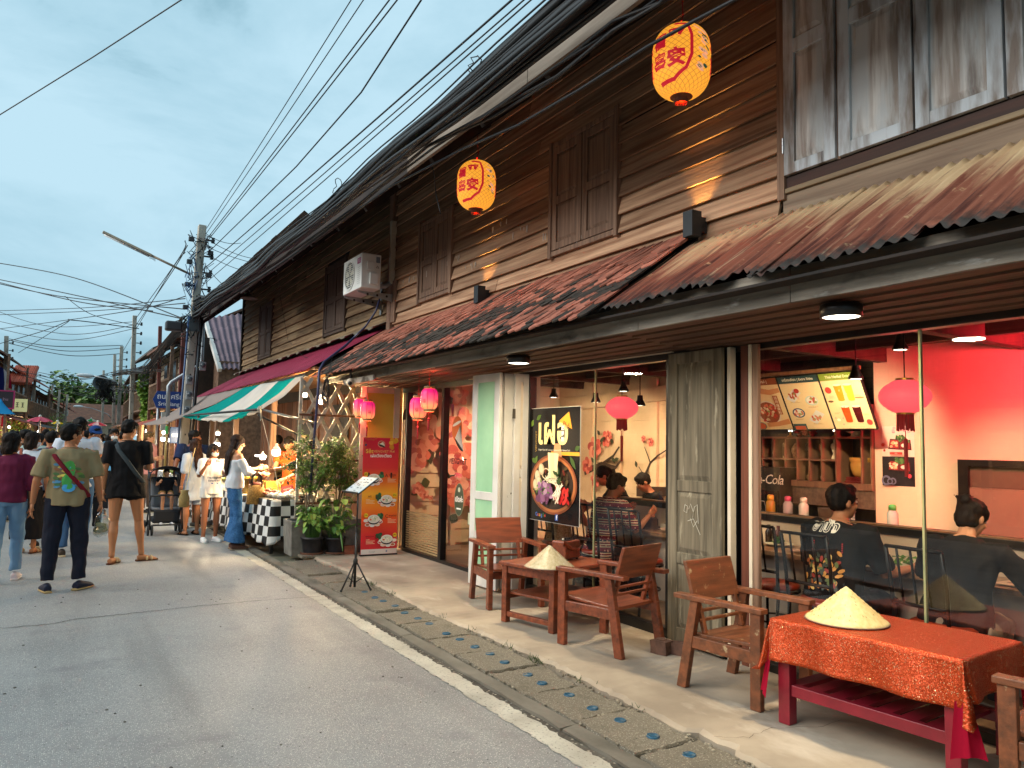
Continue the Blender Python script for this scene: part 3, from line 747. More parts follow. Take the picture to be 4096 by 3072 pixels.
def leaf_door(name, p0, p1, z0, z1, m_f, m_p, splits, label=None, parent=house, th=.035, st=.085):
 """panelled door leaf from ground point p0 to p1"""
 w = part(name, parent); p0 = Vector((*p0, 0)); p1 = Vector((*p1, 0)); L_ = (p1 - p0).length
 ang_ = math.atan2(p1.y - p0.y, p1.x - p0.x); w.location = (p0.x, p0.y, 0); w.rotation_euler = (0, 0, ang_)
 if label: w['label'] = label
 mb = MB()
 for a, b in ((0, st), (L_ - st, L_)): mb.bb((a, -th / 2, z0), (b, th / 2, z1))
 zs = [z0] + list(splits) + [z1]
 for i, z in enumerate(zs):
  h = .11 if i in (0,) else .085
  a = z if i == 0 else (z - h if i == len(zs) - 1 else z - h / 2); mb.bb((st, -th / 2 + .002, a), (L_ - st, th / 2 - .002, a + h))
 mb.build('door_frame', m_f, w, bevel=.004)
 for i in range(len(zs) - 1):
  a = zs[i] + (.11 if i == 0 else .0425); b = zs[i + 1] - (.085 if i == len(zs) - 2 else .0425)
  mb = MB(); mb.bb((st, -.006, a), (L_ - st, .006, b)); e_ = .04
  if m_p is not m_green and m_p is not m_yel:
   mb.hexa([(st + .008, -.0065, a + .008), (L_ - st - .008, -.0065, a + .008), (L_ - st - .008, -.0065, b - .008), (st + .008, -.0065, b - .008),
      (st + e_, -.016, a + e_), (L_ - st - e_, -.016, a + e_), (L_ - st - e_, -.016, b - e_), (st + e_, -.016, b - e_)])
  mb.build('door_panel', m_p, w, bevel=.002)
 return w
m_yel = mat('yellow_lit_panel', '#d8c24a', .6, c2='#c9b048', scale=(2, 2, 2))  # yellow lighting on this leaf is put into its panel colour
m_old = mat('old_grey_door', '#7d735f', .85, c2='#4f4839', scale=(20, 20, 1.2), stain=[('#a39a83', (14, 14, 2.5), .6, .72), ('#2e281f', (9, 9, 1.2), .64, .76)], bump=.45, bscale=(55, 55, 2.5), rand=.06)
ol = leaf_door('door_leaf', (4.19, 4.53), (4.175, 3.955), .085, 2.30, m_old, m_old, (.72, 1.27), 'bare grey folding door leaf with chalk scribbles', st=.10)
fl = Flat((4.158, 4.235, .98), (0, -1, 0), (0, 0, 1))
for q in ([(-.05, .12), (-.03, .16), (0, .1), (-.02, .02), (.01, .14), (.04, .16), (.05, .02)], [(-.06, .03), (.0, .05), (.07, -.06)], [(-.09, .15), (-.10, .1), (-.07, .09), (-.06, .14), (-.09, .15)], [(-.03, .05), (0, -.01), (.04, .04)]): fl.line(q, .005, '#b9b5a5')
fl.build(house, 'chalk_marks')
gd = leaf_door('door_leaf', (3.905, 7.30), (3.935, 6.765), .085, 2.30, m_white, m_green, (.60, 1.02), 'white framed folding door leaf with mint green panels', st=.10)
leaf_door('door_leaf', (4.09, 6.755), (4.255, 6.745), .09, 2.30, m_white, m_cream, (.72, 1.27), st=.07)
for a in (6.80, 6.84): MB().bb((4.0, a, .09), (4.24, a + .025, 2.3)).build('door_stile', m_white, house, bevel=.003)
leaf_door('door_leaf', (3.64, 10.12), (4.2, 10.08), .085, 2.33, m_cream, m_yel, (.72, 1.2), 'cream framed folding door leaf with panels coloured as lit yellow')
mb = MB()
for z, y, x in ((1.83, 6.742, 4.06), (.6, 6.742, 4.06)): mb.bb((x, y - .018, z), (x + .03, y - .008, z + .1))
mb.build('bolt', mat('aged_steel', '#6a655e', .5, .8), house)
m_gd = m_glass
mb = MB(); mb.bb((4.26, 7.4, .06), (4.34, 9.98, .105)); mb.bb((4.26, 9.93, .1), (4.34, 9.99, 2.27)); mb.bb((4.25, 8.74, .1), (4.33, 8.82, 2.27)); mb.build('entrance_frame', m_black, house, bevel=.003)
for a, b in ((8.82, 9.93), (7.3, 8.74)): MB().poly([(4.30, a, .105), (4.30, a, 2.27), (4.30, b, 2.27), (4.30, b, .105)]).build('door_pane', m_gd, house)
mb = MB()
for i in range(16): mb.bb((4.288, 8.83, .12 + i * .032), (4.296, 9.92, .12 + i * .032 + .02))
mb.build('frosted_bands', mat('frost_film', '#a58e66', .4, c2='#937d58', scale=(4, 4, 4)), house)['kind'] = 'stuff'
DG = lambda: Flat((4.292, 8.40, 1.62), (0, -1, 0), (0, 0, 1))
fl = DG()
fl.ell(-.04, .12, .14, .16, '#d9692a').ell(-.05, .19, .12, .02, '#efe2cc', 16, .25).ell(.03, -.07, .135, .045, '#1e1a18', 20, -.6).poly([(-.085, .01), (.145, -.145), (.05, .17)], '#e9e3d2')
for t in np.linspace(-.09, .1, 7): fl.line([(.05, .17), (t + .03, -.065 - t * .68)], .004, '#1e1a18')
fl.text('VIENGVIET', .10, .0, -.28, '#4a1420', bold=.002)
fl.build(house, 'door_logo'); fl = DG(); fl.text('OPEN', .075, .02, -.45, '#e0405c', bold=.002)
fl.ell(.06, -.74, .125, .20, '#8a9270').ell(.06, -.74, .117, .192, '#3f4a36').text('เปิดค่ะ', .085, .06, -.74, '#f0eee2', bold=.0025).rect(.0, -.86, .12, -.84, '#f0eee2').ell(.06, -.62, .03, .03, '#c9ccb2')
fl.build(house, 'open_sticker'); fl = DG(); fl.rect(.30, -1.02, .46, -.87, '#20251c').rect(.306, -1.014, .454, -.876, '#b9bd9a').text('เลื่อน', .045, .40, -.91, '#20251c').text('SLIDE', .04, .40, -.97, '#20251c')
fl.build(house, 'slide_sticker')
# ---------------------------------------------------------------- interior shell
m_int = mat('interior_cream', '#d8c3a4', .6, c2='#c6ae8d', scale=(1.5, 1.5, 1.5))
m_pink = mat('interior_plaster', '#dcc4aa', .65, c2='#d2b89c', scale=(1.2, 1.2, 1.2))
m_ceil = mat('maroon_ceiling', '#4b2a24', .7, c2='#2f1c19', scale=(6, 1, 6))
m_floor2 = mat('laminate_floor', '#70543c', .45, c2='#543d2b', scale=(2, 20, 2))
MB().bb((4.34, -3, .0625), (7.6, 10.3, .066)).build('shop_floor', m_floor2, house)
MB().bb((4.34, -3, 2.60), (7.6, 10.3, 2.64)).build('shop_ceiling', m_ceil, house)
for y in (.6, 1.9, 3.2, 4.55, 5.85, 7.2, 8.5, 9.6): MB().bb((4.36, y, 2.46), (7.1, y + .1, 2.598)).build('ceiling_beam', m_ceil, house)
for x in (5.3, 6.3): MB().bb((x, -3, 2.50), (x + .07, 10.3, 2.597)).build('ceiling_beam', m_ceil, house)
MB().bb((7.12, -3, .06), (7.16, 4.71, 2.6)).build('interior_wall', m_pink, house)
MB().bb((7.40, 4.66, .06), (7.44, 6.6, 2.6)).build('interior_wall', m_dark, house)
z = .1
while z < 2.5:
 for a, b in ((6.6, 7.45), (7.5, 8.62), (8.68, 10.28)):
  mb = MB(); mb.hexa([(7.075, a, z), (7.11, a, z), (7.11, b, z), (7.075, b, z), (7.088, a, z + .20), (7.11, a, z + .20), (7.11, b, z + .20), (7.088, b, z + .20)]); mb.build('interior_plank', m_int, house)
 for a, b in ((4.36, 5.1), (5.14, 7.07)):
  mb = MB(); mb.hexa([(a, 10.235, z), (b, 10.235, z), (b, 10.27, z), (a, 10.27, z), (a, 10.248, z + .20), (b, 10.248, z + .20), (b, 10.27, z + .20), (a, 10.27, z + .20)]); mb.build('interior_plank', m_int, house)
 z += .205
MB().bb((7.112, 6.55, .06), (7.15, 10.3, 2.6)).build('interior_wall', m_int, house)
MB().bb((4.34, 10.272, .06), (7.15, 10.31, 2.6)).build('interior_wall', m_int, house)
for y in (7.86, 8.63, 9.3): MB().bb((7.03, y, .06), (7.074, y + .13, 2.6)).build('wall_stud', m_int, house)
MB().bb((5.12, 10.19, .06), (5.2, 10.234, 2.6)).build('wall_stud', m_int, house)
mb = MB(); mb.hexa([(6.95, 7.0, 2.22), (7.03, 7.0, 2.22), (7.03, 9.9, 2.12), (6.95, 9.9, 2.12), (6.95, 7.0, 2.42), (7.03, 7.0, 2.42), (7.03, 9.9, 2.30), (6.95, 9.9, 2.30)]); mb.build('wall_beam', m_int, house)
MB().bb((4.38, 6.80, .07), (4.44, 6.92, 2.5)).build('inner_post', m_cream, house)
fl = Flat((7.022, 8.9, 1.5), (0, -1, 0), (0, 0, 1))
def on(u, v, x=7.022):
 p = at_x(u, v, x); return 8.9 - p.y, p.z - 1.5
fl.line([on(1262, 1020), on(1300, 1003), on(1330, 1010), on(1345, 990)], [.10, .08, .05, .03], '#2b211c')
fl.line([on(1300, 1003), on(1325, 985), on(1338, 965)], [.05, .04, .03], '#2b211c')
fl.line([on(1395, 1070), on(1392, 1030), on(1405, 1000), on(1420, 985), on(1440, 972)], [.13, .05, .035, .025, .015], '#2b211c')
fl.line([on(1405, 1000), on(1400, 985), on(1392, 965)], [.025, .018, .01], '#2b211c'); fl.line([on(1393, 1030), on(1380, 1008)], [.02, .012], '#2b211c')
fl.poly([on(1375, 1072), on(1448, 1072), on(1448, 1052), on(1375, 1050)], '#33261f')
for u, v, r_ in ((1310, 948, .12), (1285, 968, .17), (1270, 1005, .13), (1392, 948, .05), (1408, 955, .06), (1290, 1035, .12), (1318, 942, .08)): fl.flower(*on(u, v), r_)
for u, v, l_, a in ((1300, 955, .14, .6), (1325, 985, .14, -.9), (1330, 995, .12, .3), (1288, 1000, .12, 2.4), (1380, 1010, .1, 1.9), (1300, 940, .1, 2.3), (1322, 950, .09, -.4)): fl.leaf(*on(u, v), l_, .035, a, '#2f3d2c')
fl.build(house, 'wall_painting')
fl = Flat((5.6, 10.185, 1.2), (1, 0, 0), (0, 0, 1))
def ony(u, v):
 p = at_y(u, v, 10.185); return p.x - 5.6, p.z - 1.2
for u, v, l_, a in ((893, 880, .25, 4.), (930, 860, .35, -1.2), (935, 840, .3, .2), (900, 870, .22, 2.2), (925, 960, .3, -1.4), (905, 1000, .2, 2.4), (985, 870, .22, 2.6), (985, 1110, .16, 4.2), (1005, 1040, .2, -1), (950, 1000, .5, -.9), (957, 1010, .5, -.3), (910, 1045, .14, .2), (900, 1070, .1, 2)): fl.leaf(*ony(u, v), l_, .09, a, random.choice(['#3c4a2c', '#2f3d28', '#4c5a34']))
for u, v, r_ in ((912, 905, .30), (905, 955, .32), (930, 945, .26), (892, 1000, .2), (905, 985, .22), (900, 1055, .12), (915, 1068, .10), (928, 1075, .05), (990, 855, .2), (1003, 915, .3), (975, 940, .34), (985, 985, .36), (990, 1060, .33), (1010, 1075, .2), (965, 1050, .2), (1000, 1010, .25)): fl.flower(*ony(u, v), r_ * .8, ('#cf6c5d', '#dd8a76', '#b9544d', '#e5a48f'), 5, '#a03c40')
fl.build(house, 'wall_painting')
# ---------------------------------------------------------------- bar counter, kitchen fittings, menus
m_top = mat('counter_wood', '#8a6647', .4, c2='#6d4f37', scale=(3, 22, 3))
bar_ = thing('bar_counter', 'long white bar counter with wooden top and black capped back ledge behind the glass', 'counter', (5.1, 3, .06))
def loc_mb(mb, o): mb.v = [(x - o[0], y - o[1], z - o[2]) for x, y, z in mb.v]; return mb
o_ = (5.1, 3, .06)
loc_mb(MB().bb((5.08, -2.5, .70), (5.56, 7.0, .735)), o_).build('counter_top', m_top, bar_, bevel=.004)
loc_mb(MB().bb((5.20, -2.5, .07), (5.24, 6.98, .698)), o_).build('counter_front', mat('counter_grey', '#9a8c80', .6, c2='#877a6e', scale=(2, 2, 2)), bar_)
loc_mb(MB().bb((5.56, -2.5, .07), (5.66, 7.0, .925)), o_).build('back_ledge', m_int, bar_)
loc_mb(MB().bb((5.54, -2.5, .927), (5.80, 7.0, .985)), o_).build('ledge_cap', m_black, bar_, bevel=.004)
loc_mb(MB().bb((5.545, -2.5, .986), (5.60, 7.0, .998)), o_).build('ledge_trim', m_top, bar_)
mb = MB()
fl = Flat((5.1, 0, .7365), (0, -1, 0), (1, 0, 0))
for i in range(8):
 yc = .9 + i * .78
 fl.rect(-yc - .17, .06, -yc + .17, .30, '#c9a58c')
 for k in range(12): fl.ell(-yc + jit(.15), .18 + jit(.1), .03, .018, random.choice(['#8e3b2b', '#d8c7b0', '#5c2b22', '#b96f4e', '#e8ddc9']), 8, random.random() * 3)
fl.build(None, 'place_mats'); pm = bpy.data.objects[-1] if False else [o for o in COL.objects if o.name.startswith('place_mats')][0]
tag(pm, 'row of printed paper place mats lying along the bar counter', 'place mats')
m_sh = mat('shelf_wood', '#7d5f46', .55, c2='#63493a', scale=(3, 18, 3))
sh = thing('display_shelf', 'wooden pigeonhole display shelf holding vases and jars under the menus', 'shelf', (7.1, 5.4, 1.2))
so = (7.1, 5.4, 1.2)
def sbb(a, b, nm): loc_mb(MB().bb(a, b), so).build(nm, m_sh, sh)
xs0, xs1 = 7.08, 7.36
sbb((xs0, 4.72, 1.17), (xs1, 6.5, 1.235), 'bottom_board'); sbb((xs0 + .004, 5.135, 1.455), (xs1, 6.5, 1.475), 'shelf_board'); sbb((xs0 + .002, 4.72, 1.695), (xs1, 6.5, 1.715), 'shelf_board'); sbb((xs0, 4.72, 2.02), (xs1, 6.5, 2.045), 'top_board')
for y in (4.72, 4.83, 5.125, 5.30, 5.46, 5.62, 5.78, 5.94, 6.10, 6.27):
 top = 2.02 if y in (4.72, 4.83, 5.125) else 1.694
 sbb((xs0 + .006, y, 1.236), (xs1, y + .018, top), 'divider')
loc_mb(MB().bb((7.365, 4.7, 1.17), (7.38, 6.5, 2.05)), so).build('back_panel', m_black, sh)
MB().bb((7.1, 4.71, .98), (7.14, 6.6, 1.168)).build('tile_backsplash', mat('backsplash', '#6b5a4c', .3, c2='#4f4238', scale=(20, 20, 20)), house)
def jar(prof, y, z, m, label, cat, x=7.2, grp='ornaments on the display shelf', sm=1.):
 o = MB().lathe([(r * sm, h * sm) for r, h in prof], seg=14, cap=True).build(label.split()[-1] if False else cat.replace(' ', '_'), m, None, True); o.location = (x, y, z); tag(o, label, cat, grp); return o
m_por = mat('porcelain', '#d9d4c2', .2, c2='#c6bfa8', scale=(20, 20, 20), stain=('#5d6b3c', (28, 28, 28), .64, .68))
m_porw = mat('cream_porcelain', '#e2d6b8', .2)
m_redg = mat('red_glaze', '#6d1f1a', .2, stain=('#d8b98a', (20, 20, 12), .6, .64))
m_gold = mat('ochre_glaze', '#b98b45', .25, c2='#a5772f', scale=(6, 6, 6))
m_tan = mat('tan_ceramic', '#cfae80', .35, c2='#8d5c3a', scale=(30, 30, 30))
vase = [(.02, 0), (.035, .01), (.045, .05), (.04, .085), (.018, .10), (.022, .115)]
jar(vase, 6.0, 1.476, m_por, 'small white vase painted with green leaves on the display shelf', 'vase')
jar([(.04, 0), (.042, .15), (.03, .17), (.015, .18), (.015, .22)], 5.86, 1.476, mat('label_bottle', '#3a2418', .3, stain=('#d8c79c', (12, 12, 5), .5, .53)), 'dark bottle with a pale paper label on the display shelf', 'bottle')
jar([(.05, 0), (.06, .02), (.055, .03), (.07, .07), (.07, .11), (.04, .16), (.018, .175), (.02, .2)], 5.70, 1.476, m_tan, 'round tan moon flask with brown scroll on the display shelf', 'flask')
jar([(.05, 0), (.015, .01), (.012, .06), (.05, .08), (.055, .17)], 5.54, 1.476, mat('clear_glassware', '#cfcabb', .08, trans=.85), 'clear cut glass goblet on the display shelf', 'goblet')
jar([(.03, 0), (.03, .02), (.02, .05), (.045, .11), (.04, .15), (.015, .17), (.012, .2)], 5.38, 1.476, m_redg, 'dark red glazed bottle vase on the display shelf', 'vase')
jar([(.045, 0), (.05, .01), (.03, .06), (.055, .13), (.05, .16), (.025, .175), (.03, .21)], 5.215, 1.476, m_porw, 'plain cream porcelain vase with pinched waist on the display shelf', 'vase')
jar([(.05, 0), (.075, .03), (.095, .09), (.1, .13), (.092, .15), (.104, .155), (.104, .2), (.09, .2)], 4.93, 1.30, m_gold, 'ochre glazed bowl jar on a red stand in the display shelf', 'bowl')
st = MB().bb((7.12, 4.85, 1.236), (7.32, 5.06, 1.255)); st.bb((7.13, 4.86, 1.256), (7.31, 5.05, 1.298)); tag(st.build('red_stand', mat('red_lacquer', '#5a1717', .3)), 'small red lacquer stand under the ochre bowl', 'stand')
jar([(.1, 0), (.06, .005), (.05, .03), (.1, .05), (.105, .055)], 4.97, 1.716, m_porw, 'cream footed cake plate on the shelf below the drinks menu', 'plate')
for y, m, nm in ((5.86, m_gold, 'small gold pot in the lower row of pigeonholes'), (5.54, m_tan, 'small tan lidded bowl in the lower row of pigeonholes'), (5.70, m_redg, 'small dark red cup in the lower row of pigeonholes'), (5.36, m_porw, 'small white figurine cup in the lower row of pigeonholes')):
 jar([(.02, 0), (.04, .02), (.045, .05), (.035, .06)], y, 1.236, m, nm, 'pot')
cl_m = emimat('candle_light', '#fff3dc', 7.)
for y, lb in ((5.80, 'pair of lit candle lamps on the top shelf beside the red lacquer ornament'), (5.22, 'pair of lit candle lamps on the top shelf beside the cake plate')):
 t = thing('candle_lamp', lb, 'lamp', (7.2, y, 1.716)); MB().lathe([(.04, 0), (.03, .01), (.012, .02), (.012, .05), (.03, .06)], seg=12, cap=True).build('base', mat('brass', '#b08a3a', .3, .9), t)
 for d in (-.018, .018): MB().lathe([(.009, .06), (.009, .14)], (0, d, 0), 8, cap=True).build('candle', cl_m, t)
mb = MB()
for k in range(26): mb.ball((7.2 + jit(.05), 5.55 + jit(.15), 1.735 + random.random() * .09), (.03, .04, .022), 8, 5)
tag(mb.build('lacquer_ornament', mat('red_lacquer2', '#7d1a16', .25, c2='#3d0d0c', scale=(20, 20, 20)), None, True), 'heap of red lacquer carvings on the top shelf', 'ornament')
t = thing('cola_fridge', 'black drinks fridge with white script lettering behind the bar', 'fridge', (6.95, 5.98, .06))
MB().bb((-.05, -.28, 0), (.40, .4, 1.31)).build('cabinet', mat('fridge_black', '#101010', .3), t, bevel=.01)
MB().bb((-.075, -.26, .1), (-.052, .38, 1.05)).build('door', mat('fridge_door', '#16181a', .15), t)
fl = Flat((-.053, .02, 1.17), (0, -1, 0), (0, 0, 1)); fl.text('Coca-Cola', .15, .05, .0, '#d8cfc4', shear=.25, spacing=.9); fl.build(t)
fl = Flat((-.078, .02, .85), (0, -1, 0), (0, 0, 1)); fl.line([(.02, -.1), (.02, .02), (.04, .08), (.10, .08), (.12, .02), (.12, -.1)], .008, '#a8a49c'); fl.build(t, 'bottle_outline')
MB().bb((6.55, -2, .06), (7.08, 6.6, .86)).build('back_worktop', mat('worktop', '#a08c78', .5), house)
bt = [(.045, 0), (.048, .02), (.048, .12), (.03, .15), (.028, .16)]
for y, c, cap, lb in ((5.75, '#c58a2a', '#c9a23a', 'orange drink bottle with yellow cap'), (5.52, '#b9a8a8', '#b6456a', 'clear water bottle with pink cap'), (5.32, '#d5cfc2', '#cfc9ba', 'clear sauce bottle with white cap'), (4.78, '#8e9a98', '#2a5e6e', 'tall clear jug with dark teal cap'), (4.33, '#c2c9c2', '#3f9a4a', 'clear bottle with bright green cap')):
 t = thing('drink_bottle', lb + ' on the kitchen worktop', 'bottle', (6.8, y, .862), group='bottles on the kitchen worktop'); s_ = 1.05
 MB().lathe([(r * s_, h * s_) for r, h in bt], seg=14, cap=True).build('body', mat('bottle' + c, c, .15, trans=.35), t, True)
 MB().lathe([(.034 * s_, .15 * s_), (.034 * s_, .19 * s_), (.02 * s_, .2 * s_)], seg=12, cap=True).build('cap', mat('cap' + cap, cap, .4), t, True)
jar([(.07, 0), (.08, .12), (.085, .12)], 5.05, .862, mat('steel2', '#8f8a84', .3, .9), 'steel pot on the kitchen worktop between the bottles', 'pot', 6.8, None)
mbx = thing('menu_board', 'row of three tilted printed menu panels hung above the display shelf', 'menu board', (6.4, 5.3, 2.3))
uy = Vector((6.4 - 6.68, 0, 2.31 - 1.785)).normalized(); ln_ = math.hypot(.28, .525)
base = Vector((6.68, 0, 1.785)) - Vector((6.4, 5.3, 2.3))
for i, (ya, yb, hc, ttl) in enumerate(((5.92, 5.345, '#8a4a2a', 'Kurobuta Pork Phở |'), (5.325, 4.85, '#27474a', 'เครื่องเคียง | Extra Sides'), (4.83, 4.40, '#7f9a34', 'Thai Herbal Drinks'))):
 o0 = base + Vector((0, ya, 0)); w = ya - yb
 q = part('menu_panel', mbx, o0); q.rotation_euler = (0, 0, 0)
 n_ = Vector((0, -1, 0)).cross(uy)
 c0 = n_ * -.022
 mb = MB(); mb.prism([c0 + Vector((0, .012, 0)) - uy * .012, c0 + Vector((0, -w - .012, 0)) - uy * .012, c0 + Vector((0, -w - .012, 0)) + uy * (ln_ + .012), c0 + Vector((0, .012, 0)) + uy * (ln_ + .012)], n_ * .022)
 mb.build('panel_frame', m_black, q)
 fl = Flat((0, 0, 0), (0, -1, 0), uy); fl.rect(0, 0, w, ln_, '#e3cfa0'); fl.rect(0, ln_ - .075, w, ln_, hc); fl.text(ttl, .038, w / 2, ln_ - .038, '#e9e4cf', bold=.001)
 if i == 0:
  fl.ell(.34, .2, .15, .14, '#d8d3c6').ell(.34, .2, .135, .125, '#8d4a2e')
  for k in range(34): fl.ell(.34 + jit(.1), .2 + jit(.09), .022, .014, random.choice(['#d8cdb0', '#b8352c', '#c7b48e', '#8aa04e', '#e4dcc4', '#d9735a']), 8, random.random() * 3)
  fl.line([(.3, .47), (.45, .44), (.58, .46)], [.07, .06, .05], '#c98d5e').line([(.28, .06), (.42, .07), (.58, .1)], [.05, .05, .06], '#c98d5e')
  fl.ell(.2, .05, .06, .045, '#4d7a74').ell(.2, .05, .05, .036, '#b4532f').rect(.47, .18, .53, .40, '#a5613a')
  for k, ch in enumerate('猪肉越南粉'): fl.text(ch, .04, .50, .37 - k * .042, '#f2e6d2')
 elif i == 1:
  for x, y, sh_ in ((.13, .38, 0), (.33, .32, 1), (.13, .19, 2), (.33, .14, 0)):
   if sh_ == 0: fl.poly([(x - .1, y - .03), (x + .02, y + .08), (x + .1, y + .03), (x - .02, y - .08)], '#cfd6d6')
   else: fl.ell(x, y, .075, .055, '#38506e' if sh_ == 2 else '#b9cfc4').ell(x, y, .06, .042, '#dfe2dc')
   for k in range(10): fl.ell(x + jit(.05), y + jit(.03), .02, .012, random.choice(['#b8523c', '#c9785c', '#e0b39a', '#8da05a']), 8, random.random() * 3)
   fl.lines(x - .06, y - .065, .12, 2, '#a98b63', .003, .009)
  fl.ell(.2, .44, .03, .026, '#b93a2e').rect(.02, 0, .18, .07, '#27575a').rect(.035, .005, .165, .045, '#d0603c')
 else:
  for x, y, c in ((.17, .31, '#e2921e'), (.28, .31, '#b9bd3a'), (.18, .08, '#d0541e'), (.30, .08, '#4d1014')): fl.poly([(x - .035, y), (x + .035, y), (x + .045, y + .16), (x - .045, y + .16)], c).ell(x, y + .16, .045, .012, '#e9dfc0').ell(x, y, .035, .012, c)
  fl.ell(.06, .42, .035, .035, '#b93a2e').ell(.39, .07, .03, .03, '#b93a2e').ell(.05, .30, .03, .012, '#6b4a30').ell(.07, .1, .02, .015, '#f2eee0').ell(.37, .33, .05, .01, '#9a7a4a')
  for k in range(6): fl.ell(random.uniform(.04, .4), random.uniform(.02, .42), .012, .008, '#dba39a', 8, 1)
  fl.lines(.05, .36, .08, 3, '#a98b63', .003, .01).lines(.33, .36, .07, 3, '#a98b63', .003, .01).lines(.05, .18, .07, 2, '#a98b63', .003, .01).lines(.35, .16, .06, 2, '#a98b63', .003, .01)
 fl.build(q)
loc_mb(MB().bb((6.36, 4.36, 2.325), (6.40, 6.0, 2.36)), (6.4, 5.3, 2.3)).build('top_rail', m_top, mbx)
fl = Flat((7.118, 4.63, 1.235), (0, -1, 0), (0, 0, 1))
fl.rect(0, 0, .335, .585, '#e3d0c2').rect(0, 0, .335, .285, '#1b1a22')
for k in range(16): fl.ell(random.uniform(.12, .33), random.uniform(.5, .58), .018, .014, random.choice(['#e6a9ad', '#f0c9c9', '#d98c96']), 8)
for y in (.36, .15):
 fl.poly([(.07, y), (.31, y - .01), (.3, y + .09), (.09, y + .10)], '#35161a').poly([(.08, y + .008), (.18, y + .004), (.18, y + .085), (.095, y + .09)], '#a52a32').poly([(.19, y + .004), (.295, y), (.29, y + .08), (.19, y + .085)], '#8f222a')
 for k in range(14): fl.ell(.13 + jit(.035), y + .045 + jit(.025), .014, .011, random.choice(['#e8cfa8', '#d9b184', '#f2e6cf']), 8)
 for k in range(16): fl.ell(.22 + jit(.06), y + .10 + jit(.025), .02, .014, random.choice(['#3f6a3a', '#5c8a4a', '#2d4f2c']), 8, random.random() * 3)
 fl.ell(.24, y + .035, .03, .018, '#f0ece2')
fl.ell(.03, .40, .03, .028, '#c9b9a4').ell(.03, .40, .02, .018, '#a5402e').rect(.1, .305, .23, .33, '#c0473c').text('เฝอ', .02, .165, .318, '#f4e9df').ell(.045, .345, .013, .013, '#a02a2a').ell(.30, .1, .02, .02, '#b93a4a')
for x, r_ in ((.06, .05), (.13, .035), (.1, .03)): fl.ell(x, .03 + r_ * .4, r_, r_, '#6c6f8a', 20).ell(x, .03 + r_ * .4, r_ * .6, r_ * .6, '#1b1a22', 20)
po = fl.build(None, 'wall_poster'); tag(po, 'paper poster of bento boxes taped to the pink kitchen wall', 'poster')
hw = part('serving_hatch', house)
mb = MB(); y0, y1, z0, z1 = 3.86, 1.9, .80, 1.51
mb.bb((7.06, y0 - .09, z0), (7.115, y0, z1)); mb.bb((7.06, y1, z1 - .06), (7.115, y0 - .09, z1)); mb.build('hatch_frame', m_black, hw)
MB().bb((7.08, y1, z0), (7.114, y0 - .09, 1.26)).build('lower_panel', mat('hatch_panel', '#7d6a5a', .5), hw)
MB().bb((7.095, y1, 1.262), (7.113, y0 - .09, z1 - .062)).build('upper_panel', mat('hatch_dark', '#5a5044', .3), hw)
def cutlery(y, lb, x=5.42):
 t = thing('cutlery_jar', lb, 'jar', (x, y, .735), group='jars and bottles on the counter')
 MB().lathe([(.05, 0), (.055, .15), (.052, .15), (.048, .01)], seg=14, cap=True).build('jar', mat('tin', '#8f887c', .3, .9), t, True)
 for k in range(9): MB().tube([(jit(.03), jit(.03), .02), (jit(.05), jit(.05), .24 + jit(.03))], .004, 5).build('chopstick', mat('bamboo', '#c39a5c', .6), t)
cutlery(2.42, 'steel jar of wooden chopsticks on the counter beside the seated woman'); cutlery(5.78, 'steel jar of chopsticks on the counter by the patterned shirt')
for y, c, lb in ((4.62, '#2c1c14', 'dark sauce bottle on the counter by the black chair'), (4.52, '#5a2a1a', 'brown sauce bottle on the counter by the black chair'), (2.62, '#20140f', 'small black sauce bottle beside the chopstick jar'), (6.62, '#8a5a2a', 'amber sauce bottle beside the patterned shirt'), (5.62, '#8c3320', 'chilli sauce bottle at the counter end by the grey door')):
 jar([(.03, 0), (.032, .11), (.014, .14), (.014, .17)], y, .735, mat('sauce' + c, c, .2), lb, 'sauce bottle', 5.44, 'jars and bottles on the counter')
m_leafg = mat('lettuce', '#5f8a2c', .6, c2='#3d6a20', scale=(30, 30, 30))
def greens(x, y, lb, r_=.1):
 mb = MB()
 for k in range(40):
  a = random.random() * 6.28; q = random.random() ** .5 * r_; p = Vector((math.cos(a) * q, math.sin(a) * q, .02 + random.random() * .06)); s_ = random.uniform(.015, .03)
  ro = Matrix.Rotation(random.random() * 6, 3, 'Z') @ Matrix.Rotation(jit(1.2), 3, 'X')
  mb.add([p + ro @ Vector(v) * s_ for v in ((-1, 0, 0), (0, -.7, .3), (1, 0, 0), (0, .7, .3))], [(0, 1, 2, 3)])
 t = thing('plate_of_greens', lb, 'plate', (x, y, .737)); mb.build('leaves', m_leafg, t); MB().lathe([(.05, 0), (.12, .015), (.125, .02)], seg=18, cap=True).build('plate', m_porw, t)
greens(5.3, 3.32, 'plate of fresh green herbs beside the man in black'); greens(5.35, 2.28, 'plate of green herbs beyond the seated woman'); greens(5.42, 4.50, 'small pot of green herbs among the sauce bottles', .05)
mb = MB(); mb.bb((5.30, 5.66, .737), (5.42, 5.86, .80)); tag(mb.build('tissue_box', m_porw), 'white tissue box on the counter', 'box')
mb = MB().lathe([(.17, 0), (.16, .012), (.09, .02), (.085, .09), (.06, .12), (.001, .125)], (5.3, 6.02, .737), 20); tag(mb.build('felt_hat', mat('brown_felt', '#4b3526', .9, c2='#382619', scale=(20, 20, 20)), None, True), 'brown felt hat lying on the counter', 'hat')
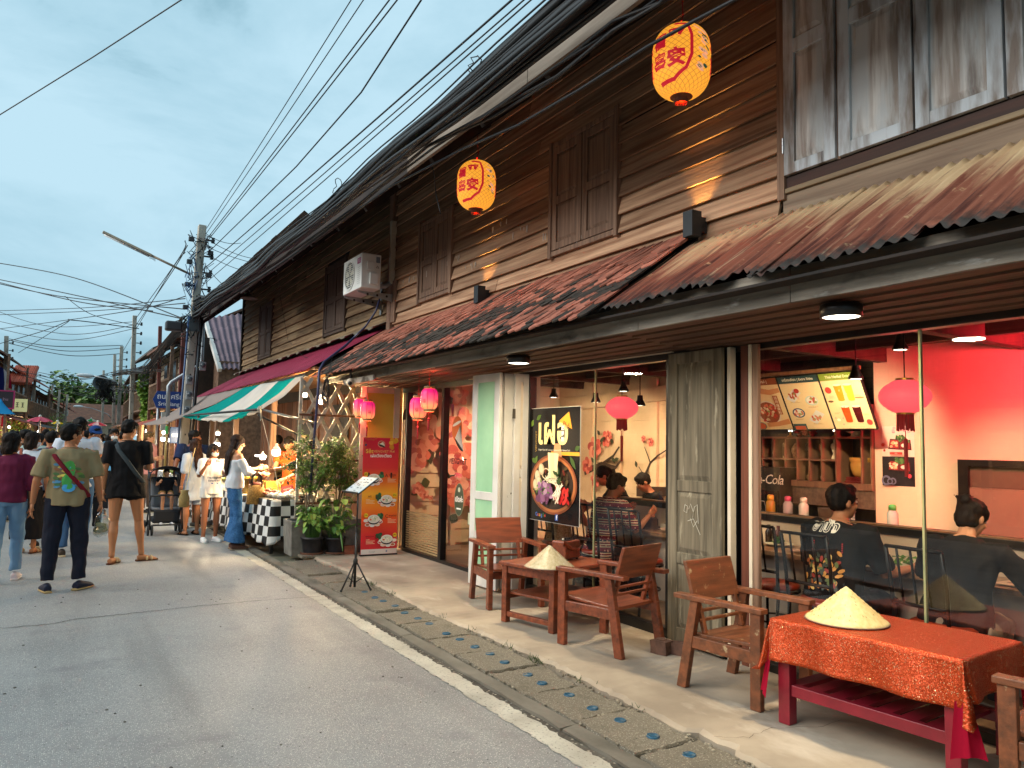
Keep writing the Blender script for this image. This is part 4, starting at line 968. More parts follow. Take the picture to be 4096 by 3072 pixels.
mb = MB().grid(lambda a, b: (5.22 + .2 * a, 6.2 + .28 * b, .742 + .035 * (1 + mnoise.noise(Vector((a * 5, b * 6, 1))))), 16, 20); tag(mb.build('printed_scarf', mat('leaf_scarf', '#c5c0a8', .8, c2='#5f7a58', scale=(28, 28, 28), lo=.45, hi=.55), None, True), 'crumpled scarf with green leaf print on the counter', 'scarf')
m_tube = mat('black_tube', '#0c0b0b', .4, spec=.25)
m_seat = mat('red_vinyl', '#8e2f17', .3, c2='#7a2612', scale=(4, 4, 4))
def bar_chair(loc, rz, lb):
 t = thing('bar_chair', lb, 'chair', loc, rz, 'black tube chairs at the bar counter')
 MB().lathe([(.001, .44), (.16, .44), (.19, .455), (.195, .475), (.17, .492), (.001, .495)], seg=26).build('seat', m_seat, t, True)
 MB().tube([(.19 * math.cos(a), .19 * math.sin(a), .435) for a in np.linspace(0, 2 * math.pi, 20)], .011, 6).build('seat_ring', m_tube, t, True)
 for sx in (-1, 1):
  MB().tube([(sx * .16, .15, .43), (sx * .19, .20, 0)], .012, 6).build('leg', m_tube, t, True)
  MB().tube([(sx * .16, -.22, 0), (sx * .17, -.19, .43), (sx * .18, -.22, .72), (sx * .18, -.26, .93)], .013, 6).build('back_post', m_tube, t, True)
 for z, dy in ((.93, -.26), (.60, -.205)): MB().tube([(-.18, dy, z), (-.09, dy - .02, z + .003), (0, dy - .028, z + .004), (.09, dy - .02, z + .003), (.18, dy, z)], .012, 6).build('back_rail', m_tube, t, True)
 for x in (-.09, 0, .09): MB().tube([(x, -.225, .60), (x, -.282, .93)], .008, 5).build('spindle', m_tube, t, True)
 MB().tube([(.17 * math.cos(a), .17 * math.sin(a), .22) for a in np.linspace(0, 2 * math.pi, 16)], .008, 5).build('foot_ring', m_tube, t, True)
 return t
FX = R(-90)
bar_chair((4.78, 4.02, .066), FX + .1, 'empty black chair with red round seat next to the man in black')
bar_chair((4.62, 3.42, .066), FX, 'black chair under the man in the printed black shirt')
bar_chair((4.60, 2.62, .066), FX - .1, 'black chair under the seated woman with a hair bun')
bar_chair((4.66, 5.40, .066), FX + .15, 'empty black chair with red seat nearest the grey door leaf')
bar_chair((4.70, 6.05, .066), FX + .1, 'black chair under the man in the patterned shirt')
bar_chair((4.72, 6.8, .066), FX, 'black chair under the guest behind the noodle poster')
m_redl = mat('red_lantern_silk', '#f06a70', .5, emit='#ff5560', estr=.95)
m_tass = mat('red_tassel', '#a3141c', .7, c2='#7c0d14', scale=(60, 60, 2))
def round_lantern(loc, lb, r_=.17):
 t = thing('round_lantern', lb, 'lantern', loc, group='round red lanterns inside the restaurant')
 mb = MB(); prof = [(.055 + (r_ - .055) * math.sin(math.pi * k / 24) ** .75 + .002 * (k % 2), -.115 + .23 * k / 24) for k in range(25)]
 mb.lathe(prof, seg=28).build('lantern_body', m_redl, t, True)
 for z in (-.125, .112): MB().lathe([(.058, z), (.058, z + .016)], seg=18, cap=True).build('rim', mat('brass', '#b08a3a', .3, .9), t)
 mb = MB()
 for k in range(26):
  a = 2 * math.pi * k / 26; mb.tube([(.05 * math.cos(a), .05 * math.sin(a), -.125), (.052 * math.cos(a) + jit(.006), .052 * math.sin(a) + jit(.006), -.235 + jit(.012))], .006, 4)
 mb.build('fringe', m_tass, t)['kind'] = 'stuff'
 MB().tube([(0, 0, -.24), (0, 0, -.29), (0, 0, -.30), (.002, 0, -.56)], [.003, .003, .014, .012], 8).build('tassel', m_tass, t)
 MB().tube([(0, 0, .125), (0, 0, 2.6 - loc[2])], .004, 5).build('cord', m_tube, t)
 lamp('lantern_bulb', 'POINT', (0, 0, -.02), 9., (1, .14, .10), t, .17)
round_lantern((5.1, 6.24, 1.97), 'round red lantern with tassel behind the first restaurant window')
round_lantern((5.1, 3.14, 1.95), 'round red lantern with tassel before the pink kitchen wall')
m_spot = emimat('spot_glow', '#fff1d6', 14.)
def spot(loc, lb, tgt, en=28, big=False, col=(1, .74, .45)):
 t = thing('ceiling_spot', lb, 'spotlight', loc, group='spotlights under the restaurant ceiling')
 MB().lathe([(.03, .12), (.035, .07), (.06, .02), (.062, 0), (.056, 0), (.03, .03)], seg=16).build('shade', m_black, t, True)
 MB().lathe([(.001, .004), (.05, .004)], seg=16).build('bulb', m_spot, t)
 MB().tube([(0, 0, .11), (0, 0, 2.6 - loc[2])], .006, 5).build('rod', m_tube, t)
 d = (Vector(tgt) - Vector(loc)).to_track_quat('-Z', 'Y').to_euler()
 lamp('spot_beam', 'SPOT', (0, 0, -.01), en * 2., col, t, .04, d, 100, .8)
spot((5.8, 7.07, 2.22), 'black pendant spot above the red lantern by the wall painting', (6.9, 7.6, 1.2), 45)
spot((5.8, 6.77, 2.04), 'black spot just behind the first red lantern', (6.8, 6.9, .9), 30)
spot((5.8, 7.61, 2.11), 'small black spot beside the glass joint of the first window', (7.0, 8.6, 1.3), 45)
spot((5.7, 8.4, 2.2), 'black spot above the printed poster', (6.9, 9.3, 1.3), 40)
spot((5.8, 4.0, 2.17), 'black bell spot hanging before the drinks menu', (7.1, 5.3, 1.35), 85)
spot((5.8, 3.6, 2.38), 'ceiling spot above the pink kitchen wall', (6.6, 3.3, .8), 60)
spot((5.3, 9.2, 2.35), 'ceiling spot inside the entrance', (5.6, 10.1, 1.0), 60)
spot((5.2, 5.0, 2.38), 'ceiling spot above the counter near the grey door', (5.4, 4.9, .7), 40)
spot((5.2, 1.9, 2.38), 'ceiling spot near the glass joint of the second window', (5.5, 2.2, .7), 40)
t = thing('red_ceiling_lamp', 'red ceiling lamp glowing above the kitchen wall', 'lamp', (6.3, 1.9, 2.40)); MB().lathe([(.001, 0), (.12, 0), (.13, .04), (.13, .11)], seg=20).build('diffuser', mat('red_diffuser', '#ff2030', .4, emit='#ff1a28', estr=3.), t)
lamp('red_light', 'SPOT', (0, 0, -.12), 520, (1, .04, .07), t, .15, Vector((.9, 1.1, -.12)).to_track_quat('-Z', 'Y').to_euler(), 125, .9)
# ================================================================ things on the terrace
m_ch = mat('reddish_teak', '#8a4427', .38, c2='#5f2c18', scale=(3, 26, 26), stain=[('#a88a63', (30, 30, 30), .70, .76), ('#3d2114', (5, 9, 9), .62, .8)], bump=.12, bscale=(8, 60, 60), rand=.12, coat=.25)
m_ch2 = mat('worn_teak', '#80492b', .5, c2='#5a351f', scale=(3, 20, 20), stain=[('#b09873', (16, 16, 16), .62, .72), ('#8b7c68', (4, 4, 4), .62, .78)], bump=.2, bscale=(8, 60, 60), rand=.15)
def armchair(loc, rz, lb, m=m_ch):
 t = thing('wooden_armchair', lb, 'armchair', loc, rz, 'wooden armchairs on the terrace')
 w, d = .255, .25
 B = .0045
 for sx in (-1, 1):
  x = sx * w
  MB().bb((x - .022, d - .035, 0), (x + .022, d + .035, .545)).build('leg', m, t, bevel=B)
  mb = MB(); mb.hexa([(x - .022, -d - .075, 0), (x + .022, -d - .075, 0), (x + .022, -d - .005, 0), (x - .022, -d - .005, 0), (x - .022, -d + .03, .545), (x + .022, -d + .03, .545), (x + .022, -d + .09, .545), (x - .022, -d + .09, .545)]); mb.build('leg', m, t, bevel=B)
  MB().bb((x - .036, -d - .09, .547), (x + .036, d + .05, .578)).build('armrest', m, t, bevel=B)
  MB().bb((x - .016, -d - .02, .255), (x + .016, d - .036, .33)).build('seat_rail', m, t, bevel=B)
 mb = MB(); mb.hexa([(-w + .023, -d + .02, .315), (w - .023, -d + .02, .315), (w - .023, d + .05, .345), (-w + .023, d + .05, .345), (-w + .023, -d + .02, .338), (w - .023, -d + .02, .338), (w - .023, d + .05, .368), (-w + .023, d + .05, .368)]); mb.build('seat', m, t, bevel=B)
 MB().bb((-w + .024, d - .02, .27), (w - .024, d + .012, .335)).build('front_rail', m, t, bevel=B)
 def back(z): return -d + .085 - (z - .33) * .30
 for sx in (-1, 1): MB().bar((sx * .19, back(.34), .34), (sx * .19, back(.57), .57), .03, .03, (0, 1, 0)).build('back_post', m, t, bevel=B)
 for z in (.42, .475): MB().bar((-w + .024, back(z), z), (w - .024, back(z), z), .026, .018).build('back_slat', m, t, bevel=.003)
 mb = MB(); a, b = .535, .775
 mb.hexa([(-.235, back(a) - .014, a), (.235, back(a) - .014, a), (.235, back(a) + .014, a), (-.235, back(a) + .014, a), (-.235, back(b) - .014, b), (.235, back(b) - .014, b), (.235, back(b) + .014, b), (-.235, back(b) + .014, b)]); mb.build('backrest', m, t, bevel=B)
 return t
armchair((3.79, 6.33, .06), R(169), 'brown wooden armchair in front of the mint green door leaf')
armchair((3.715, 4.67, .06), R(14), 'brown wooden armchair with its back turned, between the small table and the grey door leaf')
armchair((3.79, 3.40, .06), R(187), 'worn wooden armchair beside the sequin covered table', m_ch2)
armchair((3.745, 1.50, .06), R(9), 'pale worn wooden armchair cut off beyond the red table end', m_ch2)
t = thing('side_table', 'small brown wooden table holding a conical hat and a leather radio', 'table', (3.80, 5.50, .06), R(14))
hx, hy = .35, .27
MB().bb((-hx - .05, -hy - .05, .475), (hx + .05, hy + .05, .505)).build('tabletop', m_ch, t, bevel=.005)
for sx in (-1, 1):
 for sy in (-1, 1): MB().bb((sx * hx - .028, sy * hy - .028, 0), (sx * hx + .028, sy * hy + .028, .474)).build('leg', m_ch, t, bevel=.004)
 MB().bb((sx * hx - .018, -hy + .03, .41), (sx * hx + .018, hy - .03, .472)).build('apron', m_ch, t, bevel=.003)
 MB().bb((sx * hx - .018, -hy + .03, .05), (sx * hx + .018, hy - .03, .09)).build('stretcher', m_ch, t, bevel=.003)
for sy in (-1, 1):
 MB().bb((-hx + .03, sy * hy - .018, .41), (hx - .03, sy * hy + .018, .472)).build('apron', m_ch, t, bevel=.003)
 MB().bb((-hx + .03, sy * hy - .016, .19), (hx - .03, sy * hy + .016, .23)).build('stretcher', m_ch, t, bevel=.003)
MB().bb((-hx + .02, -hy + .02, .232), (hx - .02, hy - .02, .25)).build('lower_shelf', m_ch, t, bevel=.003)
m_straw = mat('palm_leaf_straw', '#d9c58e', .55, c2='#c9b277', scale=(40, 40, 8), bump=.25, bscale=(60, 60, 10))
m_straw2 = mat('glossy_straw', '#c9bd9d', .28, c2='#b0a17c', scale=(40, 40, 8), bump=.25, bscale=(60, 60, 10), coat=.6)
m_thread = mat('pale_thread', '#a88f5c', .7)
def conical_hat(loc, r_, h, lb, m):
 t = thing('conical_hat', lb, 'hat', loc)
 mb = MB(); seg = 64; prof = [(.002, h)] + [(r_ * q, h * (1 - q) ** 1.03 + .004) for q in np.linspace(.04, 1, 22)] + [(r_ * .985, .0), (.002, h - .02)]
 vs = []; 
 for i, (q, z) in enumerate(prof):
  for k in range(seg):
   a = 2 * math.pi * k / seg; z_ = z + (.003 * (i % 2) if 1 < i < 22 else 0) + .0012 * math.sin(a * 32)
   vs.append((q * math.cos(a), q * math.sin(a), z_))
 n = len(prof); mb.add(vs, [(i * seg + k, (i + 1) * seg + k, (i + 1) * seg + (k + 1) % seg, i * seg + (k + 1) % seg) for i in range(n - 1) for k in range(seg)])
 mb.build('cone', m, t, True)
 MB().tube([(r_ * math.cos(a), r_ * math.sin(a), .004) for a in np.linspace(0, 2 * math.pi, 49)], .0035, 6).build('rim', mat('rim_binding', '#8a6a58', .6), t, True)
 mb = MB()
 for k in range(70):
  a = random.random() * 6.28; q = random.uniform(.2, .97); z = h * (1 - q) + .006; q2 = q + .03; z2 = h * (1 - q2) + .006
  mb.tube([(r_ * q * math.cos(a), r_ * q * math.sin(a), z), (r_ * q2 * math.cos(a + .01), r_ * q2 * math.sin(a + .01), z2)], .0018, 4)
 mb.build('stitches', m_thread, t)['kind'] = 'stuff'
 return t
conical_hat((3.56, 5.27, .566), .205, .175, 'glossy white conical straw hat on the small brown table', m_straw2)
conical_hat((3.80, 2.70, .629), .215, .185, 'matt straw conical hat lying on the sequin tablecloth', m_straw)
t = thing('radio', 'brown leather box radio with strap handle on the small table', 'radio', (3.93, 5.56, .566), R(20))
m_lea = mat('brown_leather', '#7a3a1f', .42, c2='#5f2a16', scale=(40, 40, 40), bump=.15)
mb = MB(); mb.bb((-.115, -.075, .012), (.115, .075, .165)); mb.build('case', m_lea, t, bevel=.012)
MB().bb((-.07, -.045, .1655), (.07, .045, .169)).build('control_panel', m_black, t)
for x in (-.045, -.015, .02, .05): MB().lathe([(.010, .1692), (.010, .185), (.001, .186)], (x, 0, 0), 12).build('knob', mat('knob_cream' if x < -.04 else 'knob_black', '#d9d2bd' if x < -.04 else '#1c1a19', .4), t)
MB().tube([(-.118, -.06, .13), (-.14, -.075, .165), (-.05, -.095, .10), (.05, -.095, .09), (.13, -.07, .11), (.118, -.05, .13)], [(.004, .014)] * 6, 8, ref=(0, 1, .3)).build('strap', m_lea, t, True)
for x in (-.09, .09):
 for y in (-.055, .055): MB().lathe([(.012, 0), (.012, .012)], (x, y, 0), 10, cap=True).build('foot', m_black, t)
m_redw = mat('crimson_paint', '#8c1a2c', .4, c2='#731423', scale=(6, 6, 6), stain=('#4a1018', (9, 9, 9), .66, .76), coat=.2)
TL = Vector((3.865, 2.49, .06)); TA = R(5)
t = thing('low_table', 'low crimson bench table with slatted lower shelf under the sequin cloth', 'table', TL, TA)
hx, hy = .265, .44
for sx in (-1, 1):
 for sy in (-1, 1): MB().bb((sx * hx - .035, sy * hy - .035, 0), (sx * hx + .035, sy * hy + .035, .535)).build('leg', m_redw, t, bevel=.004)
 MB().bb((sx * hx - .02, -hy + .036, .155), (sx * hx + .02, hy - .036, .215)).build('side_rail', m_redw, t, bevel=.003)
MB().bb((-hx - .045, -hy - .045, .536), (hx + .045, hy + .045, .558)).build('tabletop', m_redw, t)
for i in range(7):
 y = -hy + .06 + i * .125; MB().bb((-hx + .021, y, .19), (hx - .021, y + .085, .212)).build('shelf_slat', m_redw, t, bevel=.002)
def sequin():
 m = bpy.data.materials.new('orange_sequins'); m.use_nodes = True; q = m.node_tree; n = q.nodes; l = q.links; b = n['Principled BSDF']
 tcn = n.new('ShaderNodeTexCoord'); v = n.new('ShaderNodeTexVoronoi'); v.inputs['Scale'].default_value = 330; l.new(tcn.outputs['Object'], v.inputs['Vector'])
 s = n.new('ShaderNodeSeparateColor'); l.new(v.outputs['Color'], s.inputs[0])
 mr = n.new('ShaderNodeMix'); mr.data_type = 'RGBA'; mr.inputs[6].default_value = lin('#a0300f'); mr.inputs[7].default_value = lin('#bf4c1a'); l.new(s.outputs[0], mr.inputs[0]); l.new(mr.outputs[2], b.inputs['Base Color'])
 b.inputs['Metallic'].default_value = .55
 gt = n.new('ShaderNodeMath'); gt.operation = 'GREATER_THAN'; gt.inputs[1].default_value = .97; l.new(s.outputs[1], gt.inputs[0]); rg = n.new('ShaderNodeMapRange'); rg.inputs[3].default_value = .42; rg.inputs[4].default_value = .08; l.new(gt.outputs[0], rg.inputs[0]); l.new(rg.outputs[0], b.inputs['Roughness'])
 m2 = n.new('ShaderNodeMix'); m2.data_type = 'RGBA'; l.new(gt.outputs[0], m2.inputs[0]); l.new(mr.outputs[2], m2.inputs[6]); m2.inputs[7].default_value = lin('#ffdca8'); l.new(m2.outputs[2], b.inputs['Base Color'])  # rare pale cells: sparkle glints painted into the base colour
 vm = n.new('ShaderNodeVectorMath'); vm.operation = 'SUBTRACT'; l.new(v.outputs['Color'], vm.inputs[0]); vm.inputs[1].default_value = (.5, .5, .5)
 sc_ = n.new('ShaderNodeVectorMath'); sc_.operation = 'SCALE'; sc_.inputs[3].default_value = .6; l.new(vm.outputs[0], sc_.inputs[0])
 g_ = n.new('ShaderNodeNewGeometry'); ad = n.new('ShaderNodeVectorMath'); l.new(g_.outputs['Normal'], ad.inputs[0]); l.new(sc_.outputs[0], ad.inputs[1])
 nn = n.new('ShaderNodeVectorMath'); nn.operation = 'NORMALIZE'; l.new(ad.outputs[0], nn.inputs[0]); l.new(nn.outputs[0], b.inputs['Normal']); return m
m_seq = sequin()
tcl = thing('sequin_tablecloth', 'orange sequin tablecloth with pink tulle corners draped over the low red table', 'tablecloth', TL, TA)
def cloth_fn(a, b):
 """square cloth folded over the table edges: a along X, b along Y"""
 ex, ey = hx + .052, hy + .052; dx, dy = .22, .185
 px = (a * 2 - 1) * (ex + dx); py = (b * 2 - 1) * (ey + dy)
 ox = max(0, abs(px) - ex); oy = max(0, abs(py) - ey); sx = math.copysign(1, px); sy = math.copysign(1, py)
 z = .566; x = max(-ex, min(ex, px)); y = max(-ey, min(ey, py))
 if ox > 0 and oy > 0:
  q = (ox / dx, oy / dy); r_ = max(ox, oy) + .35 * min(ox, oy); out = .07 * min(q)
  x += sx * (.012 + out * (1 if q[0] >= q[1] else .35)); y += sy * (.012 + out * (1 if q[1] >= q[0] else .35)); z -= r_
 elif ox > 0: z -= ox; x += sx * (.012 + .018 * math.sin(py * 17) * ox / dx + .03 * ox / dx)
 elif oy > 0: z -= oy; y += sy * (.012 + .02 * math.sin(px * 15) * oy / dy + .03 * oy / dy)
 else: z += .0015 * mnoise.noise(Vector((px * 8, py * 8, 0)))
 if z < .56: x += .006 * mnoise.noise(Vector((x * 9, y * 9, z * 7))); y += .006 * mnoise.noise(Vector((x * 9 + 5, y * 9, z * 7)))
 return (x, y, z)
mb = MB().grid(cloth_fn, 70, 90); o = mb.build('cloth', m_seq, tcl, True); s_ = o.modifiers.new('thickness', 'SOLIDIFY'); s_.thickness = .002
m_tul = clothmat('pink_tulle', '#b91f3c', .4)
for sx, sy in ((-1, 1), (-1, -1), (1, -1), (1, 1)):
 cx, cy = sx * (hx + .085), sy * (hy + .085)
 def fn(a, b, cx=cx, cy=cy, sx=sx, sy=sy):
  w = .03 + .05 * b; q = (a - .5) * 2
  return (cx - sx * .02 + sx * .02 * b + w * q * (.7 if sx * sy > 0 else -.7) + .012 * math.sin(a * 9), cy - sy * .02 + sy * .03 * b + w * q * -.6 + .012 * math.cos(a * 8), .40 - .24 * b - .02 * abs(q))
 MB().grid(fn, 10, 8).build('tulle_corner', m_tul, tcl, True)
m_brk = mat('dark_brick', '#6b4d3f', .9, c2='#4d372d', scale=(14, 14, 14), bump=.5, stain=('#8a7466', (9, 9, 9), .6, .75))
def rough_brick(loc, sz, rz, lb):
 mb = MB(); n = 4; 
 bm = bmesh.new(); bmesh.ops.create_cube(bm, size=1); bmesh.ops.subdivide_edges(bm, edges=bm.edges[:], cuts=3, use_grid_fill=True)
 for v in bm.verts:
  v.co = Vector((v.co.x * sz[0], v.co.y * sz[1], (v.co.z + .5) * sz[2])); v.co += Vector((mnoise.noise(v.co * 14), mnoise.noise(v.co * 14 + Vector((5, 0, 0))), mnoise.noise(v.co * 14 + Vector((0, 7, 0))))) * .007
 me = bpy.data.meshes.new('brick'); bm.to_mesh(me); bm.free(); me.materials.append(m_brk)
 o = inst('brick', me, None, loc, (0, 0, rz)); tag(o, lb, 'brick'); return o
bp = at_z(1437, 1412, .06)
rough_brick((bp.x - .02, bp.y + .02, .06), (.10, .13, .095), .3, 'dark square brick with a round boss before the grey door leaf')
rough_brick((bp.x + .075, bp.y - .055, .06), (.08, .12, .085), .5, 'broken dark brick leaning beside the square brick')
MB().lathe([(.034, .154), (.034, .164), (.03, .168), (.001, .168)], (bp.x - .02, bp.y + .02, .0), 18).build('boss', m_brk)
bo = [o for o in COL.objects if o.name == 'boss'][0]; bo.parent = [o for o in COL.objects if o.name == 'brick'][0]; bo.matrix_parent_inverse = Matrix.Translation((bp.x - .02, bp.y + .02, .06)).inverted() if False else Matrix()
bo.location = (0, 0, 0); bo.data.transform(Matrix.Translation((-(bp.x - .02), -(bp.y + .02), -.06)))
m_mb = mat('matt_black_metal', '#121212', .45)
P0 = Vector((2.76, 7.66, .035))
t = thing('menu_stand', 'black tripod music stand holding a plastic sleeved menu', 'stand', P0)
for a in (200, 250 + 72, 85):
 a = R(a); d = Vector((math.cos(a), math.sin(a), 0))
 MB().tube([(d.x * .02, d.y * .02, .27), (d.x * .17, d.y * .17, .012)], .009, 8).build('leg', m_mb, t, True)
 MB().tube([(d.x * .015, d.y * .015, .08), (d.x * .09, d.y * .09, .14)], .005, 6).build('brace', m_mb, t, True)
 MB().ball((d.x * .172, d.y * .172, .012), .014, 8, 6).build('rubber_foot', m_mb, t, True)
MB().tube([(0, 0, .03), (0, 0, .62)], .013, 10).build('lower_tube', m_mb, t, True)
MB().tube([(0, 0, .62), (0, 0, 1.03)], .009, 10).build('upper_tube', m_mb, t, True)
MB().lathe([(.02, .26), (.024, .27), (.024, .30), (.017, .32)], seg=12, cap=True).build('collar', m_mb, t); MB().lathe([(.018, .59), (.018, .64)], seg=12, cap=True).build('clamp', m_mb, t)
ux = Vector((.1, -1., 0)).normalized(); n_ = Vector((-.58, -.058, .81)).normalized(); uy = n_.cross(ux).normalized(); ux = uy.cross(n_)
c_ = Vector((.03, .02, 1.07)) - ux * .17 - uy * .13
mb = MB(); mb.prism([c_, c_ + ux * .36, c_ + ux * .36 + uy * .27, c_ + uy * .27], -n_ * .008); mb.build('tray', m_mb, t)
mb = MB(); mb.prism([c_ - n_ * -.001, c_ + ux * .36 + n_ * .001, c_ + ux * .36 + n_ * .022, c_ + n_ * .022], -uy * .01); mb.build('lip', m_mb, t)
fl = Flat(c_ + ux * .01 + uy * .005 + n_ * .003, ux, uy); fl.rect(0, 0, .34, .255, '#6fb0cf', .2).rect(.004, .006, .33, .25, '#cfd8da', .15)
for i in range(4):
 for j in range(5): fl.rect(.015 + i * .08, .02 + j * .046, .015 + i * .08 + random.uniform(.02, .05), .035 + j * .046, random.choice(['#8d99a2', '#b4bcc0', '#6d7a85', '#a8a090', '#dfe4e4']), .2)
for k in range(5): fl.ell(.05 + .06 * k, .13 + jit(.05), .018, .014, random.choice(['#6f5a4a', '#b9b0a0', '#49525a']), 10)
fl.build(t, 'menu_sheet')
t = thing('menu_banner', 'red and orange standing menu banner with four noodle sets and yellow prices', 'banner', (3.56, 9.70, .06))
bw, bh = .50, at_y(800, 945, 9.70).z - .06
w3 = part('banner_sheet', t); w3.rotation_euler = (R(-2.0), 0, R(-1.5))
def banner_mat():
 m = bpy.data.materials.new('banner_print'); m.use_nodes = True; q = m.node_tree; n = q.nodes; l = q.links; b = n['Principled BSDF']; b.inputs['Roughness'].default_value = .4
 tcn = n.new('ShaderNodeTexCoord'); sp = n.new('ShaderNodeSeparateXYZ'); l.new(tcn.outputs['Object'], sp.inputs[0])
 r_ = n.new('ShaderNodeValToRGB'); e = r_.color_ramp; e.elements[0].position = 0; e.elements[0].color = lin('#d02632'); e.elements[1].position = 1; e.elements[1].color = lin('#d81c3e')
 for p_, c in ((.16, '#d82a32'), (.30, '#ea5626'), (.46, '#f49a24'), (.52, '#f8b430'), (.62, '#ee7828'), (.74, '#de3236')): k = e.elements.new(p_); k.color = lin(c)
 dv = n.new('ShaderNodeMath'); dv.operation = 'DIVIDE'; dv.inputs[1].default_value = bh; l.new(sp.outputs[2], dv.inputs[0]); l.new(dv.outputs[0], r_.inputs[0]); l.new(r_.outputs[0], b.inputs['Base Color']); return m
MB().bb((0, -.006, 0), (bw, .006, bh)).build('board', banner_mat(), w3)
fl = Flat((0, -.0065, 0), (1, 0, 0), (0, 0, 1)); H_ = bh
fl.rect(0, .02, bw, .085, '#d9d3cf').text('Google', .03, .155, .052, '#8f9aa6').rect(.345, .042, .365, .064, '#3f62a0').text('f', .022, .355, .052, '#f2f2f2')
for k in range(9): fl.ell(bw - .03 - random.random() * .09, H_ - .02 - random.random() * .11 * (1 if k % 2 else .5), .035, .028, random.choice(['#e0a22a', '#ecb93c', '#d8922a']), 10, random.random() * 3, .1)
for k in range(5): fl.ell(.03 + k * .035, H_ - .02 - jit(.012), .02, .014, '#d0503c', 10)
for k in range(3): fl.ell(.02, H_ - .08 - k * .05, .02, .025, '#d0503c', 10)
fl.poly([(.02, H_ - .09), (.05, H_ - .085), (.045, H_ - .11), (.02, H_ - .115)], '#2c3f6a')
fl.ell(.25, H_ - .085, .05, .045, '#d8c3a8').ell(.25, H_ - .085, .044, .04, '#c8452c').poly([(.21, H_ - .09), (.305, H_ - .125), (.272, H_ - .055)], '#efe6cf').ell(.257, H_ - .108, .052, .012, '#2a1c18', 16, -.36)
fl.text('Sĕt', .075, .085, H_ - .185, '#f0cf4a', bold=.001).text('VIENGVIET', .045, .245, H_ - .185, '#ecbd6a').text('Phở', .046, .405, H_ - .185, '#f0c878').text('เฝอเวียงเวียด', .056, .245, H_ - .245, '#f6ece2', bold=.0015)
for (yy, fx, lt, th, en, pr) in ((.655, 0, 'A', 'เฝอเนื้อโคขุน', 'Beef Phở', '239.-'), (.475, 1, 'B', 'เฝอไก่', 'Chicken Phở', '219.-'), (.31, 0, 'C', 'เฝอหมูคุโรบุตะ', 'Kurobuta pork Phở', '219.-'), (.14, 1, 'D', 'เฝอหมูคุโรบุตะ', 'Kurobuta pork Phở', '279.-')):
 y = H_ * yy; bx = .15 if not fx else .33; s_ = 1 if not fx else -1
 for k in range(10): fl.ell(bx + s_ * (.10 + jit(.03)), y + .03 + jit(.035), .026, .02, random.choice(['#1f5a3a', '#2f7a48', '#174a30']), 8, random.random() * 3)
 for dx, dy, c in ((-.105, -.02, '#e6e2d6'), (-.085, -.075, '#b0623a'), (-.02, -.085, '#dfe2e4'), (.05, -.075, '#e3c9b0'), (.09, -.04, '#b6333c'), (.075, -.02, '#d9dfc4')): fl.ell(bx + s_ * dx, y + dy, .036, .022, '#e6e4de', 14).ell(bx + s_ * dx, y + dy, .026, .015, c, 12)
 fl.bowl(bx, y, .082); fl.ell(bx - s_ * .11 if not fx else bx + .11, y + .05, .028, .028, '#ecc92c').text(pr, .022, bx - s_ * .11 if not fx else bx + .11, y + .05, '#4a2a14', bold=.0008)
 tx = .40 if not fx else .10
 fl.text(lt, .062, .325 if not fx else .185, y + .03, '#5a0f14').text(th, .02, tx + (.01 if not fx else -.01), y + .04, '#6a1016', bold=.0006).text(en, .012, tx + (.01 if not fx else -.01), y + .022, '#6a1016')
 for k in range(4): fl.rect(tx - .06, y - .005 - k * .017, tx - .06 + (.05, .12, .1, .12)[k], y - .005 - k * .017 + .005, '#f0d9b0')
fl.build(w3, 'print')
for a in (.08, .40): MB().bar((a, .01, bh * .7), (a, .22, .0), .02, .012).build('support_leg', m_mb, t)
MB().bb((-.01, -.02, 0), (bw + .01, .03, .018)).build('base', m_mb, t)
mb = MB().bb((3.42, 9.93, .06), (3.60, 10.03, .17)); tag(mb.build('terracotta_block', mat('terracotta_c', '#94583f', .9, c2='#6f402e', scale=(12, 12, 12))), 'terracotta block on the terrace behind the music stand', 'block')
# ---------------------------------------------------------------- plants by the lattice
m_conc = mat('planter_cement', '#7f7d76', .85, c2='#5f5d57', scale=(7, 7, 7), stain=('#47463f', (3, 3, 5), .58, .75), bump=.25)
m_potb = mat('black_plastic_pot', '#26262a', .5, c2='#313034', scale=(9, 9, 9))
m_bark = mat('bark', '#8a745a', .9, c2='#5a4836', scale=(30, 30, 8), bump=.4)
m_lf = [mat('leaf_a', '#78a044', .5, c2='#55802e', scale=(20, 20, 20)), mat('leaf_b', '#4d7a30', .5, c2='#3a5f24', scale=(20, 20, 20)), mat('leaf_c', '#a5be5c', .5, c2='#84a244', scale=(20, 20, 20))]
def leaf_quad(mb, p, l_, w, yaw_, pitch_, k=None, curl=.25):
 d = Vector((math.cos(yaw_) * math.cos(pitch_), math.sin(yaw_) * math.cos(pitch_), math.sin(pitch_))); s = Vector((-math.sin(yaw_), math.cos(yaw_), 0)); n_ = s.cross(d) * -1
 p = Vector(p); a = p + d * l_ * .35; b = p + d * l_ * .75 - n_ * l_ * curl * .5; c = p + d * l_ - n_ * l_ * curl
 mb.add([p, a + s * w * .5 + n_ * w * .12, b + s * w * .38, c, b - s * w * .38, a - s * w * .5 + n_ * w * .12, a, b - Vector((0, 0, w * .06))], [(0, 1, 6), (0, 6, 5), (1, 2, 7, 6), (6, 7, 4, 5), (2, 3, 7), (7, 3, 4)], k)
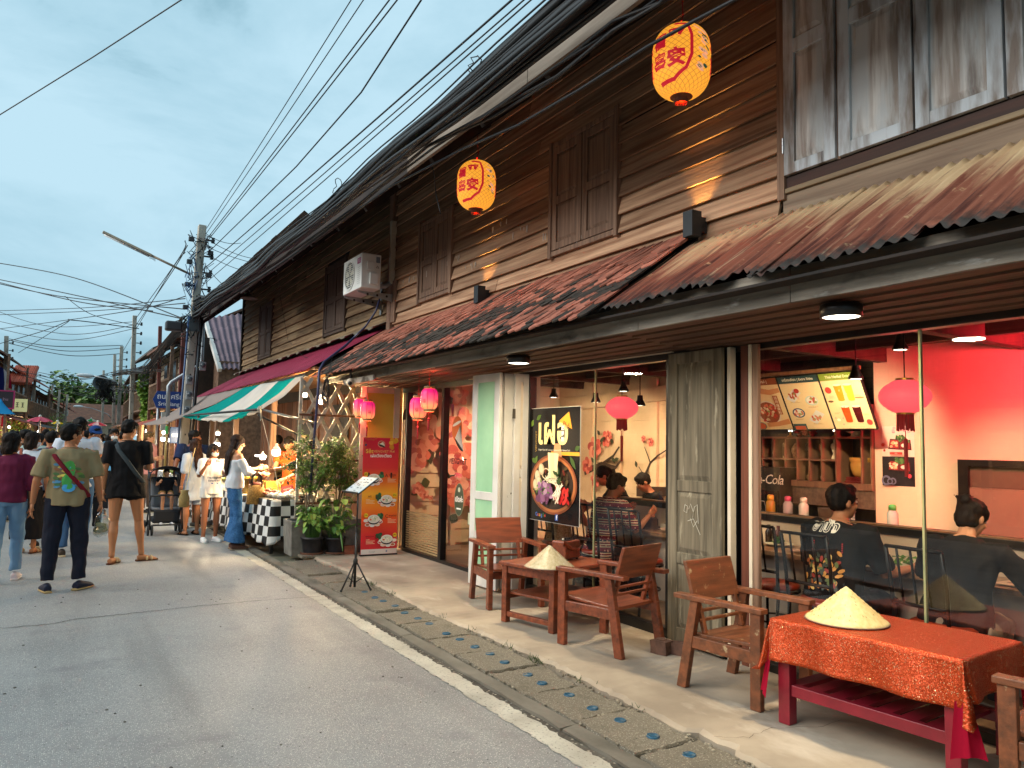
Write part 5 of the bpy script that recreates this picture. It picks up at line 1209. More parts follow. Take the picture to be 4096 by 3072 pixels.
def planter(loc, w, h, label, taper=1.12, rz=0.):
 t = thing('square_planter', label, 'planter', loc, rz); a = w / 2; b = a / taper; q = .03
 mb = MB(); ring = lambda r_, z: [(-r_, -r_, z), (r_, -r_, z), (r_, r_, z), (-r_, r_, z)]
 vs = ring(b, 0) + ring(a, h) + ring(a - q, h) + ring(a - q - .01, h - .07)
 mb.add(vs, [(3, 2, 1, 0)] + [(4 * i + k, 4 * i + (k + 1) % 4, 4 * i + 4 + (k + 1) % 4, 4 * i + 4 + k) for i in range(3) for k in range(4)]); mb.build('box', m_conc, t, bevel=.006)
 MB().poly([(-a + q, -a + q, h - .06), (a - q, -a + q, h - .06), (a - q, a - q, h - .06), (-a + q, a - q, h - .06)]).build('soil', m_soil, t)
 return t
pl1 = planter((2.96, 10.32, .04), .42, .46, 'grey cement planter next to the checkered stall table')
pl2 = planter((3.48, 10.30, .05), .50, .46, 'grey cement planter with tall shrub in front of the lattice')
def shrub(parent_loc, zs, height, spread, label, stems, nleaf, zmin):
 t = thing('shrub', label, 'shrub', parent_loc)
 mbs = MB(); tips = []
 for k in range(stems):
  a = random.random() * 6.28; p = Vector((jit(.03), jit(.03), zs)); pts = [p.copy()]; d = Vector((math.cos(a) * .12, math.sin(a) * .12, 1)).normalized()
  for i in range(9):
   d = (d + Vector((jit(.22), jit(.22), .1))).normalized(); p = p + d * (height - zs) / 9; pts.append(p.copy())
   if i > 2:
    for _ in range(3):
     e_ = p + Vector((jit(1), jit(1), random.uniform(-.1, .7))).normalized() * random.uniform(.4, 1) * spread; tips.append((p.copy(), e_))
  mbs.tube(pts, list(np.linspace(.013, .004, len(pts))), 6)
 mbs.build('trunk', m_bark, t, True)
 mt = MB()
 for a, b in tips: mt.tube([a, a.lerp(b, .5) + Vector((0, 0, .03)), b], [.004, .003, .0015], 4)
 mt.build('twigs', m_bark, t)['kind'] = 'stuff'
 mb = MB()
 for i in range(nleaf):
  a, b = random.choice(tips); q = a.lerp(b, random.uniform(.25, 1.05)) + Vector((jit(.03), jit(.03), jit(.03)))
  if q.z < zmin: continue
  leaf_quad(mb, q, random.uniform(.035, .07), random.uniform(.016, .028), random.random() * 6.28, random.uniform(-.5, .8), random.choices((0, 1, 2), (.45, .35, .2))[0])
 mb.build('leaves', m_lf, t)['kind'] = 'stuff'
 return t
shrub((2.99, 10.25, .08), .40, 1.38, .34, 'leafy green shrub beside the stall table', 4, 2600, .75)
shrub((3.42, 10.22, .08), .40, 1.36, .32, 'taller bright green shrub in front of the white lattice', 5, 2600, .55)
def pot(loc, r_, h, label):
 t = thing('plant_pot', label, 'pot', loc)
 MB().lathe([(r_ * .74, 0), (r_ * .97, h * .86), (r_ * 1.06, h * .87), (r_ * 1.06, h), (r_ * .95, h), (r_ * .92, h * .85), (.001, h * .84)], seg=26).build('pot', m_potb, t, True)
 MB().lathe([(.001, -.012), (r_ * 1.02, -.012), (r_ * 1.06, .012), (r_ * 1.0, .012), (r_ * .98, 0)], seg=24).build('saucer', mat('clay_saucer', '#6e4a3a', .8), t); return t
q1 = at_z(676, 1198, .075); q2 = at_z(722, 1197, .075)
pot((q1.x + .02, q1.y + .12, .085), .145, .21, 'black plastic pot of broad leaved pothos nearer the stall')
pot((q2.x + .05, q2.y + .12, .085), .135, .20, 'black plastic pot of trailing strap leaves before the cement planter')
def leafy(loc, n, hgt, lw, ll, label, trail=0):
 t = thing('potted_plant', label, 'plant', loc); mb = MB(); ms = MB()
 for k in range(n):
  a = random.random() * 6.28; r_ = random.random() ** .5; h = hgt * random.uniform(.35, 1); e_ = Vector((math.cos(a) * r_ * .19, math.sin(a) * r_ * .19, h))
  s0 = Vector((math.cos(a) * r_ * .08, math.sin(a) * r_ * .08, 0)); ms.tube([s0, s0.lerp(e_, .6) + Vector((0, 0, .03)), e_], .003, 4)
  leaf_quad(mb, e_, ll * random.uniform(.7, 1.2), lw * random.uniform(.7, 1.2), a + jit(.6), random.uniform(-.7, .5), random.choices((0, 1, 2), (.5, .25, .25))[0], .35)
 for k in range(trail):
  a = R((-150, -20, -95, -60, 160, 20)[k % 6]); pts = [(0, 0, .0)]
  for i in range(1, 8): q = i / 7; pts.append((math.cos(a) * .42 * q, math.sin(a) * .42 * q, .20 * math.sin(q * 2.2) - (.28 * q * q if k % 3 == 2 else .02 * q)))
  ms.tube(pts, [(.012, .004)] * 7 + [(.003, .002)], 6)
 mb.build('leaves', m_lf, t)['kind'] = 'stuff'; ms.build('stems', m_lf[1], t)['kind'] = 'stuff'; return t
leafy((q1.x + .02, q1.y + .12, .28), 110, .42, .075, .12, 'dense broad leaved pothos in the black pot nearer the stall')
leafy((q2.x + .05, q2.y + .12, .27), 36, .34, .06, .11, 'pothos with trailing strap leaves in the black pot before the cement planter', 5)
leafy((3.3, 10.0, .45), 30, .40, .08, .13, 'large leaved climber at the foot of the lattice')
mb = MB().bb((q1.x - .16, q1.y - .05, .035), (q2.x + .22, q2.y + .26, .07)); tag(mb.build('stone_slab', m_slab, bevel=.01), 'rough stone slab under the two black pots', 'slab')
m_lat = mat('lattice_paint', '#c9c2b4', .7, c2='#a39a8a', scale=(9, 9, 9), stain=('#6a5a48', (9, 9, 9), .62, .76))
lt_ = thing('lattice_screen', 'white diamond lattice screen between the food stall and the restaurant', 'lattice', (2.98, 10.72, .05))
LW, LH = .90, 2.40
for x in (-.03, LW): MB().bb((x, -.02, 0), (x + .045, .02, LH)).build('post', m_lat, lt_, bevel=.003)
for z in (.62, 1.22, 1.86): MB().bb((-.03, -.035, z), (LW + .04, -.0205, z + .03)).build('rail', mat('rail_wood', '#7a5138', .7, c2='#5c3a28', scale=(20, 9, 9)), lt_)
step = .225; slope = 1.9
for dr_ in (1, -1):
 k = -12
 while k < 14:
  x0 = k * step; pts = []
  for i in range(60):
   z = LH * i / 59; x = x0 + dr_ * z / slope if dr_ > 0 else x0 + (LH - z) / slope - LH / slope * 0
   if 0.015 <= x <= LW - .01: pts.append((x, z))
  if len(pts) > 3:
   a, b = pts[0], pts[-1]; y = -.009 if dr_ > 0 else .009
   MB().bar((a[0], y, a[1]), (b[0], y, b[1]), .014, .05, (1, 0, 0)).build('lattice_slat', m_lat, lt_)
  k += 1
# ---------------------------------------------------------------- lanterns outside
def lantern_mat():
 m = bpy.data.materials.new('oilpaper_lantern'); m.use_nodes = True; q = m.node_tree; n = q.nodes; l = q.links; b = n['Principled BSDF']; b.inputs['Roughness'].default_value = .5
 tcn = n.new('ShaderNodeTexCoord'); sp = n.new('ShaderNodeSeparateXYZ'); l.new(tcn.outputs['Object'], sp.inputs[0])
 at = n.new('ShaderNodeMath'); at.operation = 'ARCTAN2'; l.new(sp.outputs[1], at.inputs[0]); l.new(sp.outputs[0], at.inputs[1])
 outs = []
 for sg in (1, -1):
  a = n.new('ShaderNodeMath'); a.operation = 'MULTIPLY'; a.inputs[1].default_value = 24.0 * sg; l.new(at.outputs[0], a.inputs[0])
  z = n.new('ShaderNodeMath'); z.operation = 'MULTIPLY_ADD'; z.inputs[1].default_value = 160.; l.new(sp.outputs[2], z.inputs[0]); l.new(a.outputs[0], z.inputs[2])
  s = n.new('ShaderNodeMath'); s.operation = 'SINE'; l.new(z.outputs[0], s.inputs[0])
  mr = n.new('ShaderNodeMapRange'); mr.inputs[1].default_value = .72; mr.inputs[2].default_value = .95; l.new(s.outputs[0], mr.inputs[0]); outs.append(mr.outputs[0])
 mx_ = n.new('ShaderNodeMath'); mx_.operation = 'MAXIMUM'; l.new(outs[0], mx_.inputs[0]); l.new(outs[1], mx_.inputs[1])
 cm = n.new('ShaderNodeMix'); cm.data_type = 'RGBA'; cm.inputs[6].default_value = lin('#e89c2e'); cm.inputs[7].default_value = lin('#c07c2c'); l.new(mx_.outputs[0], cm.inputs[0])
 l.new(cm.outputs[2], b.inputs['Base Color']); l.new(cm.outputs[2], b.inputs['Emission Color'])
 b.inputs['Emission Strength'].default_value = .40
 return m
m_lan = lantern_mat(); m_lred = mat('lantern_red_ink', '#c01828', .5, emit='#d01c30', estr=.55); m_lgrn = mat('lantern_green_ink', '#2c5a4a', .5, emit='#3a6a55', estr=.25); m_lpnk = mat('lantern_pink_ink', '#e8a47a', .5, emit='#f0b088', estr=.6)
LR, LHH = .20, .25
def lprof(z): q = min(1, abs(z) / LHH); return .075 + (LR - .075) * (1 - q ** 3.6) ** .75
def big_lantern(loc, rz, lb, eave_z):
 t = thing('paper_lantern', lb, 'lantern', loc, rz, 'big painted lanterns under the eaves')
 zs = np.linspace(-1, 1, 41); zs = np.sign(zs) * np.abs(zs) ** .75 * LHH
 MB().lathe([(lprof(z), z) for z in zs], seg=48).build('lantern_body', m_lan, t, True)
 def wrap(mb, u, v, off=.0016):
  a = u / LR; r_ = lprof(v) + off; return (r_ * math.cos(a), r_ * math.sin(a), v)
 def glyph(ch, size, u, v, m, nm='painted_character'):
  me = text_mesh(ch, size, m, 0, bold=.006); bm = bmesh.new(); bm.from_mesh(me); bmesh.ops.triangulate(bm, faces=bm.faces[:]); bmesh.ops.subdivide_edges(bm, edges=[e for e in bm.edges if e.calc_length() > .03], cuts=2)
  for vv in bm.verts: vv.co = Vector(wrap(None, u + vv.co.x, v + vv.co.y))
  bm.to_mesh(me); bm.free(); inst(nm, me, t)
 for c0 in (0, math.pi):
  for ch, v in (('平', .09), ('安', -.06)): glyph(ch, .13, c0 * LR - .02, v, m_lred)
  for ch, v in (('福', .08), ('喜', -.06)): glyph(ch, .11, c0 * LR - .15, v, m_lred)
  pts = [(-.05, .205), (.06, .19), (.085, .10), (.085, -.04), (.05, -.13), (-.04, -.19), (-.2, -.2)]
  for ch, v in (('三', .09), ('吉', -.07)): glyph(ch, .13, c0 * LR + .33, v, m_lred)
  mb = MB(); vs = []; P = []
  for a, b in zip(pts[:-1], pts[1:]):
   for k in range(8): P.append(Vector(a).lerp(Vector(b), k / 8))
  for i, p in enumerate(P):
   d = (P[min(i + 1, len(P) - 1)] - P[max(0, i - 1)]).normalized(); nn = Vector((-d.y, d.x)) * .011
   vs += [wrap(mb, c0 * LR + p.x + nn.x, p.y + nn.y, .002), wrap(mb, c0 * LR + p.x - nn.x, p.y - nn.y, .002)]
  mb.add(vs, [(2 * i, 2 * i + 1, 2 * i + 3, 2 * i + 2) for i in range(len(P) - 1)]); mb.build('painted_border', m_lred, t)
  for nm, m, cnt, sz in (('painted_leaves', m_lgrn, 16, .022), ('painted_petals', m_lpnk, 12, .03)):
   mb = MB()
   for k in range(cnt):
    u0, v0 = c0 * LR + .185 + jit(.045), random.uniform(-.13, .17); a = random.random() * 3; s_ = sz * random.uniform(.6, 1.2)
    mb.add([wrap(mb, u0 + s_ * math.cos(a + q), v0 + s_ * .55 * math.sin(a * .5 + q), .0024 if m is m_lgrn else .003) for q in np.linspace(0, 6.28, 9)[:-1]], [tuple(range(8))])
   mb.build(nm, m, t)
 MB().lathe([(.078, -LHH - .0), (.062, -LHH - .012), (.05, -LHH - .012), (.05, -LHH - .045), (.045, -LHH - .045), (.04, -LHH + .0)], seg=24).build('base_ring', mat('lantern_base', '#6b2a1a', .6, c2='#8a4a22', scale=(40, 40, 40)), t, True)
 MB().lathe([(.078, LHH), (.05, LHH + .012), (.02, LHH + .016)], seg=20).build('top_ring', m_lred, t, True)
 MB().tube([(0, 0, LHH + .01), (.01, 0, LHH + .05), (-.01, .01, LHH + .09), (0, 0, eave_z - loc[2])], .004, 5).build('cord', m_tass, t)
 MB().ball((0, 0, -.02), (.035, .035, .05), 12, 8).build('bulb', emimat('warm_bulb', '#ffe0a0', 12), t, True)
 lamp('lantern_light', 'POINT', (0, 0, 0), 150, (1, .13, .045), t, .2)
 bpy.data.objects[t.name].children[0].visible_shadow = True
big_lantern((3.60, 3.79, 4.235), R(222), 'large yellow painted lantern nearest the viewer under the eaves', 4.78)
big_lantern((3.60, 6.79, 4.22), R(236), 'large yellow painted lantern hanging between the two upper windows', 4.75)
m_pl = bpy.data.materials.new('pink_silk'); m_pl.use_nodes = True
def _pl(m):
 q = m.node_tree; n = q.nodes; l = q.links; b = n['Principled BSDF']; tcn = n.new('ShaderNodeTexCoord'); sp = n.new('ShaderNodeSeparateXYZ'); l.new(tcn.outputs['Object'], sp.inputs[0])
 r_ = n.new('ShaderNodeValToRGB'); e = r_.color_ramp; e.elements[0].position = .12; e.elements[0].color = lin('#ff9a62'); e.elements[1].position = .85; e.elements[1].color = lin('#d81a6e')
 k = e.elements.new(.45); k.color = lin('#ff5a6a')
 mr = n.new('ShaderNodeMapRange'); mr.inputs[1].default_value = -.11; mr.inputs[2].default_value = .11; l.new(sp.outputs[2], mr.inputs[0]); l.new(mr.outputs[0], r_.inputs[0]); l.new(r_.outputs[0], b.inputs['Emission Color']); l.new(r_.outputs[0], b.inputs['Base Color']); b.inputs['Emission Strength'].default_value = .33
_pl(m_pl)
m_plr = mat('lantern_rib', '#b3123c', .5, emit='#c01848', estr=.4); m_lace = mat('gold_lace', '#b08a52', .5, c2='#7d5f38', scale=(90, 90, 90))
def pink_lantern(loc, lb):
 t = thing('silk_lantern', lb, 'lantern', loc, random.random() * 3, 'pink silk lanterns at the entrance'); r_, h = .098, .115
 def pr(z): return .062 + (r_ - .062) * (1 - abs(z / h) ** 4) ** .8
 zs = np.linspace(-h, h, 17); MB().lathe([(pr(z), z) for z in zs], seg=36).build('silk', m_pl, t, True)
 for k in range(8):
  a = 2 * math.pi * k / 8; MB().tube([((pr(z) + .002) * math.cos(a), (pr(z) + .002) * math.sin(a), z) for z in zs[::2]], .0035, 4).build('rib', m_plr, t)
  fl = Flat(((pr(0) + .001) * math.cos(a + .39), (pr(0) + .001) * math.sin(a + .39), 0), (-math.sin(a + .39), math.cos(a + .39), 0), (0, 0, 1))
  if k % 2 == 0: fl.text('福', .05, 0, -.03, '#8a1030').build(t, 'character')
 for z0, z1 in ((-h - .028, -h + .002), (h - .002, h + .028)): MB().lathe([(.058, z0), (.066, (z0 + z1) / 2), (.062, z1)], seg=24).build('lace_ring', m_lace, t, True)
 MB().tube([(0, 0, -h - .02), (0, 0, -h - .09), (.003, 0, -h - .11), (.003, 0, -h - .12), (.003, 0, -h - .24)], [.003, .003, .015, .012, .010], 7).build('tassel', m_tass, t)
 MB().tube([(0, 0, h + .02), (.01, .005, h + .12), (0, 0, 2.40 - loc[2])], .003, 5).build('cord', m_tass, t)
 lamp('silk_light', 'POINT', (0, 0, -.02), 9, (1, .42, .26), t, .095)
pink_lantern((3.62, 7.83, 2.055), 'pink silk lantern nearest the mint green door leaf')
pink_lantern((3.62, 8.13, 1.965), 'lower pink silk lantern in front of the glass entrance')
pink_lantern((3.62, 9.79, 1.985), 'lower orange pink silk lantern above the red banner')
pink_lantern((3.62, 10.08, 2.03), 'pink silk lantern beside the lattice screen, half hidden by its neighbour')
m_led = emimat('white_led', '#fff4dc', 9.)
def soffit_lamp(loc, lb, en):
 t = thing('soffit_lamp', lb, 'lamp', loc, 0, 'round black lamps under the awning'); MB().lathe([(.001, .07), (.105, .07), (.11, .065), (.11, .0), (.10, -.002), (.097, .006)], seg=32).build('housing', m_black, t, True)
 MB().lathe([(.001, .004), (.096, .004)], seg=32).build('diffuser', m_led, t)
 lamp('downlight', 'AREA', (0, 0, -.006), en, (1, .80, .52), t, .18)
soffit_lamp((3.61, 5.9, 2.30), 'round black soffit lamp above the mint door leaf and small table', 26)
soffit_lamp((3.65, 2.6, 2.285), 'round black soffit lamp above the sequin covered table', 26)
m_box = mat('anthracite_box', '#1d2226', .5)
def uplight(loc, lb):
 t = thing('wall_uplight', lb, 'wall lamp', loc, 0, 'black box uplights on the upper wall')
 mb = MB(); s_ = .05
 for a, b in (((-s_, -s_, 0), (-s_ + .005, s_, .20)), ((s_ - .005, -s_, 0), (s_, s_, .20)), ((-s_ + .005, -s_, 0), (s_ - .005, -s_ + .005, .20)), ((-s_ + .005, s_ - .005, 0), (s_ - .005, s_, .20)), ((-s_ + .005, -s_ + .005, 0.002), (s_ - .005, s_ - .005, .12))): mb.bb(a, b)
 mb.build('housing', m_box, t); MB().bb((.051, -.04, .04), (.115, .04, .16)).build('bracket', m_box, t)
 MB().lathe([(.001, .123), (.035, .123)], seg=14).build('lens', emimat('amber_lens', '#ffc060', 12), t)
 lamp('up_beam', 'SPOT', (.02, 0, .14), 34, (1, .56, .16), t, .02, Vector((.5, 0, 1)).to_track_quat('-Z', 'Y').to_euler(), 70, .8)
uplight((4.155, 4.25, 3.19), 'black box wall uplight by the edge of the rusty awning')
uplight((4.155, 7.69, 3.19), 'black box wall uplight beyond the far upper window')
t = thing('window_poster', 'black noodle poster with big bowl hung in the first restaurant window', 'poster', (4.272, 6.72, .80))
fl = Flat((0, 0, 0), (0, -1, 0), (0, 0, 1)); PW, PH = .885, 1.14
MB().bb((.001, -PW, 0), (.005, 0, PH)).build('backing', mat('poster_white', '#d9d6cd', .4), t)
fl.rect(.004, .004, PW - .004, PH - .004, '#100f10', .25).rect(.004, .004, .06, PH - .004, '#1b1512', .25)
for x, y, l_, a in ((.12, 1.02, .10, .5), (.03, .95, .08, 1.2), (.72, .66, .16, -.9), (.8, .72, .09, .4), (.1, .57, .1, 1.), (.05, .62, .08, -.4)): fl.leaf(x, y, l_, .03, a, random.choice(['#4f6a22', '#6b8a30', '#39501c']))
fl.rect(.40, .665, .88, .70, '#d9962c').poly([(.42, .6), (.6, .6), (.56, .78), (.46, .78)], '#c98a5c')
fl.text('เฝอ', .37, .42, .89, '#e9cf8a', bold=.009).poly([(.53, 1.0), (.70, 1.09), (.755, .92)], '#e0942c') .text('Phở', .075, .655, .955, '#5a2a10', a=-.35, bold=.002)
for k, ch in enumerate('越南粉'): fl.text(ch, .05, .60, .93 - k * .055, '#f2efe6', bold=.001)
fl.text('VIENGVIET', .045, .13, .80, '#b08a3c', a=R(90)).text('Original Taste Of Traditional Vietnamese Phở Vientiane Style', .0225, .45, .715, '#e9e2c9')
cx, cy = .44, .375
fl.ell(cx, cy, .41, .295, '#7a3f22', 48).ell(cx, cy, .385, .272, '#a8663a', 48).ell(cx, cy + .0, .352, .245, '#231a14', 48).ell(cx, cy - .01, .345, .235, '#33241a', 48)
for k in range(60): fl.ell(cx + jit(.30), cy + jit(.17), .035, .018, random.choice(['#3d2c1c', '#4a3a20', '#59472a', '#6b2a1e']), 8, random.random() * 3)
for x, y in ((.2, .45), (.27, .52), (.17, .36), (.23, .39)): fl.ell(x, y, .05, .06, '#b9a07c', 16, .3).ell(x - .008, y + .006, .036, .044, '#d4bf9a', 14, .3)
for k in range(40): fl.ell(.35 + jit(.13), .29 + jit(.09), .04, .028, random.choice(['#7a4a70', '#9a6a8c', '#8a5878', '#b088a0', '#6a3a58']), 9, random.random() * 3, .15)
for k in range(22): fl.ell(.66 + jit(.09), .30 + jit(.08), .05, .02, random.choice(['#b81c1c', '#c9302a', '#9a1414']), 9, random.random() * 3)
for k in range(16): fl.line([(.42 + jit(.1), .46 + jit(.06)), (.5 + jit(.1), .44 + jit(.05)), (.6 + jit(.1), .40 + jit(.08))], .008, '#e2d3ae')
for k in range(10): a = random.random() * 6; fl.line([(.40 + .07 * math.cos(a + q), .48 + .05 * math.sin(a + q)) for q in np.linspace(0, 3, 9)], .008, random.choice(['#e6d8b6', '#d3c096']))
fl.poly([(.46, .44), (.58, .44), (.62, .68), (.43, .69)], '#e0cf9c')
for k in range(9): x = .445 + k * .019; fl.line([(x + .02, .44), (x + .004, .56), (x, .69)], .006, random.choice(['#f0e4bc', '#cdb988']))
for k in range(14): fl.line([(.58 + jit(.06), .24 + jit(.05)), (.66 + jit(.05), .36 + jit(.06))], .010, '#eadfc2')
for k in range(18): fl.ell(.34 + jit(.14), .34 + jit(.08), .012, .008, '#5f8a30', 8)
for k in range(6): fl.leaf(.64 + jit(.04), .46 + jit(.03), .08, .02, random.random() * 6, '#2c4018')
for k, (ch, c) in enumerate(zip('Google', ('#4a74c9', '#c9402e', '#d9a82a', '#4a74c9', '#3f9a4a', '#c9402e'))): fl.text(ch, .055, .27 + k * .031, .075, c)
fl.rect(.60, .04, .65, .10, '#34508c').text('f', .06, .628, .07, '#f2f2f2', bold=.002)
fl.build(t)
# ================================================================ neighbouring house with the food stall
h2 = thing('stall_shophouse', 'dark weathered timber shophouse with outdoor air conditioner and maroon metal awning', 'shophouse')
V1 = (13.0, 14.15, 3.58, 4.82); V2 = (18.35, 19.55, 3.60, 4.86)
clad(h2, 4.36, 10.88, 21.55, 3.40, 5.95, .172, [(W[0] - .05, W[1] + .05, W[2] - .05, W[3] + .05) for W in (V1, V2)], m_plank2)
MB().bb((4.385, 10.86, 2.4), (4.45, 21.55, 5.8)).build('wall_back', m_dark, h2)
m_shut2 = mat('dark_shutter', '#594537', .75, c2='#3d2f26', scale=(30, 30, 1.2), stain=('#6b5c4a', (8, 8, 1.5), .6, .8), rand=.15, bump=.25, bscale=(60, 60, 2))
for W in (V1, V2): shutter_window(h2, 4.35, *W, m_shut2, m_shut2)
MB().bb((4.28, 21.56, 2.6), (4.46, 21.66, 5.6)).build('corner_post', m_dark, h2)
eave(h2, 10.84, 16.0, 3.05, 4.78, 8.5, 9.4, m_gi, False, 4.52, m_dark)
eave(h2, 16.01, 21.95, 3.15, 4.90, 8.5, 9.4, m_gi, False, 4.66, m_dark)
mb = MB()
for k in range(34): y = 10.9 + k * .325; mb.box((3.0 + .1 * (y > 16), y, 4.80 + .12 * (y > 16) + jit(.012)), (.22, .30, .02), Matrix.Rotation(R(33) + jit(.1), 3, 'Y'))
mb.build('ragged_tiles', m_t[2], h2)['kind'] = 'stuff'
m_mar = mat('maroon_sheet', '#9a3450', .5, c2='#842842', scale=(2, 2, 2), stain=('#946067', (3, 1, 3), .66, .8), spec=.4)
def mar_sheet(ya, yb, dz):
 mb = MB(); P = .19; ys = []; y = ya
 while y < yb:
  for o, c in ((0, 0), (.055, 0), (.075, .02), (.105, .02), (.125, 0)): ys.append((y + o, c))
  y += P
 vs = []
 for y, c in ys: vs += [(4.30, y, 3.30 + c + dz), (3.08, y, 2.575 + c + dz)]
 mb.add(vs, [(2 * i, 2 * i + 1, 2 * i + 3, 2 * i + 2) for i in range(len(ys) - 1)])
 o = mb.build('awning_sheet', m_mar, h2); s = o.modifiers.new('thickness', 'SOLIDIFY'); s.thickness = .002
for i in range(9): mar_sheet(11.04 + i * 1.16, 11.04 + (i + 1) * 1.16 + .02, .003 * (i % 2))
mb = MB().grid(lambda a, b: (4.335 - .22 * b, 10.95 + 10.6 * a, 3.43 - .10 * b + .015 * mnoise.noise(Vector((a * 60, b, 0))) - (.03 * b * (math.sin(a * 97) > .6))), 160, 3); o = mb.build('flashing', mat('pale_flashing', '#9a907c', .7, c2='#6f6658', scale=(3, 1, 3)), h2); o.modifiers.new('thickness', 'SOLIDIFY').thickness = .004
for y in (11.1, 13.7, 16.3, 18.9, 21.4): MB().bar((4.3, y, 3.2), (3.12, y, 2.52), .05, .06).build('awning_rafter', m_dark, h2)
MB().bb((3.10, 11.0, 2.49), (3.15, 21.5, 2.545)).build('awning_beam', m_dark, h2)
for y in (12.9, 15.9, 18.6, 21.4): MB().bb((3.10, y, .0), (3.19, y + .09, 2.49)).build('awning_post', m_frame, h2)
m_warm = mat('orange_brown_panel', '#8a5530', .55, c2='#5d351c', scale=(18, 18, 1.2), rand=.25, bump=.15)
y = 10.95
while y < 21.4:
 w = random.choice([.16, .2, .42]); MB().bb((4.9 + jit(.012), y, .05), (4.94, y + w - .006, 2.9)).build('back_board', m_warm, h2); y += w
MB().bb((4.945, 10.9, 0), (5.0, 21.5, 3.2)).build('back_wall', m_dark, h2)
MB().bb((3.0, 10.9, -.02), (4.9, 21.5, .05)).build('stall_floor', mat('stall_concrete', '#5f584d', .85, c2='#47423a', scale=(3, 3, 3)), h2)
MB().bb((3.2, 10.88, 2.60), (4.9, 21.5, 2.63)).build('stall_ceiling', mat('ply_ceiling', '#8a6238', .7, c2='#6b4a2a', scale=(1, 8, 1)), h2)
z = 2.0
while z < 2.6: MB().bb((4.3, 10.90, z), (4.88, 10.93, z + .115)).build('side_board', mat('warm_side_board', '#b0783a', .6, c2='#8a5a2a', scale=(9, 1, 9), rand=.15), h2); z += .12
for a, b, z0, z1, c in ((12.2, 12.9, .9, 2.1, '#2a2f2c'), (14.2, 15.3, .6, 2.3, '#20262a'), (16.6, 17.8, .3, 2.2, '#252a2c')):
 MB().bb((4.86, a, z0), (4.885, b, z1)).build('dark_opening', mat('opening' + c, '#15110d', .6, c2='#2b2118', scale=(5, 5, 5)), h2)
m_acw = mat('ac_white', '#e9eae6', .45, c2='#dcdcd6', scale=(3, 3, 3))
t = thing('air_conditioner', 'white outdoor air conditioner unit on wall brackets', 'air conditioner', (3.70, 10.47, 3.765))
MB().bb((0, 0, .03), (.30, .80, .545)).build('casing', m_acw, t, bevel=.012)
MB().lathe([(.205, 0), (.225, .004), (.225, .012), (.205, .012)], (0, 0, 0), 30, Matrix.Rotation(R(-90), 3, 'Y')).build('grille_ring', m_acw, t).location = (-.001, .50, .285)
MB().lathe([(.001, 0), (.205, 0)], (0, 0, 0), 30, Matrix.Rotation(R(-90), 3, 'Y')).build('fan_recess', mat('ac_dark', '#5d605c', .6), t).location = (-.002, .50, .285)
for k in range(13): z = .09 + k * .032; h_ = math.sqrt(max(.0005, .215 ** 2 - (z - .285) ** 2)); MB().bb((-.012, .50 - h_, z - .003), (-.006, .50 + h_, z + .003)).build('grille_wire', m_acw, t)
for k in range(5):
 a = k * 1.2566; MB().poly([(-.004, .5 + .03 * math.cos(a), .285 + .03 * math.sin(a)), (-.004, .5 + .17 * math.cos(a), .285 + .17 * math.sin(a)), (-.0045, .5 + .18 * math.cos(a + .6), .285 + .18 * math.sin(a + .6)), (-.004, .5 + .06 * math.cos(a + .8), .285 + .06 * math.sin(a + .8))]).build('fan_blade', mat('ac_blade', '#c9c7b4', .5), t)
fl = Flat((-.002, .20, .40), (0, -1, 0), (0, 0, 1)); fl.rect(.02, 0, .17, .085, '#b05a7a').text('TCL', .06, .095, .043, '#e9d3da', bold=.001); 
for k in range(9): fl.rect(.05, -.06 - k * .03, .15, -.053 - k * .03, '#b4b5b0')
fl.build(t, 'badge')
MB().bb((.08, -.022, .30), (.20, -.001, .42)).build('terminal_cover', m_acw, t, bevel=.004); MB().bb((.12, -.045, .09), (.25, -.001, .26)).build('valve_cover', m_acw, t, bevel=.008)
fl = Flat((.2, -.002, .42), (1, 0, 0), (0, 0, 1)); fl.rect(.02, 0, .08, .09, '#6d7a86').poly([(.02, -.08), (.07, -.08), (.045, -.04)], '#3a3a38').poly([(.03, -.076), (.06, -.076), (.045, -.05)], '#d9d9d2'); fl.rect(-.085, -.08, -.04, -.04, '#2c3338'); fl.build(t, 'sticker')
m_brk2 = mat('galvanised', '#a3a5a3', .4, .6, c2='#8b8d8b', scale=(9, 9, 9))
for y in (.12, .70):
 mb = MB(); mb.prism([(0, y, .0), (.60, y, .0), (.60, y, -.16), (.50, y, -.10), (0, y, -.02)], (0, .006, 0)); mb.bb((0, y, .0), (.6, y + .04, .006)); mb.bb((.585, y - .01, -.22), (.60, y + .05, .30)); b = mb.build('bracket', m_brk2, t)
 for x in (.15, .3, .45): MB().lathe([(.001, 0), (.018, 0)], (0, 0, 0), 12, Matrix.Rotation(R(90), 3, 'X')).build('bracket_hole', m_dark, t).location = (x, y - .0015, -.035)
tag(MB().bb((4.20, 10.60, 3.98), (4.275, 10.665, 4.78)).bb((4.195, 10.595, 4.70), (4.28, 10.67, 4.90)).bb((4.195, 10.595, 3.93), (4.28, 10.67, 3.99)).build('pipe_duct', mat('ivory_pvc', '#bfb7a3', .5, c2='#a89f8a', scale=(3, 3, 3)), None, bevel=.006), 'ivory plastic pipe duct running up the wall beside the air conditioner', 'duct')
hp = [(4.22, 10.63, 3.95), (4.12, 10.62, 3.88), (4.02, 10.60, 3.87)]
tag(MB().tube(hp, .035, 8).build('insulated_pipe', mat('grey_foam', '#8f9294', .8), None, True), 'grey insulated pipe from the ivory duct to the air conditioner', 'pipe')
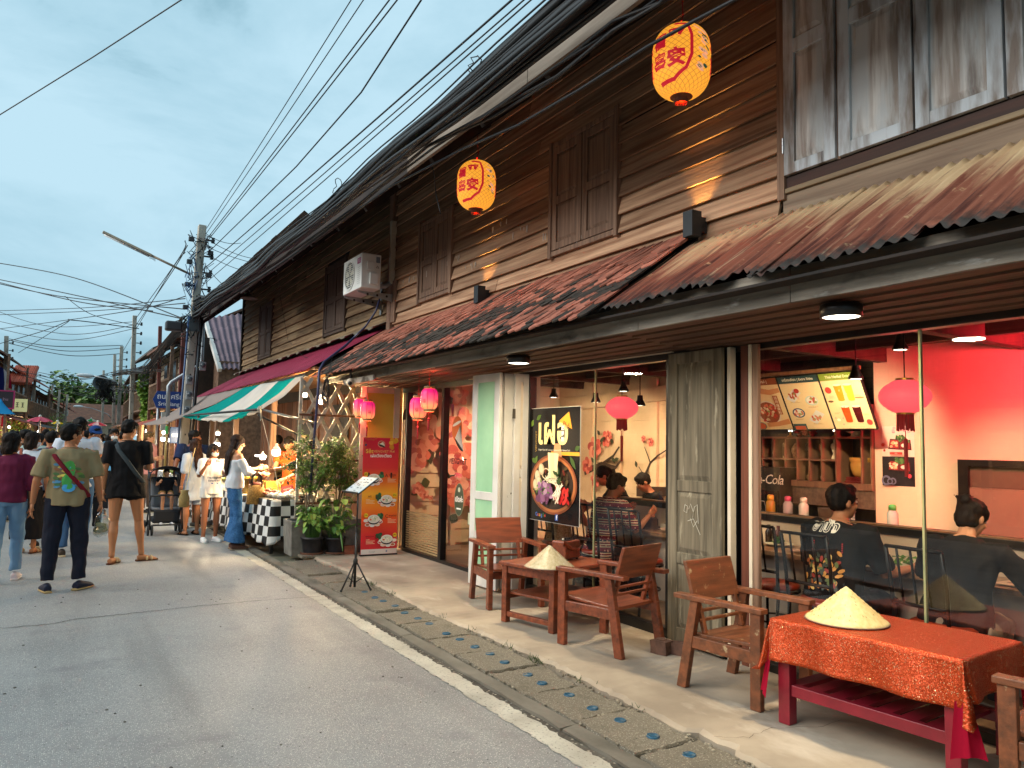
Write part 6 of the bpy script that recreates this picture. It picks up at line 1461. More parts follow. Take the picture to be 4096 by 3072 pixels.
hose = [at_x(825, 630, 4.1), at_x(812, 672, 4.0), at_x(790, 705, 3.9), at_x(745, 748, 3.5), at_x(700, 782, 3.16), at_x(690, 800, 3.03), at_x(686, 860, 3.02), at_x(680, 930, 3.02), at_x(668, 1080, 3.02)]
tag(MB().tube(hose, [.014, .014, .014, .018, .018, .018, .018, .018, .016], 8).build('drain_hose', mat('hose_navy', '#2b2f52', .5, c2='#9aa0ac', scale=(1, 1, 3), lo=.62, hi=.66), None, True), 'long dark blue drain hose hanging from the air conditioner past the tiled awning corner', 'hose')
c0 = at_x(705, 840, 2.96); mb = MB()
for k in range(9):
 r_ = random.uniform(.10, .2); o0 = Vector((jit(.02), jit(.05), -r_ + .12)); mb.tube([c0 + o0 + Vector((jit(.01), r_ * .7 * math.sin(a), r_ * math.cos(a))) for a in np.linspace(0, 6.1, 18)], .0035, 5)
mb.tube([c0 + Vector((0, 0, .12)), c0 + Vector((.1, .1, .45))], .004, 5); tag(mb.build('cable_coil', m_tube, None, True), 'coil of black cable hung at the tiled awning corner', 'cable')
t = thing('security_camera', 'white dome security camera under the awning corner by the lattice', 'camera', at_x(757, 826, 3.3)); MB().ball((0, 0, 0), .055, 14, 10).build('dome', m_cream, t, True); MB().ball((-.02, -.04, -.015), .028, 12, 8).build('lens', m_black, t, True); MB().tube([(0, 0, .04), (.0, .0, .16)], .012, 6).build('mount', m_black, t)
t = thing('eave_lamp', 'dark dish lamp under the far end of the eave', 'lamp', at_x(537, 645, 3.9)); MB().lathe([(.02, .16), (.05, .08), (.22, .0), (.21, -.005), (.02, .03)], seg=24).build('dish', mat('dish_metal', '#4a443e', .6, c2='#8b857a', scale=(3, 3, 3)), t, True)
def tarp_mat():
 m = bpy.data.materials.new('striped_tarp'); m.use_nodes = True; q = m.node_tree; n = q.nodes; l = q.links; n.clear()
 o = n.new('ShaderNodeOutputMaterial'); d = n.new('ShaderNodeBsdfDiffuse'); tr_ = n.new('ShaderNodeBsdfTranslucent'); mi = n.new('ShaderNodeMixShader'); mi.inputs[0].default_value = .35
 uv = n.new('ShaderNodeUVMap'); uv.uv_map = 'stripe'; sp = n.new('ShaderNodeSeparateXYZ'); l.new(uv.outputs[0], sp.inputs[0])
 r_ = n.new('ShaderNodeValToRGB'); r_.color_ramp.interpolation = 'CONSTANT'; e = r_.color_ramp
 e.elements[0].position = 0; e.elements[0].color = lin('#c6bfb4'); e.elements[1].position = .11; e.elements[1].color = lin('#1f9c94')
 for p_, c in ((.36, '#ddd9d0'), (.67, '#1f9c94')): k = e.elements.new(p_); k.color = lin(c)
 l.new(sp.outputs[0], r_.inputs[0])
 tcn = n.new('ShaderNodeTexCoord'); nn = n.new('ShaderNodeTexNoise'); nn.inputs['Scale'].default_value = 3; nn.inputs['Detail'].default_value = 7; l.new(tcn.outputs['Object'], nn.inputs[0])
 mm = n.new('ShaderNodeMix'); mm.data_type = 'RGBA'; mm.blend_type = 'MULTIPLY'; mr = n.new('ShaderNodeMapRange'); mr.inputs[1].default_value = .45; mr.inputs[2].default_value = .75; mr.inputs[4].default_value = .18
 l.new(nn.outputs['Fac'], mr.inputs[0]); l.new(mr.outputs[0], mm.inputs[0]); l.new(r_.outputs[0], mm.inputs[6]); mm.inputs[7].default_value = lin('#8d857a')
 l.new(mm.outputs[2], d.inputs[0]); l.new(mm.outputs[2], tr_.inputs[0]); l.new(d.outputs[0], mi.inputs[1]); l.new(tr_.outputs[0], mi.inputs[2]); l.new(mi.outputs[0], o.inputs[0]); return m
def tarp(name, top, bot, label, m, nu=40, nv=16, sag=.10, frill=.05):
 """hung between a top polyline and a bottom polyline of equal length"""
 mb = MB(); uvs = []
 def interp(P, a):
  q = a * (len(P) - 1); i = min(len(P) - 2, int(q)); return Vector(P[i]).lerp(Vector(P[i + 1]), q - i)
 def fn(a, b):
  p = interp(top, a).lerp(interp(bot, a), min(b, .93) / .93); p.z -= sag * math.sin(math.pi * min(1, b)) * (.8 + .4 * mnoise.noise(Vector((a * 4, b * 2, 7))))
  if b > .93: p.z -= frill * (b - .93) / .07 * (1 + .7 * mnoise.noise(Vector((a * 22, 1, 1)))); p.x += .02 * mnoise.noise(Vector((a * 30, 4, 1)))
  p.z += .012 * mnoise.noise(Vector((a * 9, b * 5, 2))); uvs.append((a, b)); return p
 mb.grid(fn, nu, nv); o = mb.build(name, m, None, True); me = o.data; uvl = me.uv_layers.new(name='stripe')
 for lp in me.loops: uvl.data[lp.index].uv = uvs[lp.vertex_index]
 o.modifiers.new('thickness', 'SOLIDIFY').thickness = .003
 return tag(o, label, 'tarpaulin')
tarp('striped_tarp', [(3.06, 10.93, 2.50), (3.07, 12.3, 2.50), (3.06, 13.6, 2.53), (3.06, 15.0, 2.54)], [(2.40, 10.66, 1.98), (2.37, 12.9, 1.88), (2.36, 15.15, 1.95), (2.34, 17.4, 2.05)], 'teal and white striped tarpaulin sloping over the food stall', tarp_mat(), 60, 18)
m_gt = clothmat('grey_tarp', '#b0a49d', .3, '#958a84')
tarp('grey_tarp', [(3.07, 15.02, 2.55), (3.08, 17.5, 2.57), (3.07, 20.8, 2.60)], [(2.35, 17.42, 2.05), (2.32, 18.2, 2.02), (2.25, 19.0, 1.95)], 'grey beige tarpaulin next to the striped one', m_gt, 40, 14, .08)
tarp('grey_tarp', [(3.07, 20.82, 2.60), (3.07, 21.8, 2.58), (3.07, 22.8, 2.5)], [(2.26, 19.04, 1.93), (2.2, 21.0, 1.93), (2.1, 23.0, 1.95)], 'far drooping end of the grey beige tarpaulin', m_gt, 24, 12, .1)
m_alu = mat('aluminium_tube', '#9a9c9e', .35, .7); m_rope = mat('pale_rope', '#cfc9bb', .8)
def pole_thing(a, b, r_, m, name, label, cat): return tag(MB().tube([a, b], r_, 8).build(name, m, None, True), label, cat)
pole_thing((2.40, 10.70, 1.98), (3.25, 10.72, 1.80), .016, m_alu, 'tarp_pole', 'aluminium pole holding the corner of the striped tarpaulin', 'pole')
pole_thing((2.38, 10.7, 1.97), (2.33, 17.0, 2.03), .018, m_mb, 'tarp_pole', 'dark pole along the lower edge of the tarpaulins', 'pole')
pole_thing((2.40, 10.75, 1.90), (3.0, 10.74, 1.62), .014, m_mb, 'tarp_brace', 'dark brace bar below the aluminium tarpaulin pole', 'pole')
m_bam = mat('bamboo_pole', '#b09858', .55, c2='#8f7a45', scale=(9, 9, 3))
for k, (u, v, v2, Y_, lb) in enumerate(((662, 870, 1215, 20.3, 'bamboo pole with green tape under the grey tarpaulin'),)):
 a = at_y(603 / 1.8517 * 1 + 0, 880, Y_); 
pa = at_x(363, 880, 2.28)
pole_thing((2.28, pa.y, 0), (2.28, pa.y, 1.95), .025, m_bam, 'bamboo_pole', 'bamboo pole with green tape at the stall edge', 'pole')
bpo = [o for o in COL.objects if o.name == 'bamboo_pole'][0]; MB().lathe([(.032, 1.66), (.034, 1.72), (.032, 1.84)], (2.28, pa.y, 0), 10).build('green_tape', mat('green_tape', '#1f9a4a', .5), bpo)
pole_thing((2.40, 15.6, 0), (2.38, 15.6, 2.0), .02, mat('rust_pipe', '#7a4632', .7), 'stall_post', 'thin rusty post under the striped tarpaulin', 'pole')
mb = MB(); mb.tube([(2.40, 10.68, 1.99), (2.62, 10.62, 1.2), (2.70, 10.58, .80)], .004, 5); tag(mb.build('tie_rope', m_rope), 'pale rope tied from the tarpaulin corner down to the stall table', 'rope')
mb = MB()
for k in range(8): mb.tube([Vector((2.40, 10.67, 1.98)) + Vector((jit(.03), jit(.03), jit(.04))) for _ in range(5)] + [Vector((2.42 + jit(.02), 10.66, 1.86 + jit(.05)))], .006, 5)
tag(mb.build('rope_knot', m_rope, None, True), 'knot of pale rope at the tarpaulin corner', 'rope')
def checker():
 m = bpy.data.materials.new('checkered_cloth'); m.use_nodes = True; q = m.node_tree; n = q.nodes; l = q.links; b = n['Principled BSDF']; b.inputs['Roughness'].default_value = .6
 uv = n.new('ShaderNodeUVMap'); uv.uv_map = 'check'; c = n.new('ShaderNodeTexChecker'); c.inputs['Scale'].default_value = 1; c.inputs[1].default_value = lin('#0f0f10'); c.inputs[2].default_value = lin('#dcdcd8'); l.new(uv.outputs[0], c.inputs[0]); l.new(c.outputs[0], b.inputs['Base Color']); return m
m_chk = checker(); m_steel = mat('steel_tray', '#9a9890', .3, .8, c2='#7d7b74', scale=(6, 6, 6))
def stall_table(loc, rz, lx, ly, label, cl, cs=.135):
 t = thing('stall_table', label, 'table', loc, rz)
 MB().bb((0, 0, .72), (lx, ly, .745)).build('tabletop', m_steel, t, bevel=.004)
 for x in (.05, lx - .05):
  for y in (.06, ly - .06): MB().bb((x - .02, y - .02, 0), (x + .02, y + .02, .719)).build('leg', m_mb, t)
 ct = thing('checkered_cloth', cl, 'tablecloth', loc, rz); mb = MB(); uvs = []
 per = [(lx, 0), (0, 0), (0, ly)]; L_ = lx + ly; nu, nv = int(L_ / .045), 16
 vs = []
 for j in range(nv + 1):
  for i in range(nu + 1):
   s = L_ * i / nu; x, y = (lx - s, 0) if s < lx else (0, s - lx); nx, ny = (0, -1) if s < lx else (-1, 0)
   c_ = max(0, 1 - abs(s - lx) / .12)
   d = j / nv; o = .008 + .022 * d * (math.sin(s * 11 + 1) + .6 * math.sin(s * 23)) + .045 * d; z = .738 - (.56 + .03 * math.sin(s * 7) + .05 * c_) * d
   vs.append((x + nx * o - (.03 * c_ * d if s >= lx else 0), y + ny * o - (.03 * c_ * d if s < lx else 0), z)); uvs.append(((s - lx) / cs + 50.001, z / cs + .2))
 w = nu + 1; mb.add(vs, [(j * w + i, j * w + i + 1, (j + 1) * w + i + 1, (j + 1) * w + i) for j in range(nv) for i in range(nu)])
 o = mb.build('cloth', m_chk, ct, True); u_ = o.data.uv_layers.new(name='check')
 for lp in o.data.loops: u_.data[lp.index].uv = uvs[lp.vertex_index]
 o.modifiers.new('thickness', 'SOLIDIFY').thickness = .002
 return t
stall_table((2.63, 10.72, 0), R(11), .95, 1.05, 'first stall table with fried snacks and buns', 'black and white checkered cloth at the corner of the first stall table')
stall_table((2.42, 11.85, 0), R(2), .85, 3.0, 'second stall table behind the woman in jeans', 'black and white checkered cloth behind the woman in jeans')
stall_table((2.36, 14.95, 0), R(0), .85, 3.2, 'far stall table by the stroller', 'black and white checkered cloth of the far stall table')
stall_table((2.36, 18.3, 0), R(0), .85, 3.0, 'farthest stall table behind the woman in pink', 'black and white checkered cloth of the farthest stall table')
m_fry = [mat('fried_a', '#7a3418', .45, c2='#4d1f10', scale=(40, 40, 40), coat=.4), mat('fried_b', '#a0582a', .45, c2='#6f3216', scale=(40, 40, 40), coat=.4), mat('bun_white', '#d9d3c4', .35, c2='#c2b9a4', scale=(9, 9, 9), coat=.4)]
def heap(loc, lx, ly, n, r_, ms, label, cat, hgt=.10):
 mb = MB()
 for k in range(n):
  x, y = jit(lx), jit(ly); q = 1 - .8 * max(abs(x) / lx, abs(y) / ly); a = Matrix.Rotation(random.random() * 6, 3, 'Z') @ Matrix.Rotation(jit(1), 3, 'X')
  mb.use(random.randrange(len(ms))); mb.ball((x, y, .02 + random.random() * hgt * q), (r_ * random.uniform(.7, 1.3), r_ * random.uniform(.5, .9), r_ * random.uniform(.4, .8)), 8, 6, a)
 o = mb.build('food_heap', ms, None, True); o.location = loc; o['kind'] = 'stuff'; return tag(o, label, cat)
heap((2.72, 11.30, .75), .17, .25, 130, .035, m_fry[:2], 'heap of glazed fried chicken pieces on the first stall table', 'food')
heap((2.98, 10.92, .75), .30, .12, 60, .05, m_fry[2:], 'heap of white steamed buns in clear bags on the first stall table', 'food', .07)
heap((2.75, 12.5, .75), .2, .4, 90, .035, m_fry[:2], 'heap of grilled skewers on the second stall table', 'food')
heap((2.7, 16.0, .75), .25, .7, 90, .05, [mat('veg_pale', '#a8a86a', .6, c2='#7d8a4a', scale=(20, 20, 20)), m_fry[2]], 'heap of pale greens on the far stall table', 'food', .14)
heap((2.7, 19.6, .75), .25, .7, 80, .05, [mat('veg_pale', '#a8a86a', .6), m_lf[2]], 'heap of lettuce on the farthest stall table', 'food', .14)
m_yb = mat('amber_plastic', '#d0a24a', .25, trans=.3)
MB().bb((0, 0, 0), (.22, .30, .19)).build('tub', m_yb).location = (2.78, 11.70, .747); tag([o for o in COL.objects if o.name == 'tub'][0], 'amber plastic tub beside the fried chicken', 'tub')
for k in range(2):
 o = MB().lathe([(.035, 0), (.048, .16), (.048, .17), (.040, .01), (.001, .01)], seg=14).build('plastic_cup', mat('cup_yellow', '#d8b24a', .2, trans=.3), None, True); o.location = (2.56 + k * .10, 12.05 - k * .07, .747); o.scale = (1, 1, 1.5)
 tag(o, ('stack of tall amber cups nearer the woman in jeans', 'stack of tall amber cups nearer the vendor')[k], 'cup', 'stacked plastic cups on the stall')
fl = Flat((2.87, 11.12, .78), (.95, .1, .2), (-.1, .45, .85)); fl.rect(0, 0, .19, .12, '#6d1c1e').text('หมูทอด', .04, .095, .07, '#e6cfc0').rect(.02, .02, .17, .03, '#d9b0a0'); tag(fl.build(None, 'food_sign'), 'dark red price sign standing in the fried chicken', 'sign')
fl = Flat((3.05, 10.86, .80), (.95, .15, .1), (-.1, .35, .9)); fl.rect(0, 0, .15, .085, '#d9ceb0').lines(.02, .06, .1, 3, '#7a6a4a', .006, .018); tag(fl.build(None, 'price_card'), 'small cream price card among the steamed buns', 'sign')
tag(MB().bb((3.35, 11.0, .05), (3.75, 11.45, .92)).build('cream_box', m_cream, None, bevel=.02), 'cream coloured cool box behind the lattice', 'cool box')
m_bulb = emimat('led_bulb', '#fff6e4', 16); m_bw = mat('bulb_cap', '#c9c5bb', .5)
def bulb(loc, r_, label, en, cord=.5, col=(1, .76, .48)):
 t = thing('light_bulb', label, 'light bulb', loc, group='bulbs hanging over the stalls')
 MB().lathe([(.001, -r_), (r_ * .8, -r_ * .95), (r_, -r_ * .6), (r_, r_ * .5)], seg=18).build('diffuser', m_bulb, t, True)
 MB().lathe([(r_, r_ * .52), (r_ * .85, r_ * 1.0), (r_ * .35, r_ * 1.6), (r_ * .3, r_ * 2.1), (.001, r_ * 2.1)], seg=18).build('cap', m_bw, t, True)
 MB().tube([(0, 0, r_ * 2.1), (.01, 0, r_ * 2.1 + cord)], .004, 5).build('cord', m_tube, t)
 if en: lamp('bulb_light', 'POINT', (0, 0, -r_ - .03), en * 2.4, col, t, r_)
cp = lambda x, y, X_=2.8: at_x((600 + x * .452) / SC, (1500 + y * .452) / SC, X_)
bulb(cp(1118, 680), .058, 'big drum shaped bulb over the fried chicken', 26, .3)
bulb(cp(592, 615, 2.7), .055, 'big drum bulb behind the woman in jeans', 24, .25)
bulb(cp(998, 725, 2.78), .04, 'small round bulb under the bright tube lamp', 0, .25)
bulb(cp(300, 510, 2.75), .07, 'bulb beyond the boy in navy', 20, .2)
bulb(cp(185, 575, 2.7), .06, 'pair bulb behind the woman in pink, nearer one', 12, .25); bulb(cp(115, 565, 2.7), .06, 'pair bulb behind the woman in pink, farther one', 12, .25)
bulb(cp(1370, 175, 3.2), .035, 'small bulb at the white lattice post', 8, .1); bulb(cp(600, 515, 2.9), .04, 'small bulb under a wire shade above the stall', 8, .15)
bulb(at_x(693, 868, 3.5), .03, 'dim bulb hanging behind the lattice', 34, .15, (1, .6, .25)); bulb(at_x(689, 853, 3.3), .03, 'bright bulb behind the coil of cable', 34, .1, (1, .7, .35))
t = thing('tube_lamp', 'bright white tube lamp over the fried chicken', 'lamp', cp(995, 718, 2.75)); MB().tube([(-.0, -.20, 0), (-.0, .45, .0)], .014, 10).build('tube', m_bulb, t, True); MB().tube([(0, .1, .01), (0, .1, .4)], .003, 5).build('cord', m_tube, t)
lamp('tube_light', 'POINT', (3.9, 12.3, 2.3), 40, (1, .62, .3), t, .08).location = (0, .1, -.06)
mb = MB()
for k in range(7): mb.tube([Vector((4.6, 11.75, 2.0)) + Vector((jit(.03), .10 * math.sin(a), .13 * math.cos(a))) for a in np.linspace(0, 6.2, 14)], .005, 5)
tag(mb.build('rope_coil', m_rope, None, True), 'coil of yellowish rope hanging in the stall behind the vendor', 'rope')
for y, z0, w, h, c, lb in ((12.0, 1.55, .32, .35, '#c9b48a', 'cream meter box on the stall back wall'), (11.5, .9, .5, 1.2, '#9a5a2c', 'orange brown cupboard door behind the vendor'), (13.1, 1.0, .5, 1.0, '#3a3f3c', 'glass fronted dark cabinet behind the stall')):
 tag(MB().bb((4.72, y, z0), (4.84, y + w, z0 + h)).build('wall_cabinet', mat('cab' + c, c, .5, c2='#5d3a20', scale=(9, 9, 2)), None, bevel=.008), lb, 'cabinet')
# ================================================================ street beyond: poles, wires, houses, umbrellas
m_pole = mat('concrete_pole', '#b3aea2', .9, c2='#8d897f', scale=(5, 5, 1.5), stain=('#4a463f', (4, 4, 1), .6, .75))
m_wire = mat('black_cable', '#0b0c0e', .55); m_ins = mat('insulator', '#2b2a2d', .4)
def utility_pole(a, b, w, label, racks=4, side=1, junk=0):
 a, b = Vector(a), Vector(b); t = thing('utility_pole', label, 'utility pole', a); d = b - a
 mb = MB(); n = 1; mb.bar((0, 0, 0), d, w, w * .85, (1, 0, 0)); mb.build('shaft', m_pole, t, bevel=.012)
 mh = MB()
 for k in range(10): q = d * (.25 + .07 * k); MB().bb((q.x - .012, q.y - w * .55, q.z - .02), (q.x + .012, q.y - w * .42, q.z + .02)).build('bolt_hole', m_dark, t) if w > .14 else None
 for k in range(racks):
  q = d * (1 - .05 - .06 * k); MB().bb((q.x + side * w * .5, q.y - .03, q.z - .015), (q.x + side * (w * .5 + .16), q.y + .03, q.z + .015)).build('bracket', m_ins, t)
  MB().lathe([(.02, -.06), (.05, -.05), (.03, -.02), (.05, .01), (.03, .04), (.045, .07), (.01, .08)], (q.x + side * (w * .5 + .17), q.y, q.z), 10).build('insulator', m_ins, t, True)
 return t
P1a, P1b = (2.57, 19, 0), (2.75, 19, 6.60)
up1 = utility_pole(P1a, P1b, .20, 'tall tilted concrete utility pole with tangled cables beside the stall house', 5)
UP = [(34, 283, 900, 291, 682, .18, 'grey concrete pole in the middle distance beyond the blue street sign', 4), (46, 258, 860, 263, 748, .2, 'concrete pole carrying loudspeaker cables far down the street', 4), (56, 246, 860, 248, 766, .2, 'far slender pole behind the loudspeaker pole', 4), (72, 222, 880, 224, 800, .2, 'most distant pole by the horn loudspeaker', 3),
  (46, 10, 900, 14, 726, .22, 'pale concrete pole beside the flag and magenta sign', 4), (58, 70, 895, 77, 801, .2, 'concrete pole by the orange tiled roof', 5), (72, 106, 905, 114, 832, .2, 'slim leaning pole before the far shops', 4), (66, 124, 900, 129, 842, .18, 'thin pole behind the orange tiled roof', 3), (80, 142, 900, 146, 852, .2, 'leaning grey pole near the white sign', 4)]
for Y, u0, v0, u1, v1, w, lb, rk in UP:
 a = at_y(u0, v0, Y); b = at_y(u1, v1, Y); s = (b - a) / (b.z - a.z); utility_pole(a - s * a.z, b, w, lb, rk, 1)
def on1(z): return Vector(P1a).lerp(Vector(P1b), z / 6.6)
for k, (z, dx, dy) in enumerate(((2.9, -.02, -.2), (2.55, 0, -.2), (2.2, -.03, -.2), (3.25, .25, -.1))):
 t = thing('electric_meter', 'grey electricity meter box strapped to the near utility pole, number %s from the top' % ('two', 'three', 'four', 'one')[k], 'meter', on1(z) + Vector((dx, dy, 0)), group='meters on the near pole')
 MB().bb((-.07, -.05, -.10), (.07, .05, .10)).build('case', mat('meter_grey', '#8d9193', .5), t, bevel=.01); MB().lathe([(.055, 0), (.05, .05), (.001, .055)], (0, 0, 0), 16, Matrix.Rotation(R(90), 3, 'X')).build('glass_dome', mat('meter_glass', '#4a5258', .15), t, True).location = (0, -.05, .02)
mb = MB()
for k in range(60):
 z = random.uniform(3.6, 6.3); c = on1(z) + Vector((jit(.14), jit(.14), 0)); P_ = [c + Vector((jit(.22), jit(.2), jit(.3))) for _ in range(4)]; mb.tube(P_, random.choice([.006, .009, .012]), 4)
o = mb.build('cable_tangle', m_wire); tag(o, 'tangle of black cables wrapped round the near utility pole', 'cables', kind='stuff')
mb = MB()
for k in range(16):
 z = random.uniform(4.2, 5.8); c = on1(z) + Vector((-.16 + jit(.06), -.12, 0)); mb.tube([c + Vector((jit(.12), jit(.05), jit(.2))) for _ in range(5)], .008, 4)
tag(mb.build('blue_cable_tangle', mat('blue_cable', '#1d4f7d', .5)), 'loops of blue data cable on the near utility pole', 'cables', kind='stuff')
for k in range(7):
 z = 4.6 + k * .27; q = on1(z) + Vector((.22 * (1 if k % 2 else -1), -.08, 0)); o = MB().bb(q - Vector((.06, .05, .05)), q + Vector((.06, .05, .05))).build('junction_box', m_ins, None, bevel=.008); o.parent = up1; o.matrix_parent_inverse = Matrix.Translation(-Vector(P1a))
MB().bb((-.10, -.35, -.0), (.25, -.1, .22)).build('splice_closure', m_ins, up1, bevel=.04).location = (-.42, 0, 4.0)
o = MB().bb((-.11, -.11, 3.95), (.11, .11, 4.3)).build('dark_band', mat('pole_band', '#3f4a4e', .6), up1); o.location = (on1(4.1).x - P1a[0], 0, .1)  # darker grey band around the pole shaft
for dx, m in ((-.13, mat('pvc_blue', '#2f4f7a', .5)), (.13, m_alu), (.17, m_wire)): tag(MB().tube([on1(.2) + Vector((dx, -.06, 0)), on1(4.4) + Vector((dx, -.06, 0))], .022, 8).build('conduit', m, None, True), {-.13: 'blue conduit fixed to the near utility pole', .13: 'steel conduit fixed to the near utility pole', .17: 'black conduit fixed to the near utility pole'}[dx], 'conduit')
t = thing('tube_street_lamp', 'long fluorescent tube lamp on an arm leaning out from the near pole', 'street lamp', at_y(412, 593, 19))
e1, e0 = at_y(222, 501, 19) - at_y(412, 593, 19), Vector((0, 0, 0)); mid = e1 * .47
MB().tube([e0, mid], .028, 8).build('arm', mat('arm_steel', '#8a7a68', .5, .3), t, True); mb = MB(); mb.bar(mid * .97, e1, .11, .05); mb.build('fixture', mat('fixture_metal', '#b0a08a', .5), t, bevel=.008); MB().tube([mid * 1.04 + Vector((0, 0, -.045)), e1 * .985 + Vector((0, 0, -.045))], .022, 8).build('tube', mat('tube_glass', '#cfd3d3', .2), t, True)
mb = MB()
for k in range(6): mb.tube([mid * (.9 + .03 * k) + Vector((0, 0, .03)), mid * (.92 + .03 * k) + Vector((.03, 0, -.09 + jit(.03)))], .006, 4)
mb.build('tie_wire', m_wire, t)
# ---------------------------------------------------------------- overhead wires
def wire(pts, r_, label, grp, sag=0., n=22):
 pts = [Vector(p) for p in pts]; P_ = []
 for a, b in zip(pts[:-1], pts[1:]):
  for k in range(n): q = k / n; p = a.lerp(b, q); p.z -= sag * 4 * q * (1 - q); P_.append(p)
 P_.append(pts[-1]); return tag(MB().tube(P_, r_, 5).build('overhead_wire', m_wire, None, True), label, 'wire', grp)
GA = 'parallel wires above the near houses'
top = on1(6.4)
ORD = ('first', 'second', 'third', 'fourth', 'fifth', 'sixth', 'seventh')
for k, (u, z, r_) in enumerate(((735, 6.55, .007), (760, 6.42, .007), (812, 6.25, .009), (828, 6.18, .009))):
 e_ = at_x(u, 0, 2.75 + .03 * k); d = (e_ - on1(z)); wire([on1(z) + Vector((.1, 0, 0)), on1(z) + d * 2.6], r_, 'power wire sweeping up from the near pole top, %s counted towards the roofs' % ORD[k], GA, .12)
wire([on1(6.0) + Vector((.2, 0, 0)), at_x(640, 360, 2.9), at_x(780, 200, 2.9), at_x(910, 0, 2.9), at_x(1010, -160, 2.9)], .010, 'sagging cable that bends up between the power wires and the roofline', GA, .0)
for k, (u, v, r_) in enumerate(((1075, 0, .010), (1100, 0, .007), (1115, 0, .007))):
 z = 5.55 - .2 * k; e_ = at_x(u, v, 2.85); d = e_ - on1(z); wire([on1(z) + Vector((.1, 0, 0)), on1(z) + d * 2.0], r_, 'wire just above the bundled cables over the roofs, %s counted from the sky side' % ORD[k], GA, .05)
random.seed(11)
cb = thing('cable_bundle', 'thick bundle of black telecom cables running along the eaves to the pole', 'cable bundle', (2.72, 19, 4.55))
def bund(k):
 ph = random.random() * 6; o_ = Vector((jit(.055), 0, jit(.09))); P_ = []
 for i in range(61):
  y = 19 - 23 * i / 60; q = i / 60; s = .30 * 4 * q * (1 - q)
  sp = 1 + .5 * math.sin(q * 9 + ph) + (1.0 if q < .06 else 0); zc = 4.56 - s * .55 + .16 * max(0, q - .55)
  P_.append((o_.x * sp * .9 + .02 * math.sin(q * 30 + ph), y - 19, zc - 4.55 + o_.z * sp + .03 * math.sin(q * 14 + ph * 2) + .012 * math.sin(q * 60 + ph)))
 return P_
for k in range(46): MB().tube(bund(k), random.choice([.008, .011, .014, .019, .026]), 5).build('cable', m_wire, cb, True)
for k in range(8):
 i = random.randrange(22, 52); y = -23 * i / 60; mb = MB(); r_ = random.uniform(.05, .13); mb.tube([(jit(.03), y + r_ * math.cos(a), .02 + r_ * math.sin(a) * .9) for a in np.linspace(0, 6.2, 16)], .005, 5); mb.build('cable_loop', m_wire, cb, True)
w0 = at_x(520, 640, 3.0)
lo = [at_x(u, v, 2.95) for u, v in ((430, 672), (560, 600), (700, 505), (850, 400), (1000, 322), (1120, 270), (1250, 195), (1400, 100), (1500, 45), (1590, -2), (1680, -60))]
wire(lo, .011, 'pale cable crossing below the eaves in front of the lantern', GA, 0, 4)
lo = [at_x(u, v, 2.85) for u, v in ((430, 680), (600, 570), (760, 450), (930, 320), (1060, 240), (1200, 150), (1330, 60), (1420, 0), (1500, -60))]
for k in range(4): wire([p + Vector((jit(.04), 0, jit(.05))) for p in lo], .012, 'dark cable running just under the eaves, %s strand of the lower four' % ORD[k], GA, 0, 4)
wire([at_x(925, 335, 3.2), at_x(938, 375, 3.3), at_x(942, 420, 3.4), at_x(952, 462, 3.4)], .007, 'loose cable end dangling over the far upper window', GA, 0, 4)
wire([at_x(600, 575, 3.4), at_x(605, 640, 3.9), at_x(622, 735, 4.2), at_x(655, 770, 4.0), at_x(700, 785, 3.3)], .004, 'thin drop wire hanging down the stall house wall', GA, 0, 4)
for k in range(3): wire([at_x(930, 240 + k * 8, 3.0), at_x(1130, 75 + k * 14, 3.2), at_x(1290, -20 + k * 20, 3.4)], .006, 'thin wire close above the corrugated roof edge, %s counted from above' % ORD[k], GA, .02, 5)
GB = 'wires crossing the street'
wire([at_y(-60, 285, 16), at_y(200, 124, 13), at_y(430, -25, 10.5)], .010, 'single wire crossing the empty sky high above the street', GB, 0, 6)
cross = [((-40, 562, 30), (160, 600, 27), (400, 690, 19)), ((-40, 596, 30), (150, 635, 26), (400, 690, 19)), ((-40, 600, 30), (160, 650, 26), (330, 672, 19.5)), ((-40, 604, 30), (130, 640, 28), (400, 668, 20)), ((-30, 672, 40), (180, 665, 30), (400, 645, 19)), ((-30, 681, 40), (190, 672, 30), (400, 655, 19)), ((-30, 714, 40), (140, 692, 32), (300, 668, 22), (400, 640, 19)), ((-20, 667, 40), (110, 705, 38), (290, 695, 34)), ((-20, 690, 40), (150, 722, 36), (290, 702, 34)), ((-20, 706, 40), (140, 735, 36), (290, 710, 34)), ((20, 732, 46), (120, 748, 40), (265, 746, 46)), ((20, 735, 46), (140, 758, 44), (265, 752, 46)), ((20, 742, 46), (150, 768, 44), (262, 764, 46)), ((40, 762, 46), (140, 700, 35), (160, 692, 32), (300, 710, 34)), ((-10, 745, 46), (90, 716, 36), (150, 692, 32)), ((140, 640, 27), (200, 680, 30), (288, 702, 34)), ((400, 520, 19), (385, 560, 22), (292, 690, 34)), ((405, 530, 19), (370, 590, 22), (292, 705, 34)), ((400, 545, 19), (360, 600, 24), (265, 760, 46)), ((77, 806, 58), (180, 838, 58), (258, 838, 46)), ((77, 812, 58), (180, 845, 58), (258, 846, 46)), ((77, 818, 58), (180, 852, 58), (258, 856, 46)), ((40, 800, 46), (150, 822, 52), (258, 806, 46)), ((40, 808, 46), (150, 836, 52), (258, 820, 46)), ((114, 836, 72), (190, 858, 64), (258, 862, 46)), ((77, 803, 58), (170, 818, 55), (258, 800, 46))]
seen = {}
